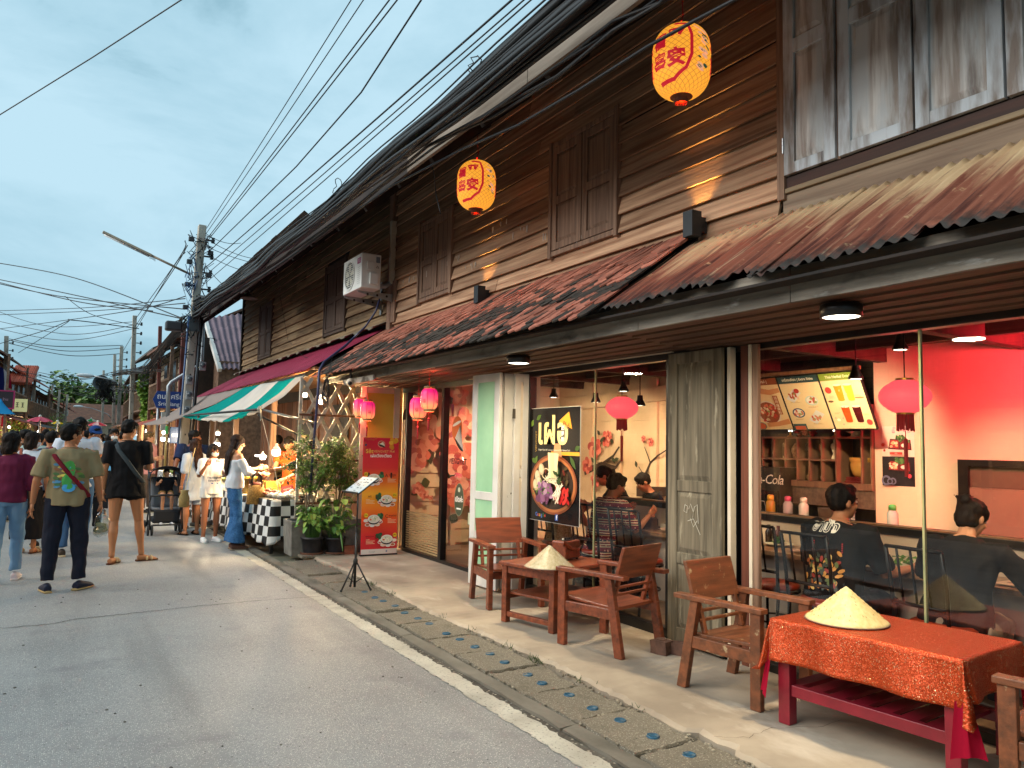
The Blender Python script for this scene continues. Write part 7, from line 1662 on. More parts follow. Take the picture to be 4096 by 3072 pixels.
for i, c in enumerate(cross):
 ends = ('from the flag pole' if c[0][0] < 60 and c[0][2] == 46 else 'from the orange roof pole' if c[0][2] == 58 else 'from the picture edge' if c[0][0] < 0 else 'from mid street') + (' to the near pole' if c[-1][2] < 21 else ' to the middle pole' if c[-1][2] == 34 else ' to the loudspeaker pole'); seen[ends] = seen.get(ends, -1) + 1
 P_ = [at_y(u, v, Y) for u, v, Y in c]; Q_ = []
 for j in range(len(P_) - 1):
  p0 = P_[max(j - 1, 0)]; p1, p2 = P_[j], P_[j + 1]; p3 = P_[min(j + 2, len(P_) - 1)]
  for k in range(10):
   q = k / 10; Q_.append(.5 * ((2 * p1) + (p2 - p0) * q + (2 * p0 - 5 * p1 + 4 * p2 - p3) * q * q + (3 * p1 - p0 - 3 * p2 + p3) * q ** 3))
 Q_.append(P_[-1]); tag(MB().tube(Q_, .014 if i < 4 else (.012 if c[0][2] < 45 else .017), 4).build('overhead_wire', m_wire, None, True), 'dark wire strung %s, %s from the top' % (ends, ORD[seen[ends]]), 'wire', GB)
GC = 'wires from the near pole to the house behind it'
for k, (v0, u1, v1) in enumerate(((505, 520, 525), (515, 560, 560), (532, 600, 575), (548, 560, 590), (575, 520, 640))):
 wire([at_y(445, v0, 19), at_y(u1, v1, 22)], .008, 'service wire from the near pole to the houses behind, %s insulator from the top' % ORD[k], GC, .1, 8)
mb = MB()
for k in range(90):
 q = random.random(); y = 19 + 27 * q; c = Vector((2.62 + jit(.15), y, 4.4 - .9 * math.sin(q * 3.1) + jit(.15))); mb.tube([c + Vector((jit(.1), jit(1.6), jit(.15))) for _ in range(3)], .012, 4)
for k in range(26): mb.tube([(2.5 + jit(.12), 19 + 8.5 * i - 0, 4.3 + jit(.12) - .5 * math.sin(i * 1.6)) for i in range(4)], .013, 4)
c = at_y(228, 845, 46)
for k in range(50): mb.tube([c + Vector((jit(.5), jit(.4), jit(.6))) for _ in range(4)], .02, 4)
tag(mb.build('far_cable_tangle', m_wire), 'tangled telecom cables sagging from pole to pole down the street', 'cables', kind='stuff')
# ---------------------------------------------------------------- houses down the street
m_hw = [mat('house_wood_a', '#806450', .8, c2='#594334', scale=(9, 9, 9), rand=.2), mat('house_wood_b', '#94785f', .8, c2='#6b5543', scale=(9, 9, 9), rand=.2), mat('house_wood_c', '#a8977f', .8, c2='#857562', scale=(9, 9, 9), rand=.2)]
m_rf = [mat('red_roof_tile', '#a84a30', .8, c2='#843a26', scale=(2, 9, 9), bump=.4), mat('grey_sheet_roof', '#54504c', .7, c2='#3a3633', scale=(2, 7, 2), bump=.3), mat('rusty_roof', '#6f4a38', .8, c2='#4a3228', scale=(2, 7, 2), bump=.3)]
m_shopin = mat('lit_shop_back', '#b5936a', .7, c2='#6f5236', scale=(3, 3, 3), stain=('#d8c49a', (4, 4, 4), .6, .7))
m_fwin = mat('dark_pane', '#1f2226', .25)
def town_house(p0, p1, label, side, h1=2.6, h2_=5.2, wood=0, roof=0, balcony=True, lit=8, over=1.1, awn=1):
 """two-storey timber shophouse; facade from p0 (near) to p1 (far); side +1: house lies to +X of the facade"""
 p0, p1 = Vector((*p0, 0)), Vector((*p1, 0)); d = (p1 - p0); L_ = d.length; d.normalize()
 t = thing('timber_house', label, 'house', p0, math.atan2(d.y, d.x)); s = -side
 Y = lambda v: v * s
 def box(nm, x0, x1, y0, y1, z0, z1, m): return MB().bb((x0, Y(y0), z0), (x1, Y(y1), z1)).build(nm, m, t)
 box('upper_wall', 0, L_, 0, 5, h1 + .1, h2_, m_hw[wood]); box('shop_back', .1, L_ - .1, 2.2, 2.3, 0, h1, m_shopin); box('floor_slab', -.02, L_ + .02, -.02, 5, h1, h1 + .098, m_dark)
 box('side_wall', 0, .08, .0, 5, 0, h1 - .002, m_hw[wood]); box('side_wall', L_ - .08, L_, 0, 5, 0, h1 - .002, m_hw[wood])
 n = max(2, int(L_ / 2.2))
 for k in range(n + 1): box('post', L_ * k / n - .07, L_ * k / n + .07, -.16, -.021, 0, h1 - .01, m_hw[0])
 for k in range(n):
  c = L_ * (k + .5) / n; w = part('window', t); 
  MB().bb((c - .5, Y(-.05), h1 + .75), (c + .5, Y(-.001), h2_ - .5)).build('frame', m_hw[(wood + 1) % 3], w); MB().bb((c - .42, Y(-.07), h1 + .83), (c - .02, Y(-.051), h2_ - .58)).build('pane', m_fwin, w); MB().bb((c + .02, Y(-.07), h1 + .83), (c + .42, Y(-.051), h2_ - .58)).build('pane', m_fwin, w)
 zz = h1 + .25
 while zz < h2_: box('siding_board', 0, L_, -.02, -.001, zz, zz + .03, m_dark); zz += .25
 mb = MB(); e_ = over; rz = h2_ + 1.7
 mb.hexa([(-.4, Y(-e_), h2_ - .35), (L_ + .4, Y(-e_), h2_ - .35), (L_ + .4, Y(2.6), rz), (-.4, Y(2.6), rz), (-.4, Y(-e_), h2_ - .27), (L_ + .4, Y(-e_), h2_ - .27), (L_ + .4, Y(2.6), rz + .08), (-.4, Y(2.6), rz + .08)]); mb.build('roof', m_rf[roof], t)
 mb = MB(); mb.hexa([(-.4, Y(2.6), rz), (L_ + .4, Y(2.6), rz), (L_ + .4, Y(6), h2_ - .3), (-.4, Y(6), h2_ - .3), (-.4, Y(2.6), rz + .08), (L_ + .4, Y(2.6), rz + .08), (L_ + .4, Y(6), h2_ - .2), (-.4, Y(6), h2_ - .2)]); mb.build('roof', m_rf[roof], t)
 for x in (-.0, L_): MB().prism([(x - .03, Y(0), h2_), (x - .03, Y(5), h2_), (x - .03, Y(2.6), rz - .08)], (.06, 0, 0)).build('gable', m_hw[wood], t)
 if balcony:
  box('balcony_floor', 0, L_, -1.0, -.03, h1 + .1, h1 + .16, m_hw[0]); box('balcony_rail', 0, L_, -1.0, -.95, h1 + .95, h1 + 1.02, m_hw[1])
  for k in range(int(L_ / .3) + 1): box('baluster', k * .3, k * .3 + .05, -.99, -.96, h1 + .161, h1 + .949, m_hw[1])
  for x in (0, L_ - .1): box('balcony_post', x, x + .1, -1.0, -.9, 0, h2_ - .3, m_hw[0])
 if awn:
  mb = MB(); mb.hexa([(0, Y(-1.7), h1 - .55), (L_, Y(-1.7), h1 - .55), (L_, Y(-.17), h1 - .05), (0, Y(-.17), h1 - .05), (0, Y(-1.7), h1 - .52), (L_, Y(-1.7), h1 - .52), (L_, Y(-.17), h1 - .02), (0, Y(-.17), h1 - .02)]); mb.build('awning', m_rf[(roof + 1) % 3], t)
 for k in range(max(1, int(L_ / 5))):
  x = L_ * (k + .4) / max(1, int(L_ / 5)); MB().ball((x, Y(-.8), h1 - .75), .06, 10, 6).build('shop_bulb', m_bulb, t, True)
 if lit: lamp('shop_light', 'POINT', (L_ / 2, Y(.6), h1 - .5), lit * 45, (1, .70, .40), t, .15)
 return t
town_house((4.1, 26.5), (4.0, 31.5), 'dark balcony house just beyond the blue street sign', 1, 2.5, 5.0, 0, 2)
town_house((4.2, 32.5), (4.1, 40), 'pale boarded house with green climbing vine', 1, 2.6, 5.3, 2, 1)
town_house((4.2, 41), (4.6, 52), 'brown house with lit open shop behind the loudspeaker', 1, 2.6, 5.0, 0, 1, lit=12)
town_house((4.9, 53), (6.2, 68), 'far brown shophouse row end on the sunny side', 1, 2.6, 5.0, 1, 2)
town_house((6.4, 70), (8.4, 88), 'distant shophouse before the trees', 1, 2.6, 4.8, 0, 1, False)
L0 = lambda u, Y: (at_y(u, 850, Y).x, Y)
for k, (a, b) in enumerate(((-7, 2), (2.4, 11), (11.4, 20), (20.4, 30))): town_house((-7.6 + .1 * k, a), (-7.5 + .1 * k, b), 'timber shophouse across the street, mirrored in the windows, number %s up the street' % ('one', 'two', 'three', 'four')[k], -1, 2.5, 4.4, k % 3, (1, 2, 0, 1)[k], lit=6)
town_house(L0(-40, 42), L0(12, 50), 'house with dark eaves behind the flag at the picture edge', -1, 2.7, 5.6, 0, 2, over=.8)
oh = town_house(L0(18, 52), L0(72, 64), 'house under the bright orange tiled roof', -1, 2.6, 5.2, 1, 0, lit=12)
Q = [at_y(u, v, Y) for u, v, Y in ((36, 796, 53.5), (81, 797, 53.5), (64, 834, 50.5), (14, 832, 50.5))]
hr = MB().grid(lambda a, b: Q[0].lerp(Q[1], a).lerp(Q[3].lerp(Q[2], a), b) + Vector((0, 0, .05 * math.sin(a * 60) + .08 * (1 - (b * 6) % 1))), 60, 24).build('hip_roof', m_rf[0], oh); hr.modifiers.new('t', 'SOLIDIFY').thickness = .1
hr.matrix_parent_inverse = (Matrix.Translation(oh.location) @ Matrix.Rotation(oh.rotation_euler.z, 4, 'Z')).inverted()
town_house(L0(76, 66), L0(113, 80), 'house with grey roof behind the orange tiled house', -1, 2.6, 4.9, 0, 2, lit=12)
town_house(L0(117, 82), L0(146, 104), 'far small shophouse across the street', -1, 2.5, 4.6, 2, 0, False)
t = thing('end_house', 'pale house with red roof closing the far end of the street', 'house', at_z(195, 925, 0) * 0 + Vector((at_y(190, 900, 125).x, 125, 0))); MB().bb((-4, 0, 0), (5, 6, 4)).build('wall', m_hw[2], t); MB().prism([(-5, -.5, 3.6), (-5, 6.5, 3.6), (-5, 3, 6.4)], (11, 0, 0)).build('roof', m_rf[2], t)
for x in (-2.5, .5, 3.2): MB().bb((x - .5, -.05, 1.4), (x + .5, -.001, 2.8)).build('window', m_fwin, t)
t = thing('lane_house', 'house with faded purple tiled roof in the side lane', 'house', (0, 0, 0))
A = [at_y(443, 690, 25.0), at_y(600, 672, 25.0), at_y(600, 800, 23.2), at_y(475, 800, 23.2)]
def rf(a, b):
 p = A[0].lerp(A[1], a).lerp(A[3].lerp(A[2], a), b); p.z += .03 * math.sin(a * 75) + .05 * (1 - (b * 4) % 1); return p
MB().grid(rf, 90, 24).build('roof', mat('purple_tile', '#6d5a66', .6, c2='#5a4a55', scale=(3, 3, 3)), t)
MB().bar(A[0], A[3], .1, .12).build('barge_board', m_white, t); MB().bb((A[3].x, 23.4, 0), (9, 25, A[3].z + .3)).build('wall', m_hw[0], t)
MB().bb((3.2, 24.2, 0), (A[3].x - .01, 24.4, 4.6)).build('dark_gate', m_dark, t)
PP = [at_y(u, v, 21.9) for u, v in ((439, 690), (436, 778), (432, 788), (370, 826), (364, 834), (362, 905))]
tag(MB().tube(PP, .05, 10).build('downpipe', mat('zinc_pipe', '#8f979c', .4, .5), None, True), 'zinc downpipe bending from the roof corner towards the street', 'downpipe')
a = at_y(384, 905, 23); b = at_y(398, 700, 23); tag(MB().bar((a.x, 23, 0), (b.x, 23, b.z), .17, .10).build('steel_post', mat('rust_red_post', '#6b2e22', .7, c2='#4d2119', scale=(9, 9, 2)), None, bevel=.008), 'rust red steel post beside the blue street sign', 'post')
a = at_y(346, 905, 26); b = at_y(346, 705, 26); tag(MB().bar((a.x, 26, 0), (b.x, 26, b.z), .16, .10).build('steel_post', mat('rust_red_post', '#6b2e22', .7), None, bevel=.008), 'rust red post of the balcony house left of the blue sign'.replace('left of', 'beyond'), 'post')
s0 = at_y(330, 862, 22.8); s1 = at_y(383, 862, 22.8); hh = .23
t = thing('street_sign', 'blue arrow shaped street name sign with white lettering', 'sign', s0); W_ = (s1 - s0).x + .25
mb = MB(); mb.prism([(0, 0, 0), (.1, 0, -hh), (W_, 0, -hh), (W_, 0, hh), (.1, 0, hh)], (0, .03, 0)); mb.build('plate', mat('sign_blue', '#123f8a', .4), t)
fl = Flat((.10, -.002, 0), (1, 0, 0), (0, 0, 1)); fl.text('ถนนศรีเชียงคาน', .19, .0, .08, '#e6e9ee', align='LEFT', bold=.003).text('Srichiang Khan Rd.', .15, .04, -.12, '#e6e9ee', align='LEFT', bold=.002); fl.build(t)
tag(MB().tube([(s0.x + .15, 22.85, 0), (s0.x + .15, 22.85, s0.z + .2)], .03, 8).build('sign_post', m_alu, None, True), 'thin steel post carrying the blue street sign', 'post')
c = at_y(219, 827, 46); t = thing('loudspeaker', 'grey horn loudspeaker on the cable pole down the street', 'loudspeaker', c); MB().lathe([(.08, .5), (.1, .3), (.2, .12), (.42, 0), (.40, 0), (.09, .2)], (0, 0, 0), 20, Matrix.Rotation(R(-100), 3, 'X')).build('horn', mat('horn_grey', '#4a4e50', .5), t, True); MB().bb((.0, .1, -.1), (.9, .2, .0)).build('bracket', m_ins, t)
for u, v, Y, lb in ((184, 811, 46, 'white street lamp head on a curved arm over the street'), (169, 878, 80, 'distant street lamp head above the crowd')):
 c = at_y(u, v, Y); t = thing('street_lamp', lb, 'street lamp', c); MB().ball((0, 0, 0), (.42, .16, .12), 14, 8).build('lamp_head', mat('lamp_white', '#c9cfd2', .4), t, True); MB().tube([(.35, 0, 0), (1.2, 0, -.15), (2.4, 0, -.6), (2.9, 0, -1.2)], .04, 6).build('arm', m_alu, t, True)
def board(u0, v0, u1, v1, Y, m, label, txt=None, tc='#333333', frame=None, ts=.5, en=0):
 a, b = at_y(u0, v0, Y), at_y(u1, v1, Y); t = thing('shop_sign', label, 'sign', (a.x, Y, b.z)); w, h = b.x - a.x, a.z - b.z
 MB().bb((0, 0, 0), (w, .12, h)).build('panel', m, t, bevel=.01)
 if frame: 
  for q in ((-.06, -.06, w + .06, 0), (-.06, h, w + .06, h + .06), (-.06, 0, 0, h), (w, 0, w + .06, h)): MB().bb((q[0], -.02, q[1]), (q[2], .14, q[3])).build('frame', frame, t)
 if txt: fl = Flat((w / 2, -.003, h / 2), (1, 0, 0), (0, 0, 1)); fl.text(txt, h * ts, 0, 0, tc, bold=.004); fl.build(t)
 return t
board(28, 861, 58, 890, 44, mat('lit_sign', '#cfcf98', .5, emit='#e3e0a0', estr=.3), 'pale yellow lit shop sign hanging over the crowd', 'Ɨ Ɨ', '#4a4636', None, .5)
board(-4, 845, 27, 881, 40, mat('dark_sign', '#2a1c24', .5), 'dark shop sign with magenta frame', 'ร้าน', '#8a6a78', mat('magenta_frame', '#a0205a', .5), .2)
board(36, 891, 67, 905, 62, mat('white_sign', '#cfd6da', .5, emit='#cfd8e0', estr=.3), 'white shop sign with blue lettering above the pink umbrella', 'ร้านอาหาร', '#2f6a9a', None, .7)
board(71, 892, 90, 902, 70, mat('blue_sign', '#3f78a8', .5, emit='#4a88b8', estr=.2), 'light blue shop sign behind the pink umbrella', 'กาแฟ', '#e6eef2', None, .6)
board(136, 886, 147, 898, 80, mat('white_sign2', '#c9ccc6', .6), 'white square sign with a picture far down the street', 'ขนม', '#6a7a5a', None, .4)
board(368, 922, 391, 958, 20.6, mat('navy_sign', '#153a66', .5), 'navy blue price sign standing in front of the far stall', 'ขาย', '#dfe3e8', None, .3)
board(349, 890, 360, 930, 26.2, mat('paper_sign', '#a9b4b8', .6), 'pale paper notice on the balcony house post')
a = at_y(6, 782, 44); t = thing('flag', 'striped red white and blue flag hanging limp from a house', 'flag', a); st = [('#a8203a', 0, .17), ('#d9d9dc', .17, .33), ('#2a2f6a', .33, .67), ('#d9d9dc', .67, .83), ('#a8203a', .83, 1)]
for c, f0, f1 in st:
 MB().grid(lambda p, q, f0=f0, f1=f1: (-.55 + .9 * (f0 + (f1 - f0) * p) + .08 * math.sin(q * 5), .10 * math.sin((f0 + (f1 - f0) * p) * 9 + q * 3), -2.6 * q + .2 - .8 * (f0 + (f1 - f0) * p)), 4, 10).build('stripe', clothmat('flag' + c, c, .4), t, True)
MB().tube([(-.5, .05, .3), (.6, .05, -.5)], .02, 6).build('pole', m_alu, t)
def umbrella(u, v, Y, w, cols, label):
 a, b = at_y(u - w / 2, v, Y), at_y(u + w / 2, v, Y); r_ = (b.x - a.x) / 2; c = (a + b) / 2; t = thing('market_umbrella', label, 'umbrella', (c.x, Y, 0), random.random(), 'market umbrellas over the crowd')
 n = 8
 for k in range(n):
  a0, a1 = 2 * math.pi * k / n, 2 * math.pi * (k + 1) / n
  MB().grid(lambda p, q: ((q * r_) * math.cos(a0 + (a1 - a0) * p) * (1 - .05 * q * math.sin(math.pi * p)), (q * r_) * math.sin(a0 + (a1 - a0) * p) * (1 - .05 * q * math.sin(math.pi * p)), c.z + r_ * .36 * (1 - q ** 1.5) - .04 * q * math.sin(math.pi * p)), 4, 6).build('gore', clothmat('umb' + cols[k % len(cols)], cols[k % len(cols)], .4), t, True)
 MB().tube([(0, 0, 0), (0, 0, c.z + r_ * .4)], .03, 8).build('pole', m_alu, t); MB().ball((0, 0, c.z + r_ * .4), .05, 8, 6).build('finial', m_white, t)
umbrella(86, 909, 30, 58, ('#c9586e', '#d06a7c'), 'pink market umbrella above the crowd')
umbrella(124, 914, 36, 26, ('#d8b52a', '#c9c6b0'), 'yellow market umbrella above the crowd')
umbrella(197, 909, 46, 28, ('#2a9a5a', '#c9cfc6'), 'green and white market umbrella beyond the man in a cap')
umbrella(211, 918, 34, 42, ('#c94a58', '#d9b0b0'), 'red and pale market umbrella beside the green one')
t = thing('blue_canopy', 'bright blue canopy top at the picture edge', 'canopy', at_y(0, 888, 36)); MB().grid(lambda a, b: (-.5 + 1. * a, -.5 + 1. * b, .6 * (1 - max(abs(2 * a - 1), abs(2 * b - 1)) ** .7) - .1), 12, 12).build('sheet', clothmat('canopy_blue', '#2f8ac0', .4), t, True)
def tree(c, r_, h, label, n=900, ms=None, ls=.35, cat='tree', nm='tree'):
 t = thing(nm, label, cat, (c[0], c[1], 0)); mb = MB(); zc = h - r_ * .75
 tb = MB(); tb.tube([(0, 0, 0), (.1, 0, zc * .6), (0, .1, zc)], [r_ * .09, r_ * .07, r_ * .05], 8)
 for k in range(7):
  a = k * .9; e_ = Vector((math.cos(a) * r_ * .6, math.sin(a) * r_ * .6, zc + jit(r_ * .3))); tb.tube([(0, .05, zc * .75), Vector((0, 0, zc * .8)).lerp(e_, .5) + Vector((0, 0, .1 * r_)), e_], [r_ * .04, r_ * .03, r_ * .01], 5)
 tb.build('trunk', m_bark, t, True); cl = [Vector((jit(.75), jit(.6), jit(.55))) * r_ for _ in range(16)]
 for k in range(n):
  q = random.choice(cl); v = Vector((random.gauss(0, 1), random.gauss(0, 1), random.gauss(0, 1))).normalized() * r_ * random.uniform(.22, .42); p = q + v + Vector((0, 0, zc))
  leaf_quad(mb, p, ls * random.uniform(.6, 1.2), ls * .5, random.random() * 6.28, random.uniform(-.8, .6), random.randrange(3))
 mb.build('crown', ms or m_lf, t)['kind'] = 'stuff'; return t
m_dl = [mat('dist_leaf_a', '#56702f', .7), mat('dist_leaf_b', '#40602a', .7), mat('dist_leaf_c', '#6d8040', .7)]
for u, Y, r_, h, lb in ((180, 170, 7.5, 13.5, 'broad green tree closing the far street'), (232, 165, 5, 11, 'darker green tree behind the cable tangle'), (205, 185, 7, 12.5, 'rounded tree between the two broad crowns'), (160, 180, 5, 10, 'lower tree beyond the far roofs')):
 p = at_y(u, 900, Y); tree((p.x, Y), r_, h, lb, 3200, m_dl, 1.5)
for u, Y, r_, h, lb in ((46, 46, .8, 2.3, 'leafy green bush below the yellow sign'), (131, 64, 1.1, 3.2, 'dark green street bush by the white sign')):
 p = at_y(u, 900, Y); tree((p.x, Y), r_, h, lb, 700, m_lf, .14, 'bush', 'street_bush')
t = thing('climbing_vine', 'bright green vine climbing the pale boarded house', 'vine', at_y(313, 905, 33)); c0 = Vector(t.location); mb = MB()
for k in range(900): q = random.random(); p = at_y(313 + jit(9) + 4 * math.sin(q * 7), 905 - 105 * q, 32.3) - c0; leaf_quad(mb, p + Vector((0, jit(.15), 0)), .16, .11, random.random() * 6.28, jit(.8), random.randrange(3))
mb.build('leaves', [m_lf[2], m_lf[0], m_lf[0]], t)['kind'] = 'stuff'; MB().tube([(0, .1, -c0.z), (.05, .1, 2)], .03, 6).build('stem', m_bark, t)
# ================================================================ people
from mathutils.bvhtree import BVHTree
def union(mb, vox, sm=3, wr=0., wf=9.):
 me = bpy.data.meshes.new('tmp'); me.from_pydata(mb.v, [], mb.f); o = bpy.data.objects.new('tmp', me)
 r_ = o.modifiers.new('r', 'REMESH'); r_.mode = 'VOXEL'; r_.voxel_size = vox
 if sm: s = o.modifiers.new('s', 'SMOOTH'); s.factor = .5; s.iterations = sm
 e_ = evaluated(o)[0]; m2 = e_.to_mesh(); vs = [v.co.copy() for v in m2.vertices]; ns = [v.normal.copy() for v in m2.vertices]; fs = [tuple(p.vertices) for p in m2.polygons]; e_.to_mesh_clear()
 bpy.data.objects.remove(o); bpy.data.meshes.remove(me); off = Vector((random.random() * 9, 0, 0))
 if wr:
  for i, v in enumerate(vs): q = Vector((v.x, v.y, v.z * .55)) * wf + off; vs[i] = v + ns[i] * wr * (mnoise.noise(q) + .5 * mnoise.noise(q * 2.3))
 out = MB(); out.add(vs, fs); return out
def cloth_m(c, rough=.85, c2=None): return mat('cloth_' + c.strip('#'), c, rough, c2=c2 or c, scale=(60, 60, 60), rand=0, bump=.04, bscale=(180, 180, 180), spec=.2)
def skin_m(c): return mat('skin_' + c.strip('#'), c, .55, c2=c, scale=(9, 9, 9), spec=.35)
HAIR = {}
def hair_m(c): return mat('hair_' + c.strip('#'), c, .62, c2='#0c0908', scale=(70, 70, 8), bump=.35, bscale=(140, 140, 10), spec=.15)
DEF = dict(h=1.65, skin='#a8714f', hair='short', hc='#14100e', shirt='#888888', sleeve=.55, hem=.86, pants='#22252e', leg=1., flare=0., shoe='#2a2a2c', w=1., arms={}, feet=None, yaw=0., nod=0., lean=0., sit=False, vox=.016, bare=False, skirt=0., mask=None, glasses=False, off=False, tilt=0., parts=True)
def hand(mb, w, d, pn, s, curl=.5):
 """palm and five bent fingers at wrist w, pointing along d, palm normal pn"""
 d = d.normalized(); x = d.cross(pn).normalized(); pn = x.cross(d)
 mb.tube([w - d * .01, w + d * .03, w + d * .085], [(.022 * s, .016 * s), (.036 * s, .016 * s), (.040 * s, .013 * s)], 8, ref=x)
 for k, (o_, l_) in enumerate(((-.030, .062), (-.011, .074), (.009, .070), (.028, .054))):
  p = w + d * .08 + x * o_ * s; a = d; P_ = [p]
  for j, f in enumerate((.45, .32, .28)): a = (a + pn * curl * (.35 + .25 * j)).normalized(); p = p + a * l_ * f * s * 1.1; P_.append(p)
  mb.tube(P_, [.0095 * s, .009 * s, .008 * s, .006 * s], 6)
 p = w + d * .03 - x * .034 * s; mb.tube([p, p - x * .018 + d * .03 + pn * .012, p - x * .012 + d * .058 + pn * .028], [.013 * s, .011 * s, .008 * s], 6)
def person(label, loc, face, **kw):
 c = dict(DEF); c.update(kw); s = c['h'] / 1.70; W = c['w']; V = Vector; far = c['vox'] > .019
 t = thing('person', label, 'person', (*loc, c.get('z', 0.)), R(face), c.get('group'))
 hip = .47 / s if c['sit'] else .91; ly = c['lean']; SK = skin_m(c['skin']); vx = c['vox']
 def spine(z): q = max(0, (z - .9)) ; return V((c['tilt'] * q, ly * q * (1 + .5 * q), z - .9 + hip))
 feet = c['feet'] or {1: (.10, .0), -1: (-.10, .03)}
 J = {}
 for sd in (1, -1):
  H = V((sd * .092 * W, 0, hip)) + V((0, spine(.9).y, 0)); fx, fy = feet[sd]
  if c['sit']: K = V((sd * .12, .42, hip + .02)); A = V((fx, .38 + fy, .09))
  else:
   A = V((fx, fy, .085)); K = H.lerp(A, .52) + V((sd * .006, .022 + abs(fy) * .18, 0))
  SH = spine(1.385) + V((sd * .178 * W, 0, 0)); ea, wa = c['arms'].get(sd, ((sd * .05, -.03, -.285), (sd * .0, .06, -.24)))
  E = SH + V(ea); Wr = E + V(wa); J[sd] = (H, K, A, SH, E, Wr)
 TO = {sd: rotz(R(c.get('toe', {}).get(sd, -8 * sd))) for sd in (1, -1)}
 mb = MB(); T = [(.90, .150, .105), (1.0, .148, .10), (1.10, .142, .10), (1.22, .158, .108), (1.32, .168, .108), (1.385, .160, .088), (1.425, .095, .068), (1.455, .058, .058)]
 mb.tube([spine(z) for z, a, b in T], [(a * W, b * (W * .8 + .2)) for z, a, b in T], 14, ref=(1, 0, 0))
 hd = spine(1.57) + V((0, .02 + ly * .03, 0)); HR = Matrix.Rotation(R(c['yaw']), 3, 'Z') @ Matrix.Rotation(R(-c['nod']), 3, 'X')
 hp = lambda x, y, z: hd + HR @ V((x, y, z))
 mb.tube([spine(1.43), hp(0, -.012, -.08), hp(0, -.005, -.03)], [.056, .052, .05], 10)
 mb.ball(hp(0, -.008, .025), (.076, .093, .088), 16, 12, HR); mb.ball(hp(0, .018, -.045), (.058, .066, .068), 14, 10, HR); mb.ball(hp(0, .05, -.085), (.030, .026, .024), 10, 8, HR)
 mb.tube([hp(0, .082, .012), hp(0, .099, -.022), hp(0, .094, -.036)], [.008, .0125, .014], 8); mb.ball(hp(0, .076, -.062), (.022, .012, .012), 8, 6, HR)
 for sd in (1, -1): mb.ball(hp(sd * .078, -.008, -.012), (.011, .018, .030), 8, 6, HR); mb.ball(hp(sd * .036, .066, -.026), (.022, .016, .02), 8, 6, HR)
 for sd in (1, -1):
  H, K, A, SH, E, Wr = J[sd]
  mb.tube([SH - V((sd * .05, 0, -.0)), SH, SH.lerp(E, .45), E, E.lerp(Wr, .3), Wr.lerp(E, .12), Wr], [.05 * W, .054 * W, .045 * W, .037, .036, .025, .024], 10)
  if c['leg'] < .98 or c['skirt']: mb.tube([H, H.lerp(K, .3), K.lerp(H, .08), K, K.lerp(A, .28) + V((0, -.012, 0)), K.lerp(A, .7), A], [.085 * W, .08 * W, .055, .052, .056, .036, .034], 12)
  if c['leg'] < .98 or c['bare']: mb.tube([A + TO[sd] @ V((0, -.045, -.045)), A + TO[sd] @ V((0, .03, -.04)), A + TO[sd] @ V((0, .13, -.06)), A + TO[sd] @ V((0, .175, -.066))], [(.030, .03), (.036, .034), (.044, .02), (.03, .014)], 10, ref=(1, 0, 0))
 body = union(mb, vx * .75, 2)
 for sd in (1, -1):
  H, K, A, SH, E, Wr = J[sd]; d = Wr - E; pn = c.get('palm', {}).get(sd) or V((-sd, .15, 0)); hand(body, Wr, d, V(pn), 1., c.get('curl', {}).get(sd, .45))
 def put(mb_, nm, m, sm=True): mb_.v = [tuple(V(v) * s) for v in mb_.v]; return mb_.build(nm, m, t, sm)
 put(body, 'body', SK)
 mp_ = cloth_m(c['pants'], c2=c.get('pants2')); mb = MB(); lf = c['leg']
 mb.tube([spine(1.04), spine(.97), spine(.9), spine(.86 if not c['sit'] else .88)], [(.157 * W, .115 * W), (.168 * W, .125 * W), (.168 * W, .125 * W), (.15 * W, .11 * W)], 14, ref=(1, 0, 0))
 if c['skirt']: mb.tube([spine(.98), V((0, 0, .7)), V((0, 0, .9 - .82 * c['skirt']))], [(.165 * W, .12 * W), (.19, .15), (.21, .17)], 16, ref=(1, 0, 0))
 else:
  for sd in (1, -1):
   H, K, A, *_ = J[sd]; P_ = [H + V((0, 0, .03)), H.lerp(K, .35), K.lerp(H, .12), K, K.lerp(A, .4), K.lerp(A, .92)]; b = 1 if lf > .98 else 1.12; fl_ = c['flare']
   rr = [.098 * W, .092 * W * b, .075 * W * b, .070 * W * b, .066 + fl_ * .4, .062 + fl_]
   if lf < .98: n_ = 3 if lf > .45 else 2; P_ = P_[:n_]; rr = rr[:n_]
   mb.tube(P_, rr, 12)
 put(union(mb, vx, 2, .016, 9), 'skirt' if c['skirt'] else ('trousers' if lf > .98 else 'shorts'), mp_)
 ms_ = cloth_m(c['shirt'], c2=c.get('shirt2')); mb = MB(); hz = c['hem']; bl = c.get('belly', 0.)
 T2 = [(hz, .186, .145 + bl * .6), (hz + .10, .180, .136 + bl), (1.12, .166, .120 + bl), (1.24, .177, .126 + bl * .4), (1.33, .184, .122), (1.39, .170, .098)] + ([(1.435, .088, .075)] if not c['off'] else [])
 if c['off']: T2 = T2[:-1]; T2[-1] = (1.31, .19, .118)
 mb.tube([spine(z) for z, a, b in T2], [(a * W, b * (W * .8 + .2)) for z, a, b in T2], 16, ref=(1, 0, 0))
 for sd in (1, -1):
  H, K, A, SH, E, Wr = J[sd]; f = c['sleeve']
  P_ = ([SH - V((sd * .06, 0, .0)), SH, SH.lerp(E, min(1, f) * .6), SH.lerp(E, min(1, f))], [.062 * W, .068 * W, .066 * W, .066 * W]) if not c['off'] else ([SH.lerp(E, .22), SH.lerp(E, .6), E], [.06, .062, .056])
  if f > 1: P_[0].append(E.lerp(Wr, f - 1)); P_[1].append(.045)
  mb.tube(P_[0], P_[1], 12)
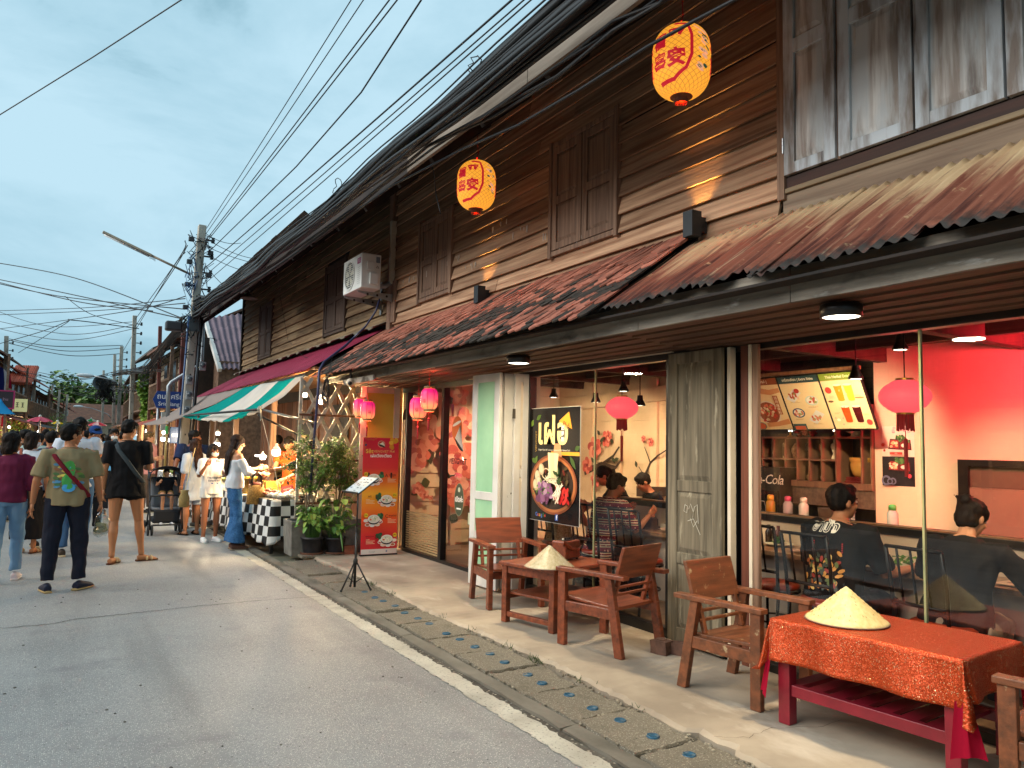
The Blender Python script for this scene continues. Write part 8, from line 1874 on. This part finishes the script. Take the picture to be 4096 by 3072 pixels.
 sh = union(mb, vx, 2, .018, 8); sho = put(sh, 'shirt', ms_); t_bvh = BVHTree.FromPolygons([V(v) for v in sh.v], sh.f)
 if not c['off'] and not far:
  MB_ = MB(); MB_.tube([spine(1.437) * s + V((.074 * W * math.cos(a), .068 * math.sin(a) + .004, .008 * math.sin(a) * -1)) * s for a in np.linspace(0, 6.283, 20)], .006 * s, 5); MB_.build('collar', ms_, t, True)
 if not c['bare']:
  for sd in (1, -1):
   A = J[sd][2]; mb = MB()
   if c['shoe'] == 'sandal':
    mb.tube([A + TO[sd] @ V((0, -.06, -.073)), A + TO[sd] @ V((0, .02, -.073)), A + TO[sd] @ V((0, .12, -.073)), A + TO[sd] @ V((0, .19, -.073))], [(.034, .012), (.038, .012), (.05, .012), (.03, .011)], 12, ref=(1, 0, 0)); put(mb, 'sandal', cloth_m(c.get('sole', '#5d3a26')))
    mb = MB()
    for y in (.055, .11): mb.tube([A + TO[sd] @ V((.048 * math.cos(a), y, -.066 + .042 * math.sin(a))) for a in np.linspace(-.1, 3.24, 9)], [(.003, .013)] * 9, 6, ref=(0, 1, 0))
    put(mb, 'sandal_strap', cloth_m(c.get('strapc', '#cbb58c')))
   else:
    mb.tube([A + TO[sd] @ V((0, -.055, -.045)), A + TO[sd] @ V((0, .0, -.035)), A + TO[sd] @ V((0, .08, -.045)), A + TO[sd] @ V((0, .16, -.055)), A + TO[sd] @ V((0, .20, -.062))], [(.036, .042), (.042, .05), (.047, .038), (.045, .025), (.028, .014)], 12, ref=(1, 0, 0)); put(union(mb, .009 if not far else .014, 2), 'shoe', cloth_m(c['shoe'], .6))
    mb = MB(); mb.tube([A + TO[sd] @ V((0, -.065, -.074)), A + TO[sd] @ V((0, .02, -.074)), A + TO[sd] @ V((0, .13, -.074)), A + TO[sd] @ V((0, .205, -.072))], [(.037, .014), (.045, .013), (.05, .013), (.028, .011)], 12, ref=(1, 0, 0)); put(mb, 'shoe_sole', cloth_m(c.get('sole', '#c9bda0'), .7))
 hk = c['hair']; mb = MB(); HM = hair_m(c['hc'])
 mb.ball(hp(0, -.016, .038), (.086, .102, .092), 16, 12, HR); mb.ball(hp(0, -.042, -.002), (.075, .066, .062), 14, 10, HR) if hk in ('short', 'cap') else mb.ball(hp(0, -.045, -.015), (.076, .068, .075), 14, 10, HR)
 if hk in ('short', 'cap'): mb.ball(hp(.0, .045, .085), (.062, .05, .032), 10, 8, HR)
 if hk in ('bob', 'long'):
  for sd in (1, -1): mb.tube([hp(sd * .055, .03, .08), hp(sd * .083, .0, -.01), hp(sd * .078, -.02, -.10)], [.03, .026, .03], 8)
  mb.tube([hp(0, -.05, .02), hp(0, -.065, -.07), hp(0, -.055, -.13)], [(.085, .05), (.095, .05), (.085, .04)], 12, ref=HR @ V((1, 0, 0)))
 if hk == 'long': mb.tube([hp(0, -.06, -.06), spine(1.38) + V((0, -.115, 0)), spine(1.2) + V((0, -.135, 0)), spine(1.08) + V((.0, -.125, 0))], [(.088, .042), (.095, .035), (.08, .025), (.035, .012)], 12, ref=(1, 0, 0))
 if hk == 'bun': mb.ball(hp(0, -.095, .085), (.045, .045, .045), 10, 8); [mb.tube([hp(jit(.03), -.09, .09), hp(jit(.07), -.12 + jit(.04), .115 + jit(.02))], .006, 5) for _ in range(9)]
 if hk == 'pony': mb.tube([hp(0, -.09, .05), hp(0, -.14, .02), hp(0, -.13, -.12), hp(0, -.10, -.2)], [.025, .035, .03, .012], 8)
 put(union(mb, vx * .8, 2, .009, 26), 'hair', HM)
 if hk == 'cap':
  mb = MB(); mb.ball(hp(0, -.014, .058), (.093, .108, .085), 16, 12, HR); CM = cloth_m(c.get('capc', '#1d3566')); put(union(mb, .012, 2), 'cap', CM); mb = MB(); mb.tube([hp(0, .07, .062), hp(0, .12, .058), hp(0, .165, .045)], [(.078, .008), (.074, .006), (.045, .005)], 12, ref=HR @ V((1, 0, 0))); put(mb, 'cap_brim', CM)
 if not far:
  mb = MB(); mw = MB(); br = MB()
  for sd in (1, -1): mw.ball(hp(sd * .032, .0765, .004), (.0145, .008, .0075), 8, 6, HR); mb.ball(hp(sd * .032, .0815, .004), (.0065, .005, .0065), 8, 6, HR); br.tube([hp(sd * .016, .085, .024), hp(sd * .034, .083, .029), hp(sd * .052, .07, .024)], .0042, 5)
  put(mw, 'eyes', mat('eye_white', '#c9bfb4', .3)); put(mb, 'pupils', mat('iris', '#1a100c', .2)); put(br, 'eyebrows', HM)
  mb = MB(); mb.ball(hp(0, .0845, -.062), (.021, .007, .007), 8, 6, HR); put(mb, 'mouth', mat('lips', '#8d4a40', .5))
  if c['mask']: mb = MB(); mb.ball(hp(0, .04, -.048), (.064, .068, .052), 14, 10, HR); put(mb, 'face_mask', cloth_m(c['mask']))
  if c['glasses']:
   mb = MB()
   for sd in (1, -1): mb.tube([hp(sd * .034 + .021 * math.cos(a), .098, .002 + .018 * math.sin(a)) for a in np.linspace(0, 6.283, 14)], .002, 4); mb.tube([hp(sd * .055, .098, .006), hp(sd * .08, .0, .004)], .002, 4)
   put(mb, 'glasses', m_black)
 def strap(P_, w, m, nm='shoulder_strap'):
  Q_ = []
  for p in P_:
   p = V(p) * s; hit = t_bvh.find_nearest(p); Q_.append(hit[0] + hit[1] * .016 if hit[0] else p)
  return MB().tube(Q_, [(w, .004)] * len(Q_), 6, ref=(1, 0, .3)).build(nm, cloth_m(m), t, True)
 def printf(fl, ydir):
  vs = []
  for v in fl.mb.v:
   v = V(v); r_ = t_bvh.ray_cast(V((v.x, -ydir, v.z)), V((0, ydir, 0))); vs.append(tuple(r_[0] - V((0, ydir, 0)) * (.003 + abs(v.y))) if r_[0] else tuple(v))
  fl.mb.v = vs; return fl.build(t, 'shirt_print')
 t_info = dict(t=t, J=J, s=s, spine=spine, strap=strap, printf=printf, hp=hp); return t_info
def hx(u, Y): return (at_y(u, 930, Y).x, Y)
random.seed(23)
HANG = lambda sd: ((sd * .06, -.03, -.285), (sd * .01, .07, -.235))
# --- nearest walkers, backs to the viewer
a = person('woman in maroon blouse and light jeans walking away at the picture edge', (-.36, 9.74), 0, h=1.58, hair='bob', hc='#1e1512', shirt='#641f3c', sleeve=1.3, hem=.90, pants='#6f93b5', shoe='#cfc6cc', sole='#d9d4d2', yaw=-55, feet={1: (.11, .16), -1: (-.09, -.14)}, vox=.011, w=.98)
b = person('man in khaki T-shirt with colourful back print and navy cargo trousers', (.17, 8.98), 0, h=1.68, shirt='#85795c', sleeve=.85, hem=.86, pants='#181d2c', shoe='#20283c', sole='#b3996a', yaw=-62, toe={1: -40, -1: 12}, feet={1: (.15, .02), -1: (-.13, -.02)}, vox=.010, w=1.08, arms={1: ((.07, -.02, -.28), (.04, .08, -.22)), -1: ((-.09, -.03, -.28), (-.02, .06, -.23))})
b['strap']([(-.17, .0, 1.43), (-.14, -.13, 1.36), (-.03, -.15, 1.22), (.10, -.15, 1.08), (.19, -.06, .96), (.2, .08, .93)], .021, '#6d1a28')
fl = Flat((0, 0, 0), (1, 0, 0), (0, 0, 1), .0002)
for k in range(40): fl.ell(jit(.12), 1.29 - random.random() * .25, .03, .014, random.choice(['#a58f3a', '#5d8a3a', '#c9b45a', '#3f6a3a', '#8a5a3a', '#4a8ab0']), 8, jit(.4))
fl.ell(.0, 1.22, .05, .09, '#2f8a3a', 12).ell(-.02, 1.11, .045, .08, '#3a9a44', 12).ell(0, 1.04, .06, .045, '#3f9ad0', 12).ell(0, 1.055, .035, .03, '#3a9a44', 10).ell(-.05, 1.16, .03, .015, '#d9c95a', 8); b['printf'](fl, 1)
q = b['J'][1][5] * b['s'] + Vector((.17, 8.98, 0)); t = thing('plastic_bag', 'clear plastic bag of food hanging from the khaki man\'s hand', 'bag', q + Vector((.02, .03, -.12)))
mb = MB(); mb.tube([(0, 0, .06), (0, 0, -.02), (.01, 0, -.10), (.01, 0, -.20), (.01, 0, -.24)], [(.012, .01), (.04, .03), (.075, .05), (.08, .055), (.05, .03)], 12); union(mb, .012, 1, .02, 14).build('film', glassmat('bag_film', (.86, .88, .86), 2.5, .15), t, True)
mb = MB(); [mb.ball((.01 + jit(.04), jit(.03), -.19 + random.random() * .07), (.03, .025, .02), 8, 6) for _ in range(14)]; mb.build('contents', mat('bag_food', '#a89f70', .5, c2='#6d7d45', scale=(40, 40, 40)), t, True)
b = person('tall man in black T-shirt and black shorts with a grey crossbody strap', (.83, 10.72), -4, h=1.77, shirt='#111114', hem=.78, sleeve=.8, pants='#0f0f12', leg=.4, shoe='sandal', yaw=-42, nod=18, toe={1: -75, -1: -25}, feet={1: (.21, .06), -1: (-.11, -.10)}, vox=.010, w=1.05, arms={1: ((.06, .02, -.28), (-.10, .22, .04))}, hc='#0f0d0d', skin='#a8734f')
b['strap']([(-.15, .0, 1.43), (-.11, -.13, 1.34), (.0, -.15, 1.2), (.10, -.15, 1.08), (.19, -.06, .96), (.2, .08, .93)], .026, '#3f474c')
person('woman in white T-shirt and long black skirt, face turned, behind the maroon blouse', (-.22, 12.03), -20, h=1.60, hair='bob', hc='#2a1d17', shirt='#cfd3da', hem=.92, pants='#131317', skirt=.85, leg=.5, shoe='sandal', yaw=-40, mask='#c9cfd6', vox=.013, w=.92)['strap']([(-.13, .0, 1.42), (-.10, -.12, 1.33), (.05, -.14, 1.15), (.17, -.06, .95)], .022, '#8a4a3a')
person('big man with bushy black hair in white shirt and blue jeans behind the khaki man', (.30, 11.5), 0, h=1.80, shirt='#c9d2df', hem=.84, pants='#4a6f9a', shoe='#4a4038', vox=.014, w=1.1, yaw=10, hc='#0d0b0b')
person('man in dark floral shirt half hidden by the khaki man', hx(112, 12.6), 8, h=1.62, shirt='#1a2030', shirt2='#5a6072', hem=.82, pants='#1b1b1f', vox=.016, yaw=0)
person('older man in blue cap and grey T-shirt with lanyard walking towards the viewer', (.60, 14.2), 180, h=1.72, hair='cap', capc='#173a72', shirt='#9aa6b2', hem=.82, pants='#15161a', shoe='#1a1a1c', nod=14, yaw=12, vox=.012, skin='#8a5a42', arms={1: ((.05, -.02, -.28), (-.12, .2, .02)), -1: ((-.05, -.02, -.28), (.12, .2, .0))})['strap']([(-.09, .05, 1.42), (-.05, .13, 1.30), (.0, .15, 1.15)], .006, '#2b3a55', 'lanyard')
person('man with glasses and white mask in light blue shirt', hx(248, 17.5), 178, h=1.72, shirt='#5fa3cf', mask='#dfe3e4', glasses=True, vox=.015, pants='#22262e')
person('woman with blonde streaked hair in pink blouse holding a phone', hx(322, 17.6), 230, h=1.68, hair='short', hc='#8a6d45', shirt='#d99a98', sleeve=1., hem=.80, pants='#6a5a50', skin='#c99575', yaw=25, vox=.013, arms={1: ((.05, .0, -.28), (-.12, .22, .03)), -1: ((-.05, .02, -.28), (.12, .22, .04))}, w=1.05)
# --- at the stall
b = person('heavy boy in navy T-shirt and black shorts leaning on the stroller', (2.12, 14.5), 205, h=1.70, shirt='#16264a', hem=.80, sleeve=.85, belly=.05, pants='#101114', leg=.5, shoe='#3a3a32', skin='#8d5a40', yaw=42, vox=.012, w=1.2, arms={1: ((.16, .12, -.24), (.16, .20, -.14))}, hc='#0f0d0d', lean=.08)
fl = Flat((0, 0, 0), (-1, 0, 0), (0, 0, 1), .0002); fl.poly([(.02, 1.20), (.13, 1.21), (.13, 1.31), (.02, 1.31)], '#b9bfc9').ell(.075, 1.255, .033, .036, '#1c2438').ell(.075, 1.255, .02, .026, '#7d8798'); b['printf'](fl, -1)
b = person('short woman in white T-shirt and shorts lifting a hand to her white mask', (2.13, 12.41), 192, h=1.48, hair='bob', hc='#1b1311', shirt='#d9d6d2', hem=.82, sleeve=.9, pants='#dcd8cf', leg=.42, shoe='#dedede', sole='#d4d4d4', yaw=18, nod=4, mask='#d9d2c4', glasses=True, vox=.010, skin='#8f5c40', arms={1: ((.07, .05, -.26), (-.05, .17, .19)), -1: ((-.07, .02, -.26), (.09, .22, .06))}, palm={1: (0, -1, .2)})
fl = Flat((0, 0, 0), (-1, 0, 0), (0, 0, 1), .0002); fl.text('NA', .055, .06, 1.22, '#1c2c5a', bold=.003).text('The Kingdom', .038, -.0, .97, '#20304f', bold=.001).text('Dreams and', .036, -.0, .925, '#20304f', bold=.001).rect(-.05, .875, .06, .895, '#3a5a9a')
b['printf'](fl, -1)
J = b['J'][-1]; q = Matrix.Rotation(R(192), 3, 'Z') @ (J[5] * b['s']) + Vector((2.13, 12.41, 0)); t = thing('food_bag', 'clear bag of snacks held by the short woman in white', 'bag', q + Vector((0, -.06, .02))); mb = MB(); [mb.ball((jit(.05), jit(.03), jit(.035)), (.035, .03, .025), 8, 6) for _ in range(16)]; mb.build('contents', mat('bag_snack', '#b58a62', .5, c2='#8a4a30', scale=(30, 30, 30)), t, True); mb = MB(); mb.ball((0, 0, 0), (.10, .07, .075), 12, 8); union(mb, .012, 1, .015, 14).build('film', glassmat('bag_film', (.86, .88, .86), 2.5, .15), t, True)
b = person('woman with straight brown hair in pale blue dress behind the short woman', (2.02, 13.35), 20, h=1.56, hair='long', hc='#3a2318', shirt='#aebac9', hem=.60, sleeve=1.1, pants='#aebac9', leg=.5, shoe='sandal', sole='#151515', strapc='#1a1a1a', vox=.014, w=.9)
t = thing('straw_pouch', 'woven straw pouch hanging beside the short woman', 'bag', (1.80, 12.75, .66)); mb = MB(); mb.tube([(0, 0, -.16), (0, 0, -.15), (0, 0, -.02), (0, 0, .06), (0, 0, .10)], [.05, .075, .08, .05, .065], 14); mb.build('pouch', mat('woven_straw', '#a8925c', .8, c2='#7d6a3c', scale=(70, 70, 70), bump=.5), t, True); MB().tube([(0, 0, .07), (.05, .05, .3), (.15, .2, .75)], .006, 5).build('strap', m_straw, t)
b = person('woman with long brown hair, white off-shoulder blouse and flared blue jeans at the stall', (2.27, 11.41), -84, h=1.62, hair='long', hc='#2f1a12', shirt='#cfd3d8', hem=.90, sleeve=1.6, off=True, pants='#2c5686', pants2='#3f6f9f', flare=.075, shoe='#5a4038', sole='#8a7a68', skin='#c48d6b', vox=.010, w=.9, yaw=-6, nod=10, arms={1: ((.03, .10, -.25), (-.02, .23, -.02)), -1: ((-.03, .14, -.23), (.02, .25, .03))}, feet={1: (.09, .02), -1: (-.07, .04)})
t = thing('basket_bag', 'woven basket handbag on the arm of the woman in jeans', 'bag', (2.52, 11.17, .80)); mb = MB(); mb.tube([(0, 0, -.15), (0, 0, -.14), (0, 0, 0), (0, 0, .12)], [(.11, .05), (.13, .065), (.125, .06), (.10, .05)], 16, ref=(1, 0, 0)); mb.build('basket', mat('woven_basket', '#a8823f', .8, c2='#7a5524', scale=(60, 60, 60), bump=.6), t, True); MB().tube([(0, 0, .10), (0, 0, .16)], [(.1, .05), (.06, .03)], 12, ref=(1, 0, 0)).build('scarf', mat('basket_scarf', '#8a3a22', .8, c2='#5d2416', scale=(30, 30, 30)), t, True)
for y in (-.035, .035): MB().tube([(-.07, y, .1), (-.06, y, .24), (0, y, .30), (.06, y, .24), (.07, y, .1)], .008, 6).build('handle', m_tube, t, True)
t = thing('stroller', 'black and grey pushchair facing the viewer with a toddler in it', 'stroller', (1.66, 13.75, 0), R(180)); m_sf = mat('stroller_black', '#17181b', .5); m_sg = cloth_m('#7d8288'); m_sd = cloth_m('#2b2e33')
for x in (-.24, .24):
 for y, r_ in ((.28, .085), (-.26, .10)):
  for o_ in (-.028, .028): MB().lathe([(r_ * .55, -.014), (r_, -.012), (r_, .012), (r_ * .55, .014), (r_ * .5, 0)], (x + o_, y, r_), 20, Matrix.Rotation(R(90), 3, 'Y')).build('wheel', mat('tyre_black', '#1c1c1d', .7), t, True)
 MB().tube([(x, .28, .09), (x, .1, .42), (x, -.2, .85), (x, -.42, 1.02)], .013, 7).build('frame_tube', m_sf, t, True); MB().tube([(x, -.26, .1), (x, .02, .5), (x, .18, .62)], .012, 7).build('frame_tube', m_sf, t, True)
MB().tube([(-.24, -.42, 1.02), (0, -.46, 1.04), (.24, -.42, 1.02)], .017, 8).build('handle', m_sf, t, True); MB().tube([(-.24, .18, .62), (-.1, .30, .64), (.1, .30, .64), (.24, .18, .62)], .018, 8).build('bumper_bar', m_sf, t, True)
MB().grid(lambda a, b: (-.21 + .42 * a, .16 - .3 * b, .40 + .02 * math.sin(a * 3.14) * -1), 8, 6).build('seat', m_sg, t, True).modifiers.new('t', 'SOLIDIFY').thickness = .03
MB().grid(lambda a, b: (-.21 + .42 * a, -.14 - .16 * b - .05 * math.sin(3.14 * a), .40 + .50 * b), 8, 8).build('seat_back', m_sg, t, True).modifiers.new('t', 'SOLIDIFY').thickness = .03
MB().grid(lambda a, b: (.27 * math.cos(math.pi * a) * (1 - .06 * b), .06 - .40 * (1 - math.cos(b * 1.5)) - .12 * b + .02, .86 + .24 * math.sin(math.pi * a) ** .6 * (1 - .25 * b)), 18, 8).build('canopy', m_sd, t, True).modifiers.new('t', 'SOLIDIFY').thickness = .012
MB().bb((-.2, -.25, .18), (.2, .2, .27)).build('basket', m_sd, t, bevel=.03); MB().bb((-.19, .17, .19), (.19, .24, .40)).build('leg_rest', m_sd, t, bevel=.03); MB().bb((-.2, .24, .155), (.2, .33, .175)).build('footboard', m_sf, t)
person('toddler in black T-shirt and mustard shorts sitting in the pushchair', (1.66, 13.78), 180, h=.90, z=.16, sit=True, shirt='#15161a', hem=.9, pants='#9a7a45', leg=.42, shoe='#c9d0da', sole='#2f5a9a', skin='#c08a68', vox=.02, arms={1: ((.08, .1, -.2), (-.05, .24, .12)), -1: ((-.08, .1, -.2), (.05, .24, .1))}, w=1.15, hc='#120e0d', mask=None, feet={1: (.14, .04), -1: (-.14, .04)}, yaw=30)
person('vendor in orange shirt leaning over the fried chicken', (3.42, 12.55), 140, h=1.62, shirt='#d9571c', hem=.82, pants='#2b2622', skin='#b07a55', lean=.25, nod=15, vox=.014, arms={1: ((.05, .12, -.25), (.0, .24, -.03))}, w=1.05)
person('vendor with black sleeves reaching over the buns from behind the shrub', (3.42, 11.22), 85, h=1.60, hair='bob', shirt='#141416', sleeve=1.35, hem=.82, pants='#222226', lean=.3, vox=.015, arms={-1: ((-.05, .24, -.12), (-.02, .28, -.06)), 1: ((.05, .1, -.25), (0, .2, -.1))})
person('man in olive T-shirt at the back of the stall', (3.75, 15.0), 40, h=1.66, shirt='#7d6f45', pants='#2b2b2b', vox=.016)
person('vendor in dark red shirt and tan bucket hat', (3.7, 13.0), 150, h=1.64, hair='cap', capc='#b59a6a', shirt='#5d1418', pants='#222226', vox=.016, yaw=60)
# --- crowd further up the street
CR = [(72, 15.0, 1.62, '#b9ccc4', 'short', 0, 'man in pale mint T-shirt among the crowd'), (88, 16.3, 1.58, '#8fb0c9', 'cap', 15, 'person in black cap and blue shirt among the crowd'), (117, 15.2, 1.60, '#15161a', 'pony', 5, 'woman with ponytail and black top among the crowd'), (52, 17.0, 1.66, '#1d2024', 'short', 0, 'man in black T-shirt near the crowd edge'), (36, 19, 1.64, '#d2d4d4', 'short', 30, 'man in white T-shirt by the blue canopy'), (20, 16.5, 1.60, '#3a4f6a', 'bob', 20, 'woman in slate blue top by the picture edge'), (60, 21, 1.68, '#6a2f3a', 'short', 180, 'man in wine red shirt walking towards the viewer'), (100, 20, 1.7, '#22252c', 'short', 0, 'dark haired man in charcoal shirt far in the crowd'), (136, 19.5, 1.66, '#c9cdd2', 'short', 170, 'man in light grey shirt facing the viewer in the crowd'), (168, 18.2, 1.60, '#7a8f5a', 'bob', 0, 'woman in moss green top in the crowd'), (216, 18.8, 1.64, '#b59a8a', 'bob', 175, 'woman in beige top behind the man in a cap'), (234, 21, 1.6, '#d8b0b0', 'long', 10, 'woman with long hair in pale pink top in the crowd'), (262, 22, 1.68, '#1a1c22', 'short', 0, 'man in black shirt behind the masked man'), (186, 23, 1.7, '#4a6a8a', 'cap', 0, 'man in blue shirt and dark cap far up the street'), (150, 25, 1.68, '#a8acb0', 'short', 190, 'man in pale grey top far up the street'), (78, 26, 1.66, '#2a3036', 'bob', 0, 'woman in dark green top far up the street'), (120, 28, 1.7, '#b04a4a', 'short', 180, 'person in red shirt far up the street'), (205, 27, 1.66, '#d9d9d4', 'short', 0, 'person in white shirt far up the street'), (240, 29, 1.7, '#3f5a7a', 'short', 180, 'person in denim shirt beside the far stalls'), (280, 25, 1.64, '#7a3a5a', 'bob', 200, 'woman in purple top by the far stalls'), (26, 27, 1.7, '#8a8478', 'short', 0, 'man in taupe shirt by the far shops'), (168, 33, 1.7, '#2b2d33', 'short', 0, 'tiny distant walker in black'), (195, 36, 1.68, '#c9b9a8', 'short', 180, 'tiny distant walker in cream'), (108, 34, 1.68, '#5a7a9a', 'short', 0, 'tiny distant walker in steel blue'), (225, 38, 1.7, '#4a2f2f', 'bob', 0, 'tiny distant walker in brown')]
for u, Y, h, sc_, hr, f, lb in CR: person(lb, hx(u, Y), f, h=h, shirt=sc_, hair=hr, capc='#15171c', pants=random.choice(['#22252e', '#3a4a66', '#2b2622', '#1a1a1d']), yaw=jit(40), vox=.016 if Y < 17 else .022, group='crowd up the street', w=random.uniform(.92, 1.1), shoe='#333338')
# --- guests and staff inside the restaurant
SIT = dict(sit=True, z=.03, vox=.012)
b = person('seated man in black printed T-shirt at the counter', (4.66, 3.42), -88, h=1.78, shirt='#141415', hem=.88, sleeve=.9, pants='#23252c', skin='#a06c4c', yaw=-22, lean=.12, arms={1: ((.06, .12, -.26), (.04, .24, .03)), -1: ((-.07, .1, -.27), (.0, .25, .04))}, w=1.12, **SIT)
fl = Flat((0, 0, 0), (1, 0, 0), (0, 0, 1), .0002); fl.text('อาบัง', .10, -.03, .985 + .02, '#d9d2c0', bold=.006).text('อาบัง', .10, -.03, 1.005, '#15151a', bold=.0005)
for k in range(5): fl.rect(-.10, .90 - k * .014, .13, .908 - k * .014, '#a02028')
for k in range(70): fl.ell(jit(.13), .60 + random.random() * .24, .022, .012, random.choice(['#a85a2c', '#c98a3c', '#5d6a3a', '#8a2a20', '#2b3a30', '#d9b46a']), 7, random.random() * 3)
b['printf'](fl, 1)
person('seated woman with messy hair bun in black T-shirt', (4.66, 2.60), -82, h=1.66, hair='bun', hc='#1a120f', shirt='#101012', hem=.88, sleeve=.95, pants='#8a7a68', yaw=-20, nod=22, lean=.35, skin='#b98361', arms={1: ((.14, .14, -.22), (-.06, .24, .06)), -1: ((-.1, .16, -.22), (.05, .24, .05))}, w=1.12, **SIT)
person('guest in olive top at the counter, cut off by the picture edge', (4.72, 1.75), -90, h=1.64, hair='bob', shirt='#5d5238', yaw=30, arms={1: ((.06, .16, -.22), (-.02, .2, .14)), -1: ((-.06, .16, -.22), (.02, .2, .14))}, **SIT)
person('seated man in red and cream ethnic patterned shirt', (4.66, 6.05), -90, h=1.70, shirt='#6d2a2a', shirt2='#7a3530', hem=.78, sleeve=.9, pants='#1a1a1f', yaw=-10, nod=18, lean=.22, arms={1: ((.05, .15, -.24), (-.04, .2, .14)), -1: ((-.05, .15, -.24), (.04, .2, .14))}, w=1.06, **SIT)
def band(m, cols):
 q = m.node_tree; n = q.nodes; l = q.links; tcn = n.new('ShaderNodeTexCoord'); sp = n.new('ShaderNodeSeparateXYZ'); l.new(tcn.outputs['Object'], sp.inputs[0]); f = n.new('ShaderNodeMath'); f.operation = 'MULTIPLY'; f.inputs[1].default_value = 9.5; l.new(sp.outputs[2], f.inputs[0]); g_ = n.new('ShaderNodeMath'); g_.operation = 'FRACT'; l.new(f.outputs[0], g_.inputs[0])
 r_ = n.new('ShaderNodeValToRGB'); r_.color_ramp.interpolation = 'CONSTANT'; e = r_.color_ramp; e.elements[0].color = lin(cols[0]); e.elements[1].position = .35; e.elements[1].color = lin(cols[1])
 for i, p_ in enumerate((.42, .5, .56, .63, .78, .86)): k = e.elements.new(p_); k.color = lin(cols[(i + 2) % len(cols)])
 l.new(g_.outputs[0], r_.inputs[0]); v = n.new('ShaderNodeTexVoronoi'); v.inputs['Scale'].default_value = 38; l.new(tcn.outputs['Object'], v.inputs['Vector']); mr = n.new('ShaderNodeMapRange'); mr.inputs[1].default_value = .28; mr.inputs[2].default_value = .24; l.new(v.outputs['Distance'], mr.inputs[0]); mm = n.new('ShaderNodeMix'); mm.data_type = 'RGBA'; l.new(mr.outputs[0], mm.inputs[0]); l.new(r_.outputs[0], mm.inputs[6]); mm.inputs[7].default_value = lin('#c9a08a'); l.new(mm.outputs[2], n['Principled BSDF'].inputs['Base Color'])
band(MATS['cloth_6d2a2a'], ('#6d1f2c', '#c9b590', '#2b3540', '#a8503c', '#d9cfae'))
person('guest in cream patterned top and olive trousers half hidden by the poster', (4.68, 6.8), -90, h=1.64, hair='bob', shirt='#b5a07a', shirt2='#8a7350', pants='#4a4230', nod=10, lean=.15, arms={1: ((.05, .15, -.24), (-.04, .2, .1)), -1: ((-.05, .15, -.24), (.04, .2, .1))}, **SIT)
person('waitress in black shirt leaning behind the ledge with tied hair', (6.0, 7.1), 60, h=1.62, sit=True, z=.10, hair='pony', hc='#1a1210', shirt='#141416', pants='#1c1c20', lean=.4, nod=25, vox=.014, arms={1: ((.08, .16, -.22), (-.05, .2, .05)), -1: ((-.08, .16, -.22), (.05, .2, .05))})
person('cook in black shirt with bowed head beside the waitress', (6.35, 6.95), 70, h=1.56, sit=True, z=.06, hair='short', shirt='#18181a', pants='#1c1c20', lean=.3, nod=30, vox=.016)
bpy.data.scenes.remove(TMP)
